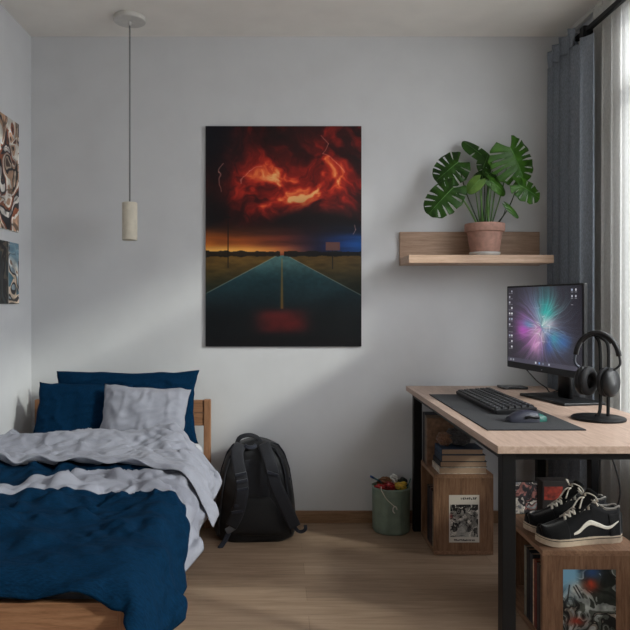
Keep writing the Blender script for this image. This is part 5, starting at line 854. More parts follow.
 -687,5316,933,-686,5389,918,-676,5433,934,-671,5481,941,-676,5528,940,-680,5575,940,-687,5621,938,-688,5669,940,-695,5717,936,-685,5762,953,-704,5805,950,-710,5850,953,-715,5897,960,-728,5944,956,-730,5985,972,-743,6034,969,-743,6074,988,-752,6122,988,-732,6160,1022,
 -652,5294,883,-651,5367,869,-642,5412,882,-655,5456,885,-648,5499,892,-652,5546,893,-654,5593,893,-659,5642,889,-649,5689,901,-669,5731,901,-669,5778,903,-669,5825,912,-685,5868,913,-688,5917,916,-698,5963,924,-695,6002,944,-714,6045,941,-724,6091,941,-687,6139,983,
 -620,5272,830,-620,5342,817,-613,5389,830,-634,5427,831,-618,5468,844,-627,5515,843,-626,5564,845,-630,5612,844,-629,5663,846,-648,5708,845,-633,5752,858,-633,5798,866,-655,5840,864,-647,5888,879,-665,5933,879,-661,5978,896,-678,6021,901,-690,6068,904,-647,6111,940,
 -590,5247,777,-582,5316,771,-581,5362,781,-610,5397,780,-599,5436,792,-600,5484,793,-600,5533,794,-610,5583,792,-618,5631,793,-625,5679,793,-616,5724,803,-622,5770,809,-629,5812,816,-622,5858,828,-630,5904,834,-644,5950,839,-656,5995,844,-650,6041,859,-606,6079,899,
 -555,5217,729,-544,5287,725,-548,5335,732,-577,5369,730,-588,5412,732,-586,5453,738,-590,5502,738,-595,5551,738,-609,5598,737,-608,5646,741,-608,5692,747,-624,5737,751,-609,5781,763,-612,5829,770,-618,5876,776,-622,5923,782,-621,5968,793,-607,6005,820,-565,6044,859,
 -530,5198,672,-547,5260,667,-544,5305,672,-540,5351,679,-542,5391,697,-548,5425,692,-561,5471,687,-568,5519,688,-575,5567,690,-584,5614,692,-590,5659,695,-592,5706,700,-595,5754,704,-601,5799,711,-600,5847,719,-590,5892,733,-577,5928,758,-563,5965,785,-527,6007,817,
 -498,5179,617,-494,5224,628,-486,5271,638,-479,5316,651,-469,5360,666,-476,5405,673,-483,5452,678,-492,5498,680,-505,5543,675,-521,5586,666,-537,5631,656,-551,5676,650,-557,5722,650,-552,5767,660,-535,5806,684,-519,5845,713,-505,5883,738,-495,5924,759,-493,5969,773,)

def ss(a, b, x):
    t = min(1, max(0, (x - a) / (b - a))); return t * t * (3 - 2 * t)
def yA(x): return 2.56 + .20 * ss(-1.05, -.55, x) + .022 * math.sin(x * 14)
def yB(x): return 2.345 + .10 * ss(-1.02, -.75, x) + .02 * math.sin(x * 13 + .6) * ss(-.7, -.95, x) - .02 * ss(-.55, -.4, x) - .17 * ss(-.42, -.20, x)
dv = thing('duvet', (-.83, 2.3, .46), 'navy duvet with pale grey stripe spread over the bed', 'duvet')
def finer(P, k):
    """smooth (Catmull-Rom) refinement of a grid of points, k times along each side"""
    for axis in (0, 1):
        P = np.moveaxis(P, axis, 0); n = len(P)
        t = np.linspace(0, n - 1, (n - 1) * k + 1); i0 = np.minimum(t.astype(int), n - 2); f = (t - i0)[:, None, None]
        ext = np.concatenate([2 * P[:1] - P[1:2], P, 2 * P[-1:] - P[-2:-1]])
        a, b, c, d = ext[i0], ext[i0 + 1], ext[i0 + 2], ext[i0 + 3]
        P = .5 * (2 * b + (c - a) * f + (2 * a - 5 * b + 4 * c - d) * f ** 2 + (3 * b - a - 3 * c + d) * f ** 3)
        P = np.moveaxis(P, 0, axis)
    return P
def grid_normals(P):
    n = np.cross(np.gradient(P, axis=0), np.gradient(P, axis=1))
    return n / (np.linalg.norm(n, axis=-1, keepdims=True) + 1e-12)
QP = finer(np.array(QUILT_POINTS, float).reshape(39, 51, 3) / 2000, 4)
QN = grid_normals(QP)
if QN[..., 2].mean() < 0: QN = -QN
nq, mq = QP.shape[:2]
UQ, VQ = np.meshgrid(np.linspace(0, 1, nq), np.linspace(0, 1, mq), indexing='ij')
TQ = sstep(.74, 1, UQ)
XQ = -1.312 + 1.115 * UQ; Y0Q = 1.690 - .10 * TQ; YQ = Y0Q + (3.10 - Y0Q) * VQ
wq = fbm(XQ * 2.6, YQ * 2.6, 3, 12) - .5
topq = sstep(2.45, 2.25, YQ)
A_ = XQ * .85 - YQ * .52; B_ = XQ * .52 + YQ * .85
c1 = ridge(A_ * 1.7 + wq * 1.6, B_ * 9 + wq * 4.5, 31) ** 4
c2 = ridge(A_ * 3.2 + wq * 2, B_ * 22 + wq * 6, 37) ** 3
c3 = ridge(XQ * 8 + wq * 7, YQ * 10 + wq * 6, 47) ** 4
c4 = ridge(XQ * 9 + .9 * YQ + wq * 2.2 + .5 * np.sin(YQ * 2.6), YQ * .9 + 3, 91) ** 4
side = sstep(.50, .78, UQ)
dq = topq * (.013 * c1 * (1 - .5 * side) + .0045 * c2 + .014 * c4 * side) + (1 - topq) * (.014 * c3 + .006 * c2)
fade = np.minimum(1, np.minimum(np.minimum(UQ, 1 - UQ) * 30, np.minimum(VQ, 1 - VQ) * 30))
up_ = QP + QN * (dq * fade)[..., None]
lo_ = QP - QN * (.024 * fade ** .5)[..., None]
stripe_ = np.maximum(np.minimum(YQ - np.vectorize(yB)(XQ), np.vectorize(yA)(XQ) - YQ), np.where(XQ > -.55, YQ - 2.86, -1))
under = {}
qm = MB(); qm.v = [Vector(p) for p in up_.reshape(-1, 3)]; values = list(stripe_.ravel())
def below(i, j):                                    # the two faces of the quilt share their rim
    if i in (0, nq - 1) or j in (0, mq - 1): return i * mq + j
    if (i, j) not in under:
        under[(i, j)] = len(qm.v); qm.v.append(Vector(lo_[i, j])); values.append(stripe_[i, j])
    return under[(i, j)]
for i in range(nq - 1):
    for j in range(mq - 1):
        qm.f.append([i * mq + j, (i + 1) * mq + j, (i + 1) * mq + j + 1, i * mq + j + 1])
        qm.f.append([below(i, j), below(i, j + 1), below(i + 1, j + 1), below(i + 1, j)])
qm.mi = [0] * len(qm.f)
dc = qm.build('duvet_cover', M_duvet, dv, smooth=True)
sa = dc.data.attributes.new('stripe', 'FLOAT', 'POINT')
sa.data.foreach_set('value', [float(q) for q in values])
FU = finer(np.array(FOLD_UPPER_POINTS, float).reshape(43, 19, 3) / 2000, 4)
FL = finer(np.array(FOLD_LOWER_POINTS, float).reshape(43, 19, 3) / 2000, 4)
FN = grid_normals(FU)
if FN[..., 2].mean() < 0: FN = -FN
UF, VF = np.meshgrid(np.linspace(0, 1, FU.shape[0]), np.linspace(0, 1, FU.shape[1]), indexing='ij')
XF, YF_ = UF * 1.115, VF * .42 - .22 * np.maximum(0, (UF - .62) / .38) ** 1.5
wf = fbm(XF * 4, YF_ * 4, 3, 15) - .5
A_ = XF * .8 + YF_ * .6; B_ = -XF * .6 + YF_ * .8
g1 = ridge(A_ * 2.6 + wf * 2, B_ * 12 + wf * 4.5, 83) ** 4
g2 = ridge(A_ * 5 + wf * 3, B_ * 26 + wf * 5, 87) ** 3
fadef = np.minimum(1, np.minimum(np.minimum(UF, 1 - UF) * 30, np.minimum(VF, 1 - VF) * 10))
FU = FU + FN * ((.014 * g1 + .005 * g2) * fadef)[..., None]
MB().grid(FU.tolist()).grid(FL.tolist(), flip=True).build('turned_back_end', M_grey, dv, smooth=True, merge=True, label='pale grey turned-back end of the duvet')

# pillows
def pillow(name, c, w, h, t, tilt, yaw, mat, label, seed, slump=0.0, roll=0.0):
    n = 44
    a = np.linspace(-1, 1, n)
    A, B = np.meshgrid(a, a, indexing='ij')
    prof = (np.clip(1 - np.abs(A) ** 2.6, 0, 1) ** .62) * (np.clip(1 - np.abs(B) ** 2.6, 0, 1) ** .62)
    pin = 1 - .07 * (1 - A ** 2) * np.abs(B) ** 3 - 0 * A
    pin2 = 1 - .07 * (1 - B ** 2) * np.abs(A) ** 3
    rows = []
    M = Matrix.Translation(c) @ Matrix.Rotation(yaw, 4, 'Z') @ Matrix.Rotation(roll, 4, 'Y') @ Matrix.Rotation(tilt, 4, 'X')
    mb = MB()
    for side in (-1, 1):
        ang = np.arctan2(B, A)
        wr = .012 * (ridge(A * 1.6 + B * .8 + seed, B * 5.5 - A * 2.2, seed) ** 2.2 - .3) + .010 * (ridge(A * 5 + seed, B * 1.8 + A, seed + 5) ** 2.2 - .3) + .012 * (fbm(A * 2, B * 2, 2, seed + 9) - .5)
        edge = np.clip((1 - np.maximum(np.abs(A), np.abs(B))) * 5, 0, 1)
        th = side * (t / 2 * prof + wr * edge * .8)
        px = A * w / 2 * pin2; pz = B * h / 2 * pin
        py = th - slump * (1 - B) ** 2 * .1
        px = px + .006 * (fbm(B * 4, A * 0 + seed, 2, seed) - .5) * 2
        pz = pz + .010 * (fbm(A * 3, B * 0 + seed, 2, seed + 3) - .5) * 2
        mb.grid(np.stack([px, py, pz], -1).tolist(), M=M, flip=side > 0)
    o = mb.build(name, mat, smooth=True, merge=True)
    return tag(o, label, 'pillow')
pillow('pillow', (-.772, 3.432, .643), .735, .372, .09, R(-8), 0, M_navy_v, 'wide navy pillow at the back, leaning on the headboard', 3)
pillow('pillow', (-.960, 3.292, .620), .46, .335, .09, R(-20), R(3), M_navy_v, 'smaller navy pillow left of the grey pillow', 11, roll=R(3))
pillow('pillow', (-.640, 3.200, .618), .425, .335, .11, R(-21), R(-3), M_grey, 'pale grey pillow in front of the navy pillows', 23, roll=R(3))

# ------------------------------------------------------------------ wall pictures
def board(name, lo, hi, art, label, cat, edge, up=(0, 0, 1), face='-y'):
    """a printed panel fixed to a wall: thin body plus its printed face"""
    (x0, y0, z0), (x1, y1, z1) = lo, hi
    t = thing(name, ((x0 + x1) / 2, (y0 + y1) / 2, z0), label, cat)
    MB().box(lo, hi).build('backing', edge, t, bevel=.0015)
    m = MB()
    if face == '-y':
        m.box((x0 + .001, y0 - .0012, z0 + .001), (x1 - .001, y0, z1 - .001))
        uv = ((x0, y0, z0), (x1 - x0, 0, 0), (0, 0, z1 - z0))
    else:
        m.box((x1, y0 + .001, z0 + .001), (x1 + .0012, y1 - .001, z1 - .001))
        uv = ((x1, y0, z0), (0, y1 - y0, 0), (0, 0, z1 - z0))
    m.build('print', art, t, uv=uv)
    return t
a, b = at(205.5, 346.5, 3.588), at(361.5, 126, 3.588)
board('storm_poster', (a.x, 3.588, a.z), (b.x, YB - .0006, b.z), print_mat('storm_print', art_storm(), .45), 'large poster of a red storm sky over an empty road', 'poster', M_blackp)
pal1 = [(20, 18, 20), (96, 70, 58), (214, 192, 168), (30, 26, 28), (190, 150, 120), (228, 222, 210), (150, 84, 52), (36, 34, 38), (206, 200, 192)]
pal2 = [(24, 24, 30), (70, 110, 124), (214, 192, 166), (40, 34, 34), (150, 168, 176), (226, 218, 204), (140, 90, 60), (60, 90, 104)]
M_pic1 = print_mat('illustrated_print', art_collage(300, 220, pal1, 60, 2.0, .5), .35)
ca = art_collage(200, 260, pal2, 77, 2.4, .5)
xx, yy = uvgrid(200, 260)
ca = mixc(ca, (120, 160, 180), sstep(.66, .7, xx) * sstep(.5, .1, yy) * .8)
ca = mixc(ca, ca * .35, sstep(.67, .64, xx))
ca = mixc(ca, (200, 200, 196), np.exp(-((xx - .655) / .012) ** 2) * .7)
M_pic2 = print_mat('photo_collage_print', ca, .35)
board('wall_picture', (XL + .0006, 3.02, 1.530), (XL + .012, 3.395, 2.076), M_pic1, 'taller illustrated picture, the upper one on the left wall', 'picture', M_white, face='+x')
board('wall_picture', (XL + .0006, 3.02, 1.170), (XL + .012, 3.395, 1.474), M_pic2, 'smaller two-panel picture below another on the left wall', 'picture', M_white, face='+x')

# ------------------------------------------------------------------ pendant lamp
LX, LY = -.738, 3.35
lamp = thing('pendant_lamp', (LX, LY, ZC), 'small cream cylinder pendant lamp hanging on a grey cord', 'lamp')
MB().lathe([(0, ZC - .0005), (.078, ZC - .0005), (.080, ZC - .004), (.080, ZC - .022), (.077, ZC - .026), (0, ZC - .026)], (LX, LY, 0), 48).build('ceiling_canopy', M_white, lamp, smooth=True, bevel=.001)
MB().lathe([(0, ZC - .045), (.006, ZC - .045), (.008, ZC - .03), (.008, ZC - .024), (0, ZC - .024)], (LX, LY, 0), 16).build('cord_grip', M_white, lamp, smooth=True)
zt, zb = EYE + 99.5 * LY / F, EYE + 61.8 * LY / F
MB().tube([(LX, LY, ZC - .03), (LX, LY, zt - .005)], .0042, 10).build('cord', M_cordg, lamp, smooth=True)
r = .0375
MB().lathe([(0, zt), (r - .003, zt), (r, zt - .003), (r, zb + .002), (r - .002, zb), (r - .004, zb), (r - .006, zb + .02), (0.0, zb + .03)], (LX, LY, 0), 40).build('lamp_shade', M_shade, lamp, smooth=True, bevel=.0005)
MB().lathe([(0, zb + .006), (.018, zb + .008), (.026, zb + .016), (.026, zb + .0245), (0, zb + .029)], (LX, LY, 0), 24).build('bulb', plain('bulb_off', (90, 88, 82), .2), lamp, smooth=True)

# ------------------------------------------------------------------ wall shelf and plant
sh = thing('wall_shelf', (1.02, YB, 1.374), 'oak wall shelf with a low back panel above the desk', 'shelf')
MB().box((.648, 3.578, 1.374), (1.392, YB, 1.553)).build('back_panel', M_oak_x, sh, bevel=.002)
MB().box((.650, 3.345, 1.374), (1.372, 3.578, 1.414)).build('shelf_board', wood('shelf_board_oak', (168, 137, 113), (194, 163, 138), (212, 182, 158), (1, 10, 16)), sh, bevel=.002)

PX, PY, PZ = 1.064, 3.465, 1.4145
plant = thing('potted_plant', (PX, PY, PZ), 'monstera plant with split leaves in a terracotta pot on the shelf', 'plant')
MB().lathe([(0, .004), (.058, .0), (.070, .002), (.078, .016), (.0765, .021), (.069, .012), (0, .010)], (PX, PY, PZ), 40).build('saucer', M_saucer, plant, smooth=True)
MB().lathe([(0, .012), (.067, .012), (.072, .02), (.087, .118), (.0885, .124), (.098, .126), (.1005, .131), (.101, .164), (.098, .168), (.093, .168), (.090, .163), (.088, .14), (0, .14)], (PX, PY, PZ), 48).build('pot', M_terra, plant, smooth=True, bevel=.001)
for (qx, qy, ex, ey, eY) in ((300, 430, 300, 250, 3.45), (316, 430, 330, 220, 3.42), (340, 430, 372, 210, 3.44), (330, 430, 345, 262, 3.37), (292, 430, 272, 300, 3.42)):
    MB().tube(bez([at(415 + qx / 4.5, 125 + qy / 4.5 + 2, 3.45), at(415 + (qx + ex) / 9, 125 + (qy + ey) / 9, 3.44), at(415 + ex / 4.5, 125 + ey / 4.5, eY)], 8), [.0045 - .0022 * k / 16 for k in range(17)], 8).build('stem', M_stem, plant, smooth=True)
MB().lathe([(0, .1405), (.0875, .1405), (.089, .150), (.06, .153), (0, .156)], (PX, PY, PZ), 24).build('soil', M_soil, plant, smooth=True)
def lp(x, y, Y):
    return at(415 + x / 4.5, 125 + y / 4.5, Y)
def leaf(ax, ay, bx, by, width, Y, root, mat, slots=5, tilt=.0, droop=.16, dy=0.0, stem=M_stem, bend=(0, 0), sr=.0032, seed=0, cup=.22):
    A = lp(ax, ay, Y); B = lp(bx, by, Y + dy)
    L = (B - A).length
    ud = (B - A).normalized()
    nrm = Vector((tilt, -1, .35)); nrm = (nrm - ud * nrm.dot(ud)).normalized()
    sd = nrm.cross(ud).normalized()
    W = width / 4.5 * Y / F
    nt_, nw = 150, 20
    rr = random.Random(seed)
    sk = [(.14 + .72 * (k + .5) / slots + rr.uniform(-.02, .02), rr.uniform(.22, .36), 1.1 if k % 3 != 1 else .88) for k in range(slots)]
    mb = MB()
    for side in (-1, 1):
        P = []
        off = rr.uniform(-.03, .03)
        for i in range(nt_ + 1):
            t = i / nt_
            fi = PI * .90 * (1 - t)
            so_ = .34 + .66 * math.cos(fi)
            sb_ = .96 * t ** 1.25
            hw_ = W / 2 * max(0.0, math.sin(fi)) ** .82 * (1 + .12 * math.sin(fi) * (1 - t))
            hw_ *= 1 - .035 * abs(math.sin(t * PI * (slots + .5))) * (slots > 0)
            row = []
            for j in range(nw + 1):
                q = j / nw
                x_ = sb_ + (so_ - sb_) * (q ** 1.15); s_ = side * hw_ * q ** .95
                z_ = -droop * L * max(0, x_) ** 2 - cup * abs(s_) * .5 - 1.6 * s_ * s_ + .004 * math.sin(t * PI * 2 * slots) * q
                row.append(A + ud * (L * x_) + sd * s_ + nrm * z_)
            P.append(row)
        vs = [p for row in P for p in row]
        fs = []
        for i in range(nt_):
            for j in range(nw):
                tm, qm = (i + .5) / nt_, (j + .5) / nw
                cut = False
                for (tk, q0, q1) in sk:
                    hwid = .019 * max(0, min(1, (qm - q0) / .35)) ** .6
                    if q0 < qm < q1 and abs(tm - tk - off) < hwid: cut = True
                if not cut:
                    fs.append((i * (nw + 1) + j, (i + 1) * (nw + 1) + j, (i + 1) * (nw + 1) + j + 1, i * (nw + 1) + j + 1))
        mb.add(vs, fs)
    ob = mb.build('leaf', mat, plant, smooth=True, solid=.0009, merge=True)
    mid = [A + ud * (L * .96 * t) + nrm * (.0008 - droop * L * (.96 * t) ** 2) for t in [k / 10 for k in range(11)]]
    MB().tube(mid, [.0018 * (1 - k / 13) for k in range(11)], 6).build('midrib', M_vein, ob, smooth=True)
    g = Vector((PX + root[0], PY + root[1], PZ + .145))
    m1 = g.lerp(A, .5) + Vector((bend[0], 0, bend[1]))
    MB().tube(bez([g, m1, A + nrm * -.001], 8), [sr * (1.25 - .5 * k / 16) for k in range(17)], 8).build('stem', stem, plant, smooth=True)
leaf(196, 166, 92, 246, 156, 3.44, (-.02, .0), M_leaf, 5, -.25, .14, .02, M_stemd, (-.02, .02), seed=1)
leaf(172, 282, 60, 390, 152, 3.38, (-.035, -.02), M_leaf, 5, -.3, .16, -.02, M_stem, (.004, .012), sr=.0042, seed=2)
leaf(318, 150, 220, 66, 74, 3.50, (-.01, .03), M_leaf, 1, .3, .1, .02, M_stemd, (-.01, 0), seed=3)
leaf(306, 195, 332, 128, 66, 3.47, (.0, .01), M_leaf, 2, .2, .1, .01, M_stem, (-.01, 0), seed=4)
leaf(428, 100, 508, 248, 226, 3.40, (.03, .0), M_leaf2, 6, .2, .15, -.01, M_stem, (.012, 0), seed=5)
leaf(464, 268, 572, 320, 116, 3.36, (.045, -.01), M_leaf2, 4, .3, .2, -.01, M_stemd, (.012, -.008), seed=6)
leaf(412, 362, 470, 416, 30, 3.36, (.05, -.02), M_leaf2, 0, .2, .1, 0, M_stemd, (.01, .004), sr=.0025, seed=7)
leaf(292, 245, 238, 296, 62, 3.38, (-.015, -.03), M_young, 0, -.2, .3, -.01, M_stem, (-.004, .01), sr=.0038, seed=8)
leaf(338, 250, 418, 300, 62, 3.40, (.01, -.03), M_leaf2, 0, .3, .3, -.01, M_stem, (-.008, .02), sr=.005, seed=9)
leaf(316, 212, 380, 236, 50, 3.46, (.0, .02), M_leaf, 1, .2, .2, .0, M_stemd, (0, 0), seed=10)
leaf(330, 215, 262, 238, 50, 3.48, (.02, .03), M_leaf, 0, -.2, .2, .0, M_stem, (.004, 0), seed=11)

# ------------------------------------------------------------------ curtain rod, curtains
RX, RZ = 1.465, 2.468
rod = thing('curtain_rod', (RX, 2.0, RZ), 'black curtain rod running along the window wall below the ceiling', 'curtain rod')
MB().box((RX - .010, -.36, RZ - .012), (RX + .010, 3.30, RZ + .012)).build('rod', M_blackm, rod, bevel=.003)
for y in (-.26, 3.205):
    MB().box((RX - .020, y - .022, RZ - .040), (RX + .020, y + .022, RZ + .022)).box((RX + .018, y - .012, RZ - .012), (XR, y + .012, RZ + .012)).build('bracket', M_blackm, rod, bevel=.003)
tr = thing('curtain_track', (1.505, 2.0, ZC), 'slim white ceiling track for the sheer curtain', 'curtain track')
MB().box((1.516, -.36, ZC - .022), (1.536, 3.55, ZC)).build('rail', M_white, tr, bevel=.002)

def pleated(y0, y1, x, amp, pitch, z0, z1, n, mz=26, gather=.5, seed=0, lean=0.0):
    rows = []
    rr = random.Random(seed)
    for i in range(n + 1):
        t = i / n
        row = []
        for j in range(mz + 1):
            q = j / mz
            z = z1 + (z0 - z1) * q
            y = y0 + (y1 - y0) * t
            ph = 2 * PI * (y / pitch) + 1.2 * math.sin(y * 5 + seed) + .25 * math.sin(q * 3 + y * 9)
            a = amp * (gather + (1 - gather) * min(1, q * 3)) * (1 + .35 * math.sin(y * 13 + seed))
            px = x + a * math.sin(ph) + lean * q
            py = y + .35 * a * math.sin(2 * ph + .6)
            row.append((px, py, z))
        rows.append(row)
    return rows
cu = thing('curtain', (RX - .02, 3.34, .02), 'dark grey pleated curtain gathered in the corner beside the window', 'curtain')
MB().grid(pleated(3.10, 3.585, RX - .018, .030, .118, .015, 2.425, 150, gather=.85, seed=2)).build('curtain_panel', M_curt, cu, smooth=True, solid=.003)
hd = MB()
MB().grid([[(p[0] , p[1], p[2]) for p in row] for row in pleated(3.262, 3.585, RX - .018, .026, .118, 2.42, 2.512, 110, mz=6, gather=1, seed=2)]).build('pleated_heading', M_curt, cu, smooth=True, solid=.004)
she = thing('sheer_curtain', (1.505, 1.7, .02), 'sheer off-white curtain hanging full length across the window', 'curtain')
MB().grid(pleated(-.30, 3.20, 1.508, .013, .085, .02, 2.57, 640, mz=10, gather=.8, seed=5)).build('sheer_panel', M_sheer, she, smooth=True)

# ------------------------------------------------------------------ desk
DX0, DX1, DY0, DY1, DZ = .668, 1.384, 2.048, 3.515, .742
desk = thing('desk', ((DX0 + DX1) / 2, (DY0 + DY1) / 2, 0), 'oak topped desk with black metal legs by the window', 'desk')
MB().box((DX0, DY0, DZ - .0245), (DX1, DY1, DZ)).build('desk_top', M_oak, desk, bevel=.0018)
ZL = DZ - .0247
LGS = ((DX0 + .020, DY0 + .016), (DX0 + .030, DY1 - .06), (DX1 - .05, DY0 + .016), (DX1 - .05, DY1 - .06), (1.352, 2.905))
for k, (x, y) in enumerate(LGS):
    MB().box((x, y, 0), (x + (.042 if k < 4 else .032), y + .042, ZL)).build('leg', M_blackm, desk, bevel=.002)
for lo, hi in (((DX0 + .05, DY0 + .02, ZL - .022), (DX1 - .05, DY0 + .055, ZL)), ((DX0 + .069, DY1 - .055, ZL - .03), (DX1 - .05, DY1 - .02, ZL)),
               ((DX0 + .030, DY0 + .061, ZL - .03), (DX0 + .055, DY1 - .06, ZL)), ((DX1 - .045, DY0 + .061, ZL - .03), (DX1 - .02, DY1 - .06, ZL))):
    MB().box(lo, hi).build('frame_rail', M_blackm, desk, bevel=.001)

# ------------------------------------------------------------------ things on the desk
mat_o = MB().box((.712, 2.29, DZ + .0002), (1.05, 3.17, DZ + .0042)).build('desk_mat', M_matm, bevel=.0015)
tag(mat_o, 'large charcoal desk mat under the keyboard and mouse', 'desk mat')
ZM = DZ + .0044

kx0, kx1, ky0, ky1 = .838, 0.998, 2.59, 3.17
kb = thing('keyboard', ((kx0 + kx1) / 2, (ky0 + ky1) / 2, ZM), 'black mechanical keyboard lying on the desk mat', 'keyboard')
def kz(x): return ZM + .016 + (x - kx0) * .075
MB().add([(kx0, ky0, ZM), (kx1, ky0, ZM), (kx1, ky1, ZM), (kx0, ky1, ZM), (kx0, ky0, kz(kx0)), (kx1, ky0, kz(kx1)), (kx1, ky1, kz(kx1)), (kx0, ky1, kz(kx0))],
         [(3, 2, 1, 0), (4, 5, 6, 7), (0, 1, 5, 4), (1, 2, 6, 5), (2, 3, 7, 6), (3, 0, 4, 7)]).build('keyboard_case', M_blackp, kb, bevel=.004)
M_key = plain('keycap', (24, 26, 29), .5, .08, 200)
M_keyl = plain('key_legend', (150, 156, 160), .5, .02, 200)
def keymesh(wy):
    me = MB()
    a, b = .0108, wy / 2
    vs = [(-a, -b, 0), (a, -b, 0), (a, b, 0), (-a, b, 0), (-a * .78, -b + .003, .0075), (a * .78, -b + .003, .0075), (a * .78, b - .003, .0075), (-a * .78, b - .003, .0075)]
    me.add(vs, [(3, 2, 1, 0), (4, 5, 6, 7), (0, 1, 5, 4), (1, 2, 6, 5), (2, 3, 7, 6), (3, 0, 4, 7)])
    me.add([(-.0035, -.004, .0077), (.002, -.004, .0077), (.002, .002, .0077), (-.0035, .002, .0077)], [(0, 1, 2, 3)], 1)
    m = bpy.data.meshes.new('key')
    m.from_pydata([tuple(p) for p in me.v], [], [tuple(f) for f in me.f])
    m.materials.append(M_key); m.materials.append(M_keyl)
    for p, i in zip(m.polygons, me.mi): p.material_index = i
    return m
rowsx = [kx0 + .0165 + .0254 * i for i in range(6)]
km = {}
for i, x in enumerate(rowsx):
    wd = [1] * 16 if i else [1.5, 1, 1, 1, 5, 1, 1, 1, 1.5, 1, 1]
    tot = sum(wd); un = (ky1 - ky0 - .026) / tot
    y = ky1 - .013
    for wq in wd:
        key = round(un * wq - .004, 4)
        if key not in km: km[key] = keymesh(key)
        o = bpy.data.objects.new('key', km[key]); col.objects.link(o); o.parent = kb
        o.location = Vector((x, y - un * wq / 2, kz(x) - .0005)) - kb.location
        o.rotation_euler = (0, -math.atan(.075), 0)
        y -= un * wq

# mouse: arched back, teal side panel at the thumb end
mo = thing('computer_mouse', (.905, 2.445, ZM), 'dark ergonomic mouse with teal tip on the desk mat', 'mouse')
Mm = Matrix.Translation((.905, 2.445, ZM)) @ Matrix.Rotation(R(4), 4, 'Z')
def mouse_rows(x0, x1, n, grow=0.0):
    rows = []
    for i in range(n + 1):
        t = i / n; x = x0 + (x1 - x0) * t
        s_ = (x + .072) / .144
        h = .046 * math.sin(PI * min(1, max(0.02, .10 + s_ * .72))) ** .8 * (1 - .22 * s_) + grow
        wd = .036 * (math.sin(PI * min(.98, max(.05, s_ * .88 + .09)))) ** .45 + grow
        rows.append([(x, wd * math.copysign(abs(math.cos(a)) ** .8, math.cos(a)) + .006 * math.sin(s_ * 3), max(0.001, h * abs(math.sin(a)) ** .75)) for a in [PI * k / 18 for k in range(19)]])
    return rows
def cap_rows(mb, rows, M):
    n = len(rows[0]); o = len(mb.v)
    mb.grid(rows, M=M)
    mb.f.append([o + k for k in range(n)]); mb.mi.append(0)
    mb.f.append([o + (len(rows) - 1) * n + k for k in range(n)][::-1]); mb.mi.append(0)
    return mb
M_mouse = plain('mouse_shell', (44, 46, 58), .38, .06, 100)
cap_rows(MB(), mouse_rows(-.072, .036, 24), Mm).build('mouse_body', M_mouse, mo, smooth=True)
cap_rows(MB(), mouse_rows(.0365, .070, 8, -.004), Mm).build('teal_tip', M_teal, mo, smooth=True, label='teal glossy tip')
MB().tube([Mm @ Vector((-.02, -.030, .018)), Mm @ Vector((.0, -.032, .022)), Mm @ Vector((.03, -.030, .018))], .005, 8).build('thumb_button', M_blackp, mo, smooth=True)

pf = MB().box((1.125, 3.365, DZ + .0003), (1.252, 3.462, DZ + .0125)).build('smartphone', M_blackg, bevel=.0035, seg=3)
ORG[pf.name] = pf.location.copy()
tag(pf, 'black smartphone lying at the back edge of the desk', 'phone')
MB().box((1.131, 3.371, DZ + .0126), (1.246, 3.456, DZ + .0130)).build('phone_screen', plain('dark_phone_screen', (26, 28, 34), .12), pf)

# monitor, turned towards the user's side of the desk
MA, MBp = Vector((1.106, 3.25, 0)), Vector((1.222, 2.69, 0))
zb0, zt0 = .868, 1.256
ax = (MBp - MA).normalized(); MW = (MBp - MA).length
nm = Vector((ax.y, -ax.x, 0)).normalized()
if nm.x > 0: nm = -nm
mon = thing('monitor', (1.255, 3.02, DZ), 'flat computer monitor with a colourful burst on its lit screen', 'monitor')
Mx = Matrix(((ax.x, -nm.x, 0, MA.x), (ax.y, -nm.y, 0, MA.y), (0, 0, 1, zb0), (0, 0, 0, 1)))   # local: x along the screen, y away from viewer, z up
MH = zt0 - zb0
MB().box((0, 0, 0), (MW, .018, MH), M=Mx).box((MW * .2, .018, MH * .12), (MW * .8, .045, MH * .72), M=Mx).build('monitor_housing', M_blackp, mon, bevel=.003)
o3 = Mx @ Vector((.009, -.0015, .030))
MB().box((.009, -.0012, .030), (MW - .009, .0, MH - .008), M=Mx).build('screen', print_mat('burst_wallpaper', art_wallpaper(), .25, emit=.68), mon,
    uv=(o3, ax * (MW - .018), (0, 0, MH - .038)))
MB().box((MW / 2 - .004, -.0012, .010), (MW / 2 + .004, .0, .014), M=Mx).build('badge', M_metal, mon)
pc = Mx @ Vector((MW * .5, .045, MH * .34))
base_c = Vector((1.262, 3.005, DZ))
Mn = Matrix(((ax.x, -nm.x, 0, 0), (ax.y, -nm.y, 0, 0), (0, 0, 1, 0), (0, 0, 0, 1)))
nk = MB()
nk.tube([base_c + Vector((.02, 0, .012)), base_c + Vector((.02, 0, .10)), Vector((pc.x + .012, pc.y, pc.z)), Vector((pc.x + .012, pc.y, pc.z + .06))], .045, 12, ry=.012, up=-nm)
nk.build('stand_neck', M_blackp, mon, smooth=True)
MB().box((-.17, -.10, .0003), (.17, .10, .012), M=Matrix.Translation(base_c) @ Mn).build('stand_base', M_blackp, mon, bevel=.004)
cb = MB().tube(bez([Mx @ Vector((MW * .18, .025, .01)), at(537, 381, 3.24), at(546, 387.5, 3.28), Vector((1.31, 3.24, DZ + .004)), Vector((1.37, 3.30, DZ + .004))], 10), .0028, 8).build('monitor_cable', M_rubber, smooth=True)
tag(cb, 'thin black cable drooping behind the monitor', 'cable')

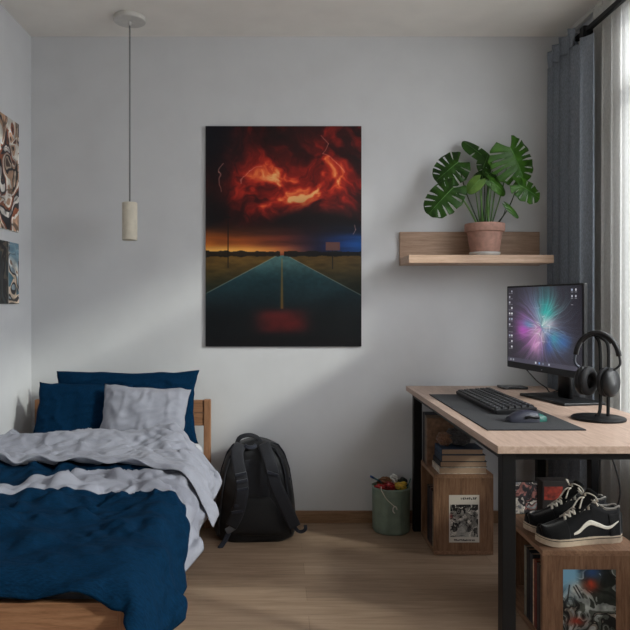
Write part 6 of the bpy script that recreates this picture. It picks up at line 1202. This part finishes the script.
# headphones on their stand
HX, HY = 1.196, 2.512
st = thing('headphone_stand', (HX, HY, DZ), 'black headphone stand with a round base on the desk', 'headphone stand')
MB().lathe([(0, .0003), (.092, .0003), (.0945, .002), (.0945, .008), (.091, .0105), (0, .012)], (HX, HY, DZ), 56).build('base', M_blackm, st, smooth=True, bevel=.0008)
dirv = Vector((.80, -.60, 0)); perp = Vector((.6, .8, 0))
topz = 1.052
for sgn, x0 in ((-1, .008), (1, .038)):
    c0 = Vector((HX + x0, HY + .004, DZ + .010))
    pts = bez([c0 + Vector((-.016 if sgn < 0 else 0, 0, 0)), c0 + Vector((0, 0, .03)), c0 + Vector((.002, 0, .18)), c0 + Vector((-.002, 0, .27)), Vector((HX - .002 + .006 * sgn, HY + .004, topz))], 8)
    MB().tube(pts, .006, 10, ry=.0035, up=(0, -1, 0)).build('upright', M_blackm, st, smooth=True)
cp = [Vector((HX - .004, HY, 0)) + perp * a + Vector((0, 0, topz + .004 - 6 * a * a)) for a in (-.018, -.009, 0, .009, .018)]
MB().tube(cp, .012, 10, ry=.003, up=(0, 0, 1)).build('cradle', M_blackm, st, smooth=True)

HC = Vector((HX - .006, HY - .002, 0))
hp = thing('headphones', (HC.x, HC.y, topz), 'black over-ear headphones hanging on the stand', 'headphones')
ra = .075
arc = []
for k in range(25):
    a = R(8) + (PI - R(16)) * k / 24
    arc.append(HC + dirv * (ra * math.cos(a) * -1.0) + Vector((0, 0, .968 + .0985 * math.sin(a))))
outw = [dirv * (-math.cos(R(8) + (PI - R(16)) * k / 24)) + Vector((0, 0, math.sin(R(8) + (PI - R(16)) * k / 24))) for k in range(25)]
MB().tube(arc, [.013 + .004 * math.sin(PI * k / 24) for k in range(25)], 14, ry=.0085, up=outw).build('headband', M_blackp, hp, smooth=True)
pad = [p - o * .009 for p, o in zip(arc[5:20], outw[5:20])]
MB().tube(pad, .0125, 12, ry=.004, up=outw[5:20]).build('headband_cushion', M_rubber, hp, smooth=True)
for s_ in (-1, 1):
    cz = .884
    cc = HC + dirv * (s_ * .037) + Vector((0, 0, cz))
    axd = Vector((.52, -.854, 0)); ang = math.atan2(axd.y, axd.x)
    Mc = Matrix.Translation(cc) @ Matrix.Rotation(ang, 4, 'Z') @ Matrix.Rotation(R(90) * s_, 4, 'Y') @ Matrix.Diagonal((1.2, 1.06, 1, 1))
    MB().lathe([(0, .0), (.038, .0), (.0445, .004), (.046, .012), (.043, .020), (.036, .025), (.033, .0275), (0, .0285)], n=40, M=Mc).build('ear_cup', M_blackp, hp, smooth=True)
    MB().lathe([(.024, -.020), (.034, -.0215), (.043, -.017), (.046, -.008), (.0445, -.001), (.026, -.001), (.023, -.010)], n=40, M=Mc, close=True).build('ear_pad', M_rubber, hp, smooth=True)
    MB().lathe([(0, -.004), (.0235, -.004), (.0235, -.0015), (0, -.0015)], n=30, M=Mc).build('driver_cover', M_canvas, hp)
    yk = bez([arc[0 if s_ < 0 else -1] + Vector((0, 0, .008)), HC + dirv * (s_ * .077) + Vector((0, 0, .95)), cc + axd * (s_ * .016) + Vector((0, 0, .040))], 6)
    MB().tube(yk, .007, 10, ry=.004, up=dirv).build('yoke', plain('dark_steel', (74, 78, 86), .35, .05, 100, metallic=.8) if s_ < 0 else M_blackp, hp, smooth=True)

# ------------------------------------------------------------------ crates under the desk
def crate(loc, sx, sy, sz, label, t=.018):
    x, y, z = loc
    c = thing('storage_crate', (x + sx / 2, y + sy / 2, 0), label, 'crate')
    MB().box((x, y, z + sz - t), (x + sx, y + sy, z + sz)).build('top_panel', M_crate_h, c, bevel=.0015)
    MB().box((x, y, z + .004), (x + sx, y + sy, z + .004 + t)).build('bottom_panel', M_crate_h, c, bevel=.0015)
    MB().box((x, y, z + .004 + t), (x + sx, y + t, z + sz - t)).build('front_panel', M_crate, c, bevel=.001)
    MB().box((x, y + sy - t, z + .004 + t), (x + sx, y + sy, z + sz - t)).build('rear_panel', M_crate, c, bevel=.001)
    MB().box((x + sx - t, y + t, z + .004 + t), (x + sx, y + sy - t, z + sz - t)).build('side_panel', M_crate, c, bevel=.001)
    MB().box((x + .01, y + .01, z), (x + sx - .01, y + sy - .01, z + .0042)).build('base_pad', M_rubber, c)
    return c
C1 = (.725, 3.13, 0); S1 = (.277, .285, .378)
C2 = (.906, 2.306, 0); S2 = (.350, .465, .328)
crate(C1, *S1, 'small wooden crate with a black and white print, near the wall')
crate(C2, *S2, 'wooden crate with black sneakers on top, nearest the camera')

def sheet(name, px0, py0, px1, py1, Y, art, label, cat):
    a, b = at(px0, py1, Y), at(px1, py0, Y)
    o = MB().box((a.x, Y - .0012, a.z), (b.x, Y - .0001, b.z)).build(name, art, uv=((a.x, Y, a.z), (b.x - a.x, 0, 0), (0, 0, b.z - a.z)))
    return tag(o, label, cat)
sheet('manga_print', 449.0, 495.0, 479.2, 542.4, C1[1], print_mat('black_white_print', art_manga(), .7), 'black and white comic print stuck on the small crate', 'print')
sheet('art_print', 563, 569.5, 615.8, 648, C2[1], print_mat('coloured_comic_print', art_battle(), .6), 'coloured comic print with blue corner stuck on the sneaker crate', 'print')

BOOKM = {}
def bcol(c):
    if c not in BOOKM: BOOKM[c] = plain('book_cover', c, .55, .18, 60)
    return BOOKM[c]
def book(lo, hi, spine, c, label, group, page=None, cat='book'):
    """spine: '-x' spine faces left; covers lie across the thinnest axis"""
    (x0, y0, z0), (x1, y1, z1) = lo, hi
    d = [x1 - x0, y1 - y0, z1 - z0]
    ax_ = d.index(min(d))
    t = thing('book', ((x0 + x1) / 2, (y0 + y1) / 2, z0), label, cat, group)
    ct = .0022
    cover = MB()
    A, B = list(lo), list(hi)
    l2, h2 = list(lo), list(hi); h2[ax_] = lo[ax_] + ct; cover.box(l2, h2)
    l3, h3 = list(lo), list(hi); l3[ax_] = hi[ax_] - ct; cover.box(l3, h3)
    l4, h4 = list(lo), list(hi); l4[ax_] += ct; h4[ax_] -= ct; h4[0] = x0 + ct; cover.box(l4, h4)
    cover.build('book_cover', bcol(c), t, bevel=.0006)
    l5, h5 = list(lo), list(hi)
    l5[ax_] += ct; h5[ax_] -= ct; l5[0] += ct + .0003; h5[0] -= .004
    for k in (1, 2):
        if k != ax_:
            if k == 1: l5[k] += .0012; h5[k] -= .0012
            else: l5[k] += .003; h5[k] -= .004
    MB().box(l5, h5).build('pages', page or M_paper, t)
    return t
# books lying in a stack on the small crate
z = S1[2] + .0004
for k, (x0, x1, y0, y1, h, c, pg, lb) in enumerate((
        (.752, .975, 3.140, 3.285, .029, (196, 186, 172), M_paper, 'pale covered book at the bottom of the stack on the small crate'),
        (.758, .978, 3.146, 3.290, .026, (32, 33, 38), M_paper, 'black covered book second from the bottom of the crate-top stack'),
        (.764, .970, 3.142, 3.286, .031, (38, 50, 66), M_paper, 'slate blue book second from the top of the crate-top stack'),
        (.766, .962, 3.150, 3.288, .026, (46, 66, 90), M_paper, 'navy book on top of the crate-top stack'))):
    book((x0, y0, z), (x1, y1, z + h), '-x', c, lb, 'books stacked on the small crate', pg)
    z += h + .0004
ztop = z
# books standing behind that stack
for (y0, y1, h, dx, c, lb) in ((3.2985, 3.316, .232, 0, (120, 92, 72), 'tan covered upright book directly behind the lying book stack'),
                               (3.318, 3.350, .240, .0, (112, 98, 84), 'thick beige upright book between the tan and dark ones'),
                               (3.352, 3.374, .252, .0, (44, 48, 54), 'dark grey upright book in the row on the small crate'),
                               (3.376, 3.402, .248, .0, (30, 32, 36), 'rearmost black upright book on the small crate')):
    book((C1[0] + .006 + dx, y0, S1[2] + .0004), (C1[0] + .165, y1, S1[2] + h), '-x', c, lb, 'upright books on the small crate')
# books inside the small crate
zc = .0225
for k, (y0, y1, h, c, lb) in enumerate(((3.151, 3.176, .265, (206, 184, 158), 'cream spined book in the small crate, nearest its front'),
                          (3.178, 3.204, .262, (30, 30, 34), 'black spined book beside the cream one in the small crate'),
                          (3.206, 3.236, .272, (60, 34, 34), 'dark red spined book inside the small crate'),
                          (3.238, 3.262, .258, (36, 42, 52), 'dark blue spined book inside the small crate'),
                          (3.264, 3.292, .268, (28, 26, 26), 'deepest black spined book inside the small crate'))):
    book((C1[0] + .005, y0, zc), (C1[0] + .155, y1, zc + h), '-x', c, lb, 'books inside the small crate')
# books inside the sneaker crate
for k, (y0, y1, h, c, lb) in enumerate(((2.330, 2.352, .232, (34, 34, 38), 'black spined comic nearest the front of the sneaker crate'),
                          (2.354, 2.378, .238, (60, 56, 58), 'dark grey spined comic second in the sneaker crate'),
                          (2.380, 2.404, .242, (104, 44, 34), 'rust red spined comic in the sneaker crate'),
                          (2.406, 2.414, .236, (196, 176, 150), 'thin pale booklet beside the rust red comic'),
                          (2.416, 2.444, .250, (40, 44, 52), 'slate spined comic in the middle of the sneaker crate'),
                          (2.446, 2.474, .256, (24, 25, 30), 'tall black comic towards the back of the sneaker crate'),
                          (2.476, 2.500, .256, (112, 108, 96), 'grey green spined comic at the back of the sneaker crate row'))):
    book((C2[0] + .008, y0, zc), (C2[0] + .19, y1, zc + h), '-x', c, lb, 'comics inside the sneaker crate')

# soft bundle on the lying books
ztop += .006
so = thing('soft_toy', (.84, 3.235, ztop), 'rumpled brown and grey soft toy on top of the stacked books', 'soft toy')
MB().ball((.800, 3.225, ztop + .028), (.040, .036, .030), 24, 16, noise=.16, seed=3).build('toy_head', fabric('brown_plush', (118, 88, 70), vary=.3, scale=120, sheen=.3), so, smooth=True)
MB().ball((.868, 3.230, ztop + .036), (.056, .042, .038), 28, 18, noise=.16, seed=5).build('toy_body', fabric('grey_plush', (74, 72, 72), vary=.3, scale=120, sheen=.3), so, smooth=True)
MB().ball((.786, 3.205, ztop + .012), (.018, .022, .013), 14, 10, noise=.1, seed=6).build('toy_paw', MATS['brown_plush'], so, smooth=True)
MB().ball((.832, 3.228, ztop + .060), (.022, .020, .016), 14, 10, noise=.15, seed=9).build('toy_ear', MATS['grey_plush'], so, smooth=True)

# framed card and dark box behind the sneakers
Zt = S2[2] + .0004
cd = art_collage(130, 100, [(40, 38, 40), (196, 190, 184), (130, 132, 140), (210, 204, 196), (60, 58, 62), (150, 104, 100), (150, 156, 160)], 120, 1.8, .7)
fc = thing('picture_card', (.985, 2.70, Zt), 'small illustrated card standing behind the sneakers', 'card')
MB().box((.938, 2.700, Zt), (1.042, 2.708, Zt + .132)).build('card_back', M_blackp, fc, bevel=.001)
MB().box((.941, 2.6988, Zt + .003), (1.039, 2.700, Zt + .129)).build('card_print', print_mat('card_print', cd, .4), fc, uv=((.941, 2.70, Zt), (.098, 0, 0), (0, 0, .132)))
bx = thing('small_box', (1.115, 2.71, Zt), 'dark box with dull red patch behind the sneakers', 'box')
MB().box((1.055, 2.685, Zt), (1.175, 2.755, Zt + .135)).build('carton', plain('dark_carton', (40, 36, 36), .6, .2, 30), bx, bevel=.002)
MB().box((1.062, 2.6838, Zt + .062), (1.135, 2.685, Zt + .115)).build('red_patch', plain('dull_red_card', (130, 48, 38), .6, .35, 60), bx)

# ------------------------------------------------------------------ sneakers
def sneaker(loc, yaw, label):
    L = .312
    sn = thing('sneaker', loc, label, 'shoe', 'pair of sneakers on the crate')
    ORG[sn.name] = Vector((0, 0, 0))
    def hwid(x):
        t = x / L
        return np.interp(t, [0, .03, .08, .18, .32, .5, .68, .85, .95, 1.0], [.012, .027, .038, .047, .0495, .0445, .040, .039, .033, .016])
    def cy(x):
        return .008 * math.sin(PI * x / L) - .004
    n = 60
    xs = [L * (0.5 - 0.5 * math.cos(PI * i / n)) for i in range(n + 1)]
    def outline(g):
        a = [(x + (0 if 0 < i < n else (-g if i == 0 else g)), cy(x) + float(hwid(x)) + g) for i, x in enumerate(xs)]
        b = [(x + (0 if 0 < i < n else (-g if i == 0 else g)), cy(x) - float(hwid(x)) - g) for i, x in enumerate(xs)]
        return a + b[::-1]
    def slab(g, z0, z1):
        o_ = outline(g)
        mb = MB(); m = len(o_)
        lift = lambda x: .010 * max(0, 1 - x / .06) ** 2
        mb.add([(x, y, z0 + lift(x)) for x, y in o_] + [(x, y, z1 + lift(x)) for x, y in o_], [list(range(m))[::-1], list(range(m, 2 * m))] + [(i, (i + 1) % m, m + (i + 1) % m, m + i) for i in range(m)])
        return mb
    slab(.003, 0, .0255).build('sole', M_sole, sn, bevel=.003, angle=50)
    slab(.0036, .0190, .0212).build('foxing_line', M_blackp, sn, label='thin black line around the sole')
    Hs = [(0, .020), (.03, .040), (.09, .038), (.20, .048), (.30, .058), (.42, .082), (.55, .112), (.62, .120), (.70, .112), (.80, .094), (.90, .092), (.97, .100), (1.0, .094)]
    def H(x): return float(np.interp(x / L, [h[0] for h in Hs], [h[1] for h in Hs]))
    def sec_y(x, z):                                   # half width of the upper at height z above the sole line
        h = max(H(x), .001); q = min(.999, max(0, z / h))
        op = x / L > .60
        base = float(hwid(x)) - .001
        if op:
            return base * (1 - .42 * q ** 1.6)
        return base * (1 - q ** 2.4) ** .55
    rows = []
    nc = 21
    xr = [L * (.006 + .985 * (0.5 - 0.5 * math.cos(PI * i / 70))) for i in range(71)]
    mi_rows = []
    for x in xr:
        h = H(x); row = []
        lift = .010 * max(0, 1 - x / .06) ** 2
        op = x / L > .60
        for k in range(nc):
            c = k / (nc - 1)
            if not op:
                a = PI * c
                z_ = h * abs(math.sin(a)) ** .62
                y_ = math.copysign(sec_y(x, z_), math.cos(a)) if 0 < k < nc - 1 else math.copysign(float(hwid(x)) - .001, math.cos(a))
                if k == nc // 2: y_ = 0
            else:
                sg = 1 if c <= .5 else -1
                q = c if c <= .5 else 1 - c
                if q <= .32:
                    z_ = h * q / .32; y_ = sg * sec_y(x, z_)
                else:
                    r_ = (q - .32) / .18
                    z_ = h * (1 - r_ * .72)
                    y_ = sg * max(0, sec_y(x, z_) - .0065) * (1 if r_ < .95 else 0)
            row.append((x, cy(x) + y_, .024 + lift + z_))
        rows.append(row)
    def mi(i, j):
        if xr[i] / L > .605:
            c = (j + .5) / (nc - 1); q = min(c, 1 - c)
            return 1 if q > .34 else 0
        return 0
    up = MB().grid(rows, mi=mi)
    up.f.append([k for k in range(nc)]); up.mi.append(0)
    up.f.append([(len(xr) - 1) * nc + k for k in range(nc)][::-1]); up.mi.append(0)
    up.build('upper', [M_canvas, M_lining], sn, smooth=True)
    # suede toe cap and heel counter
    def patch(name, x0, x1, qa, qb, mat, g=.0016, nn=24, shape=None):
        for sg in (-1, 1):
            rr_ = []
            for i in range(nn + 1):
                x = x0 + (x1 - x0) * i / nn
                hi_ = qb if shape is None else shape(i / nn)
                r_ = []
                for k in range(9):
                    z_ = H(x) * (qa + (hi_ - qa) * k / 8)
                    r_.append((x, cy(x) + sg * (sec_y(x, z_) + g), .024 + .010 * max(0, 1 - x / .06) ** 2 + z_ + g * .5))
                rr_.append(r_)
            MB().grid(rr_).build(name, mat, sn, smooth=True, solid=.0012)
    patch('toe_cap', .004, .098, 0, .995, M_suede)
    patch('heel_counter', .255, .316, 0, .80, M_suede)
    # white wave stripe on both sides
    for sg in (-1, 1):
        ctl = bez([Vector((.112, 0, .018)), Vector((.135, 0, .026)), Vector((.158, 0, .043)), Vector((.182, 0, .052)), Vector((.215, 0, .041)), Vector((.25, 0, .031)), Vector((.292, 0, .050))], 8)
        rr_ = []
        for i, p in enumerate(ctl):
            t = i / (len(ctl) - 1)
            wd = .0018 + .0066 * math.sin(PI * min(1, t * .95 + .05)) ** .8
            r_ = []
            for k in range(5):
                z_ = p.z - wd + 2 * wd * k / 4
                z2 = max(.002, z_)
                r_.append((p.x, cy(p.x) + sg * (sec_y(p.x, min(z2, H(p.x) * .97)) + .0022), .024 + z2))
            rr_.append(r_)
        MB().grid(rr_).build('side_stripe', M_stripe, sn, smooth=True, solid=.001)
    # collar piping
    for sg in (-1, 1):
        pts = [(x, cy(x) + sg * (sec_y(x, H(x)) - .002), .024 + H(x)) for x in np.linspace(L * .61, L * .99, 24)]
        MB().tube(pts, .0032, 8).build('collar_piping', M_lining, sn, smooth=True)
    # tongue
    tr_ = []
    for i in range(13):
        t = i / 12
        x = .128 + .080 * t; z_ = .024 + .075 + .082 * t ** .95
        tr_.append([(x + .010 * (a * a), cy(x) + a * (.023 + .008 * t), z_ - .012 * a * a) for a in np.linspace(-1, 1, 9)])
    MB().grid(tr_).build('tongue', M_canvas, sn, smooth=True, solid=.005)
    # laces
    def top(x, y):
        h = H(x); q = min(1, abs(y) / (float(hwid(x)) - .001))
        return .024 + h * max(0, 1 - q ** (1 / .55)) ** (1 / 2.4) + .0035
    xsl = [.098, .115, .132, .149, .166, .182]
    for i, x in enumerate(xsl):
        wy = .017 + .002 * i
        pts = [(x, cy(x) - wy, top(x, wy)), (x + .004, cy(x) - wy * .4, top(x + .002, wy * .4) + .002), (x + .008, cy(x) + wy * .4, top(x + .006, wy * .4) + .002), (x + .011, cy(x) + wy, top(x + .011, wy))]
        MB().tube(bez(pts, 5), .0044, 8, ry=.0018, up=(-.5, 0, 1)).build('lace', M_lace, sn, smooth=True)
        if i < len(xsl) - 1:
            x2 = xsl[i + 1]
            pts = [(x, cy(x) + wy, top(x, wy)), ((x + x2) / 2, cy(x), top((x + x2) / 2, 0) + .003), (x2 + .003, cy(x) - wy, top(x2, wy) + .001)]
            MB().tube(bez(pts, 6), .0044, 8, ry=.0018, up=(-.5, 0, 1)).build('lace', M_lace, sn, smooth=True)
    xk = .186; kn = Vector((xk, cy(xk), top(xk, 0) + .010))
    bow = bez([kn, kn + Vector((-.012, -.024, .022)), kn + Vector((.006, -.046, .016)), kn + Vector((.016, -.046, -.004)), kn + Vector((.004, -.020, -.002)), kn], 6)
    MB().tube(bow, .0034, 8, ry=.0018, up=(0, 0, 1)).build('lace_loop', M_lace, sn, smooth=True)
    bow = bez([kn, kn + Vector((-.010, .022, .024)), kn + Vector((.004, .042, .018)), kn + Vector((.012, .040, .0)), kn], 6)
    MB().tube(bow, .0034, 8, ry=.0018, up=(0, 0, 1)).build('lace_loop', M_lace, sn, smooth=True)
    for e_ in (Vector((-.045, -.036, -.028)), Vector((-.060, -.018, -.030)), Vector((.020, -.046, -.020))):
        MB().tube(bez([kn, kn + e_ * .5 + Vector((0, 0, .014)), kn + e_], 6), .0028, 7).build('lace_end', M_lace, sn, smooth=True)
    spin(sn, yaw)
    return sn
SZ = S2[2] + .0006
sneaker((.914, 2.372, SZ), R(9), 'black sneaker with white wave stripe, in front on the crate')
sneaker((.918, 2.500, SZ), R(6), 'black sneaker half hidden behind the front one on the crate')

hc = MB().tube(bez([(1.272, 2.62, DZ - .028), (1.285, 2.62, .62), (1.318, 2.62, .52), (1.332, 2.62, .44), (1.318, 2.62, .36), (1.31, 2.63, .20), (1.325, 2.66, .004), (1.30, 2.80, .004)], 10), .0034, 8).build('hanging_cable', M_rubber, smooth=True)
tag(hc, 'black cable hanging below the desk beside the sheer curtain', 'cable')

# ------------------------------------------------------------------ waste bin with rubbish
BXC, BYC = .584, 3.482
bn = thing('waste_bin', (BXC, BYC, 0), 'sage green ribbed waste bin standing by the back wall', 'bin')
def binring(r, k=9.0, ribs=1.0, n=160):
    out = []
    for i in range(n):
        a = 2 * PI * i / n
        c8 = math.cos(PI / 8) / math.cos(((a + PI / 8) % (PI / 4)) - PI / 8)
        rr_ = r * (.55 + .45 * c8) * (1 + .006 * ribs * math.cos(a * 40))
        out.append((rr_ * math.cos(a), rr_ * math.sin(a)))
    return out
bm_ = MB()
rows = []
for (r, z_, rb) in ((.080, .0005, 0), (.092, .0015, 0), (.0965, .010, 1), (.0985, .215, 1), (.1005, .222, 0), (.1005, .231, 0), (.097, .232, 0), (.0955, .222, 0), (.093, .012, 0), (.078, .010, 0)):
    rows.append([(BXC + x, BYC + y, z_) for x, y in binring(r, ribs=rb)])
bm_.grid(rows, closed_v=True)
m_ = len(rows[0])
bm_.f.append(list(range(m_))); bm_.mi.append(0)
bm_.f.append([(len(rows) - 1) * m_ + k for k in range(m_)][::-1]); bm_.mi.append(0)
bm_.build('bin_body', M_bin, bn, smooth=True)
def trash(name, c, rad, colr, label, cat, seed, rough=.6, noise=.22):
    o = MB().ball(c, rad, 20, 14, noise=noise, seed=seed).build(name, plain(name + '_surface', colr, rough, .25, 60, bump=.3))
    return tag(o, label, cat)
zb_ = .225
trash('crumpled_bag', (BXC + .0, BYC + .01, .130), (.066, .064, .085), (50, 46, 44), 'dark crumpled bag filling the waste bin below the rubbish', 'rubbish', 2)
trash('crumpled_paper', (BXC + .022, BYC + .045, zb_ + .026), (.026, .022, .024), (214, 208, 200), 'white crumpled paper ball topmost in the waste bin', 'rubbish', 12)
trash('red_wrapper', (BXC - .012, BYC - .030, zb_ + .010), (.032, .022, .022), (134, 34, 36), 'shiny red wrapper in the middle of the waste bin', 'rubbish', 14, .35)
trash('red_wrapper', (BXC - .058, BYC - .026, zb_ + .004), (.030, .022, .013), (176, 52, 52), 'pale red wrapper at the left rim of the waste bin', 'rubbish', 15, .35)
trash('yellow_wrapper', (BXC + .042, BYC - .034, zb_ + .012), (.030, .024, .019), (188, 158, 62), 'yellow wrapper at the right of the waste bin', 'rubbish', 17, .4)
trash('brown_wrapper', (BXC - .030, BYC + .022, zb_ + .020), (.034, .022, .022), (120, 84, 58), 'brown wrapper behind the red ones in the waste bin', 'rubbish', 18)
trash('dark_wrapper', (BXC + .062, BYC + .024, zb_ + .012), (.024, .022, .024), (38, 50, 50), 'dark wrapper at the right back of the waste bin', 'rubbish', 19)
pn = thing('pen', (BXC - .06, BYC, zb_), 'blue pen sticking out of the left of the waste bin', 'pen')
p0, p1 = Vector((BXC - .045, BYC + .005, zb_ + .020)), Vector((BXC - .108, BYC - .015, zb_ + .058))
MB().tube([p0, p0.lerp(p1, .72)], .0048, 10).build('pen_barrel', plain('teal_pen', (44, 96, 110), .4), pn, smooth=True)
MB().tube([p0.lerp(p1, .722), p1], .0056, 10).build('pen_cap', plain('blue_pen_cap', (30, 74, 140), .4), pn, smooth=True)
sp = thing('drinking_straw', (BXC + .08, BYC, zb_), 'thin green stick leaning out of the right of the waste bin', 'stick')
MB().tube([(BXC + .070, BYC - .048, zb_ - .01), (BXC + .094, BYC - .040, zb_ + .052)], .003, 8).build('stick', plain('teal_green_stick', (58, 110, 104), .5), sp, smooth=True)
sg = thing('string_tag', (BXC - .05, BYC - .1, zb_), 'white string with small metal tag dangling down the waste bin', 'string')
yfr = BYC - .104
MB().tube(bez([(BXC - .058, BYC - .050, zb_ + .012), (BXC - .064, BYC - .094, .2345), (BXC - .060, yfr + .002, .225), (BXC - .040, yfr - .002, .192), (BXC - .012, yfr - .003, .165), (BXC + .000, yfr - .003, .155)], 8), .0022, 7).build('cord', M_stripe, sg, smooth=True)
ringp = [(BXC + .002 + .010 * math.cos(a), yfr - .004, .138 + .016 * math.sin(a)) for a in [2 * PI * k / 20 for k in range(16)]]
MB().tube(ringp, .0030, 8).build('metal_hook', M_white, sg, smooth=True)

# ------------------------------------------------------------------ backpack leaning on the wall
KX, KY = -.115, 3.40
bp = thing('backpack', (KX, KY, 0), 'black backpack with padded shoulder straps leaning on the back wall', 'backpack')
def bag_half(z):     # half width by height
    return float(np.interp(z, [0, .012, .04, .12, .24, .34, .42, .47, .495, .505], [.165, .196, .206, .203, .190, .174, .148, .112, .060, .02]))
def bag_front(z):    # where the back panel (the side with straps) stands, leaning to the wall with height
    return float(np.interp(z, [0, .05, .2, .35, .45, .505], [-.098, -.104, -.080, -.046, -.014, .034]))
def bag_rear(z):
    return float(np.interp(z, [0, .05, .2, .35, .45, .505], [.13, .150, .160, .165, .160, .120]))
rows = []
nz_ = 44
for i in range(nz_ + 1):
    t = i / nz_
    z_ = .505 * (t ** .9 if t < .5 else t ** .9)
    z_ = min(.505, z_)
    w_ = bag_half(z_); yf, yr = bag_front(z_), bag_rear(z_)
    row = []
    for k in range(56):
        a = 2 * PI * k / 56
        c_, s_ = math.cos(a), math.sin(a)
        e_ = .5
        x_ = w_ * math.copysign(abs(c_) ** e_, c_)
        y_ = (yf + yr) / 2 + (yr - yf) / 2 * math.copysign(abs(s_) ** .62, s_)
        wr_ = .006 * math.sin(x_ * 40 + z_ * 31) * math.sin(z_ * 47 + k * .3) + .006 * math.sin(z_ * 25 + x_ * 18)
        row.append((KX + x_ * (1 + wr_), KY + y_ + wr_ * .6, .001 + z_ * .945))
    rows.append(row)
bd = MB().grid(rows, closed_v=True)
bd.f.append(list(range(56))); bd.mi.append(0); bd.f.append([nz_ * 56 + k for k in range(56)][::-1]); bd.mi.append(0)
bd.build('bag_body', M_bag, bp, smooth=True)
# piping around the back panel
pip = []
for i in range(61):
    t = i / 60
    a = PI * t
    z_ = .04 + .44 * math.sin(a) ** .55
    w_ = bag_half(z_) * .90
    x_ = w_ * math.copysign(1, math.cos(a)) if abs(math.cos(a)) > .35 else w_ * math.cos(a) / .35
    x_ *= .96
    pip.append((KX - x_, KY + bag_front(z_) + .004 + .020 * (abs(x_) / .2) ** 4, z_ * .945))
MB().tube(pip, .0055, 8).build('edge_piping', M_bag2, bp, smooth=True)
# lumbar pad and upper padded panel
def panel(name, z0, z1, wf, bulge, mat, e_=.5):
    rr_ = []
    for i in range(21):
        t = i / 20; z_ = z0 + (z1 - z0) * t
        r_ = []
        for k in range(21):
            u_ = -1 + 2 * k / 20
            x_ = wf(t) * u_
            b_ = bulge * (1 - abs(u_) ** 3) * (max(0, 1 - abs(2 * t - 1) ** 3)) ** .6
            r_.append((KX + x_, KY + bag_front(z_) + .012 * (abs(x_) / .16) ** 3 - .002 - b_ + .004, z_ * .945))
        rr_.append(r_)
    MB().grid(rr_).build(name, mat, bp, smooth=True, solid=.012)
panel('lumbar_pad', .035, .235, lambda t: .150 * (1 - .55 * t ** 2.2), .022, M_bag)
panel('mesh_back_panel', .20, .44, lambda t: .078 - .022 * t, .006, M_bag2)
def strap(pts, w_, name, mat, th=.007, nrm=(0, -1, .25)):
    return MB().tube(bez(pts, 10), w_, 14, ry=th, up=nrm).build(name, mat, bp, smooth=True)
def kp(px, py, Y): return at(205 + px / 4.664, 425 + py / 4.664, Y)
Ls = strap([kp(166, 92, 3.395), kp(150, 130, 3.335), kp(158, 200, 3.285), kp(172, 270, 3.255), kp(168, 350, 3.245), kp(148, 420, 3.255), kp(122, 470, 3.265)], .031, 'shoulder_strap', M_bag2, .009)
Rs = strap([kp(272, 90, 3.395), kp(292, 140, 3.335), kp(312, 210, 3.290), kp(330, 280, 3.265), kp(362, 350, 3.265), kp(394, 420, 3.275), kp(418, 474, 3.285)], .031, 'shoulder_strap', M_bag2, .009)
for ob, pts in ((Ls, [(168, 230), (173, 262), (176, 300), (172, 335), (163, 372), (150, 405)]), (Rs, [(316, 228), (324, 262)])):
    for (a, b) in pts:
        c_ = kp(a, b, 3.242 if ob is Ls else 3.268)
        MB().box((-.028, -.004, -.007), (.028, .006, .007), M=Matrix.Translation(c_) @ Matrix.Rotation(R(-12 if ob is Ls else 18), 4, 'Y')).build('webbing_loop', M_web, ob, bevel=.002)
bk = MB().box((-.024, -.005, -.015), (.024, .006, .015), M=Matrix.Translation(kp(118, 486, 3.262)) @ Matrix.Rotation(R(-30), 4, 'Y'))
bk.build('buckle', plain('grey_buckle', (92, 94, 98), .35), bp, bevel=.003)
strap([kp(116, 490, 3.264), kp(100, 525, 3.255), kp(82, 556, 3.24), kp(66, 577, 3.225)], .0115, 'lower_webbing', M_web, .0022, (0, -1, .3))
strap([kp(418, 476, 3.287), kp(434, 494, 3.29), kp(452, 497, 3.285), kp(468, 486, 3.28), kp(468, 466, 3.28)], .0085, 'lower_webbing', M_web, .0022, (0, -1, .3))
# grab handle, zip pull, compression strap
strap([kp(150, 82, 3.435), kp(160, 62, 3.43), kp(182, 50, 3.425), kp(214, 48, 3.425), kp(242, 58, 3.43), kp(262, 80, 3.435)], .011, 'grab_handle', M_bag2, .005, (0, -1, .2))
MB().tube(bez([kp(186, 96, 3.385), kp(200, 104, 3.375), kp(222, 104, 3.375), kp(238, 94, 3.385)], 6), .010, 10, ry=.005, up=(0, -1, .3)).build('hanging_loop', M_web, bp, smooth=True)
MB().tube(bez([kp(384, 236, 3.40), kp(392, 250, 3.395), kp(390, 266, 3.40)], 5), .006, 8).build('zip_pull', M_web, bp, smooth=True)
zp = []
for i in range(41):
    z_ = .05 + .43 * math.sin(PI * i / 40) ** .5
    sgn_ = 1 if i < 20 else -1
    w_ = bag_half(z_) * .985
    zp.append((KX - sgn_ * w_ * (1 if abs(i - 20) > 5 else abs(i - 20) / 5), KY + (bag_front(z_) + bag_rear(z_)) / 2 - .02, (z_ + .012) * .945))
MB().tube(zp, .0045, 8).build('zip', M_web, bp, smooth=True)
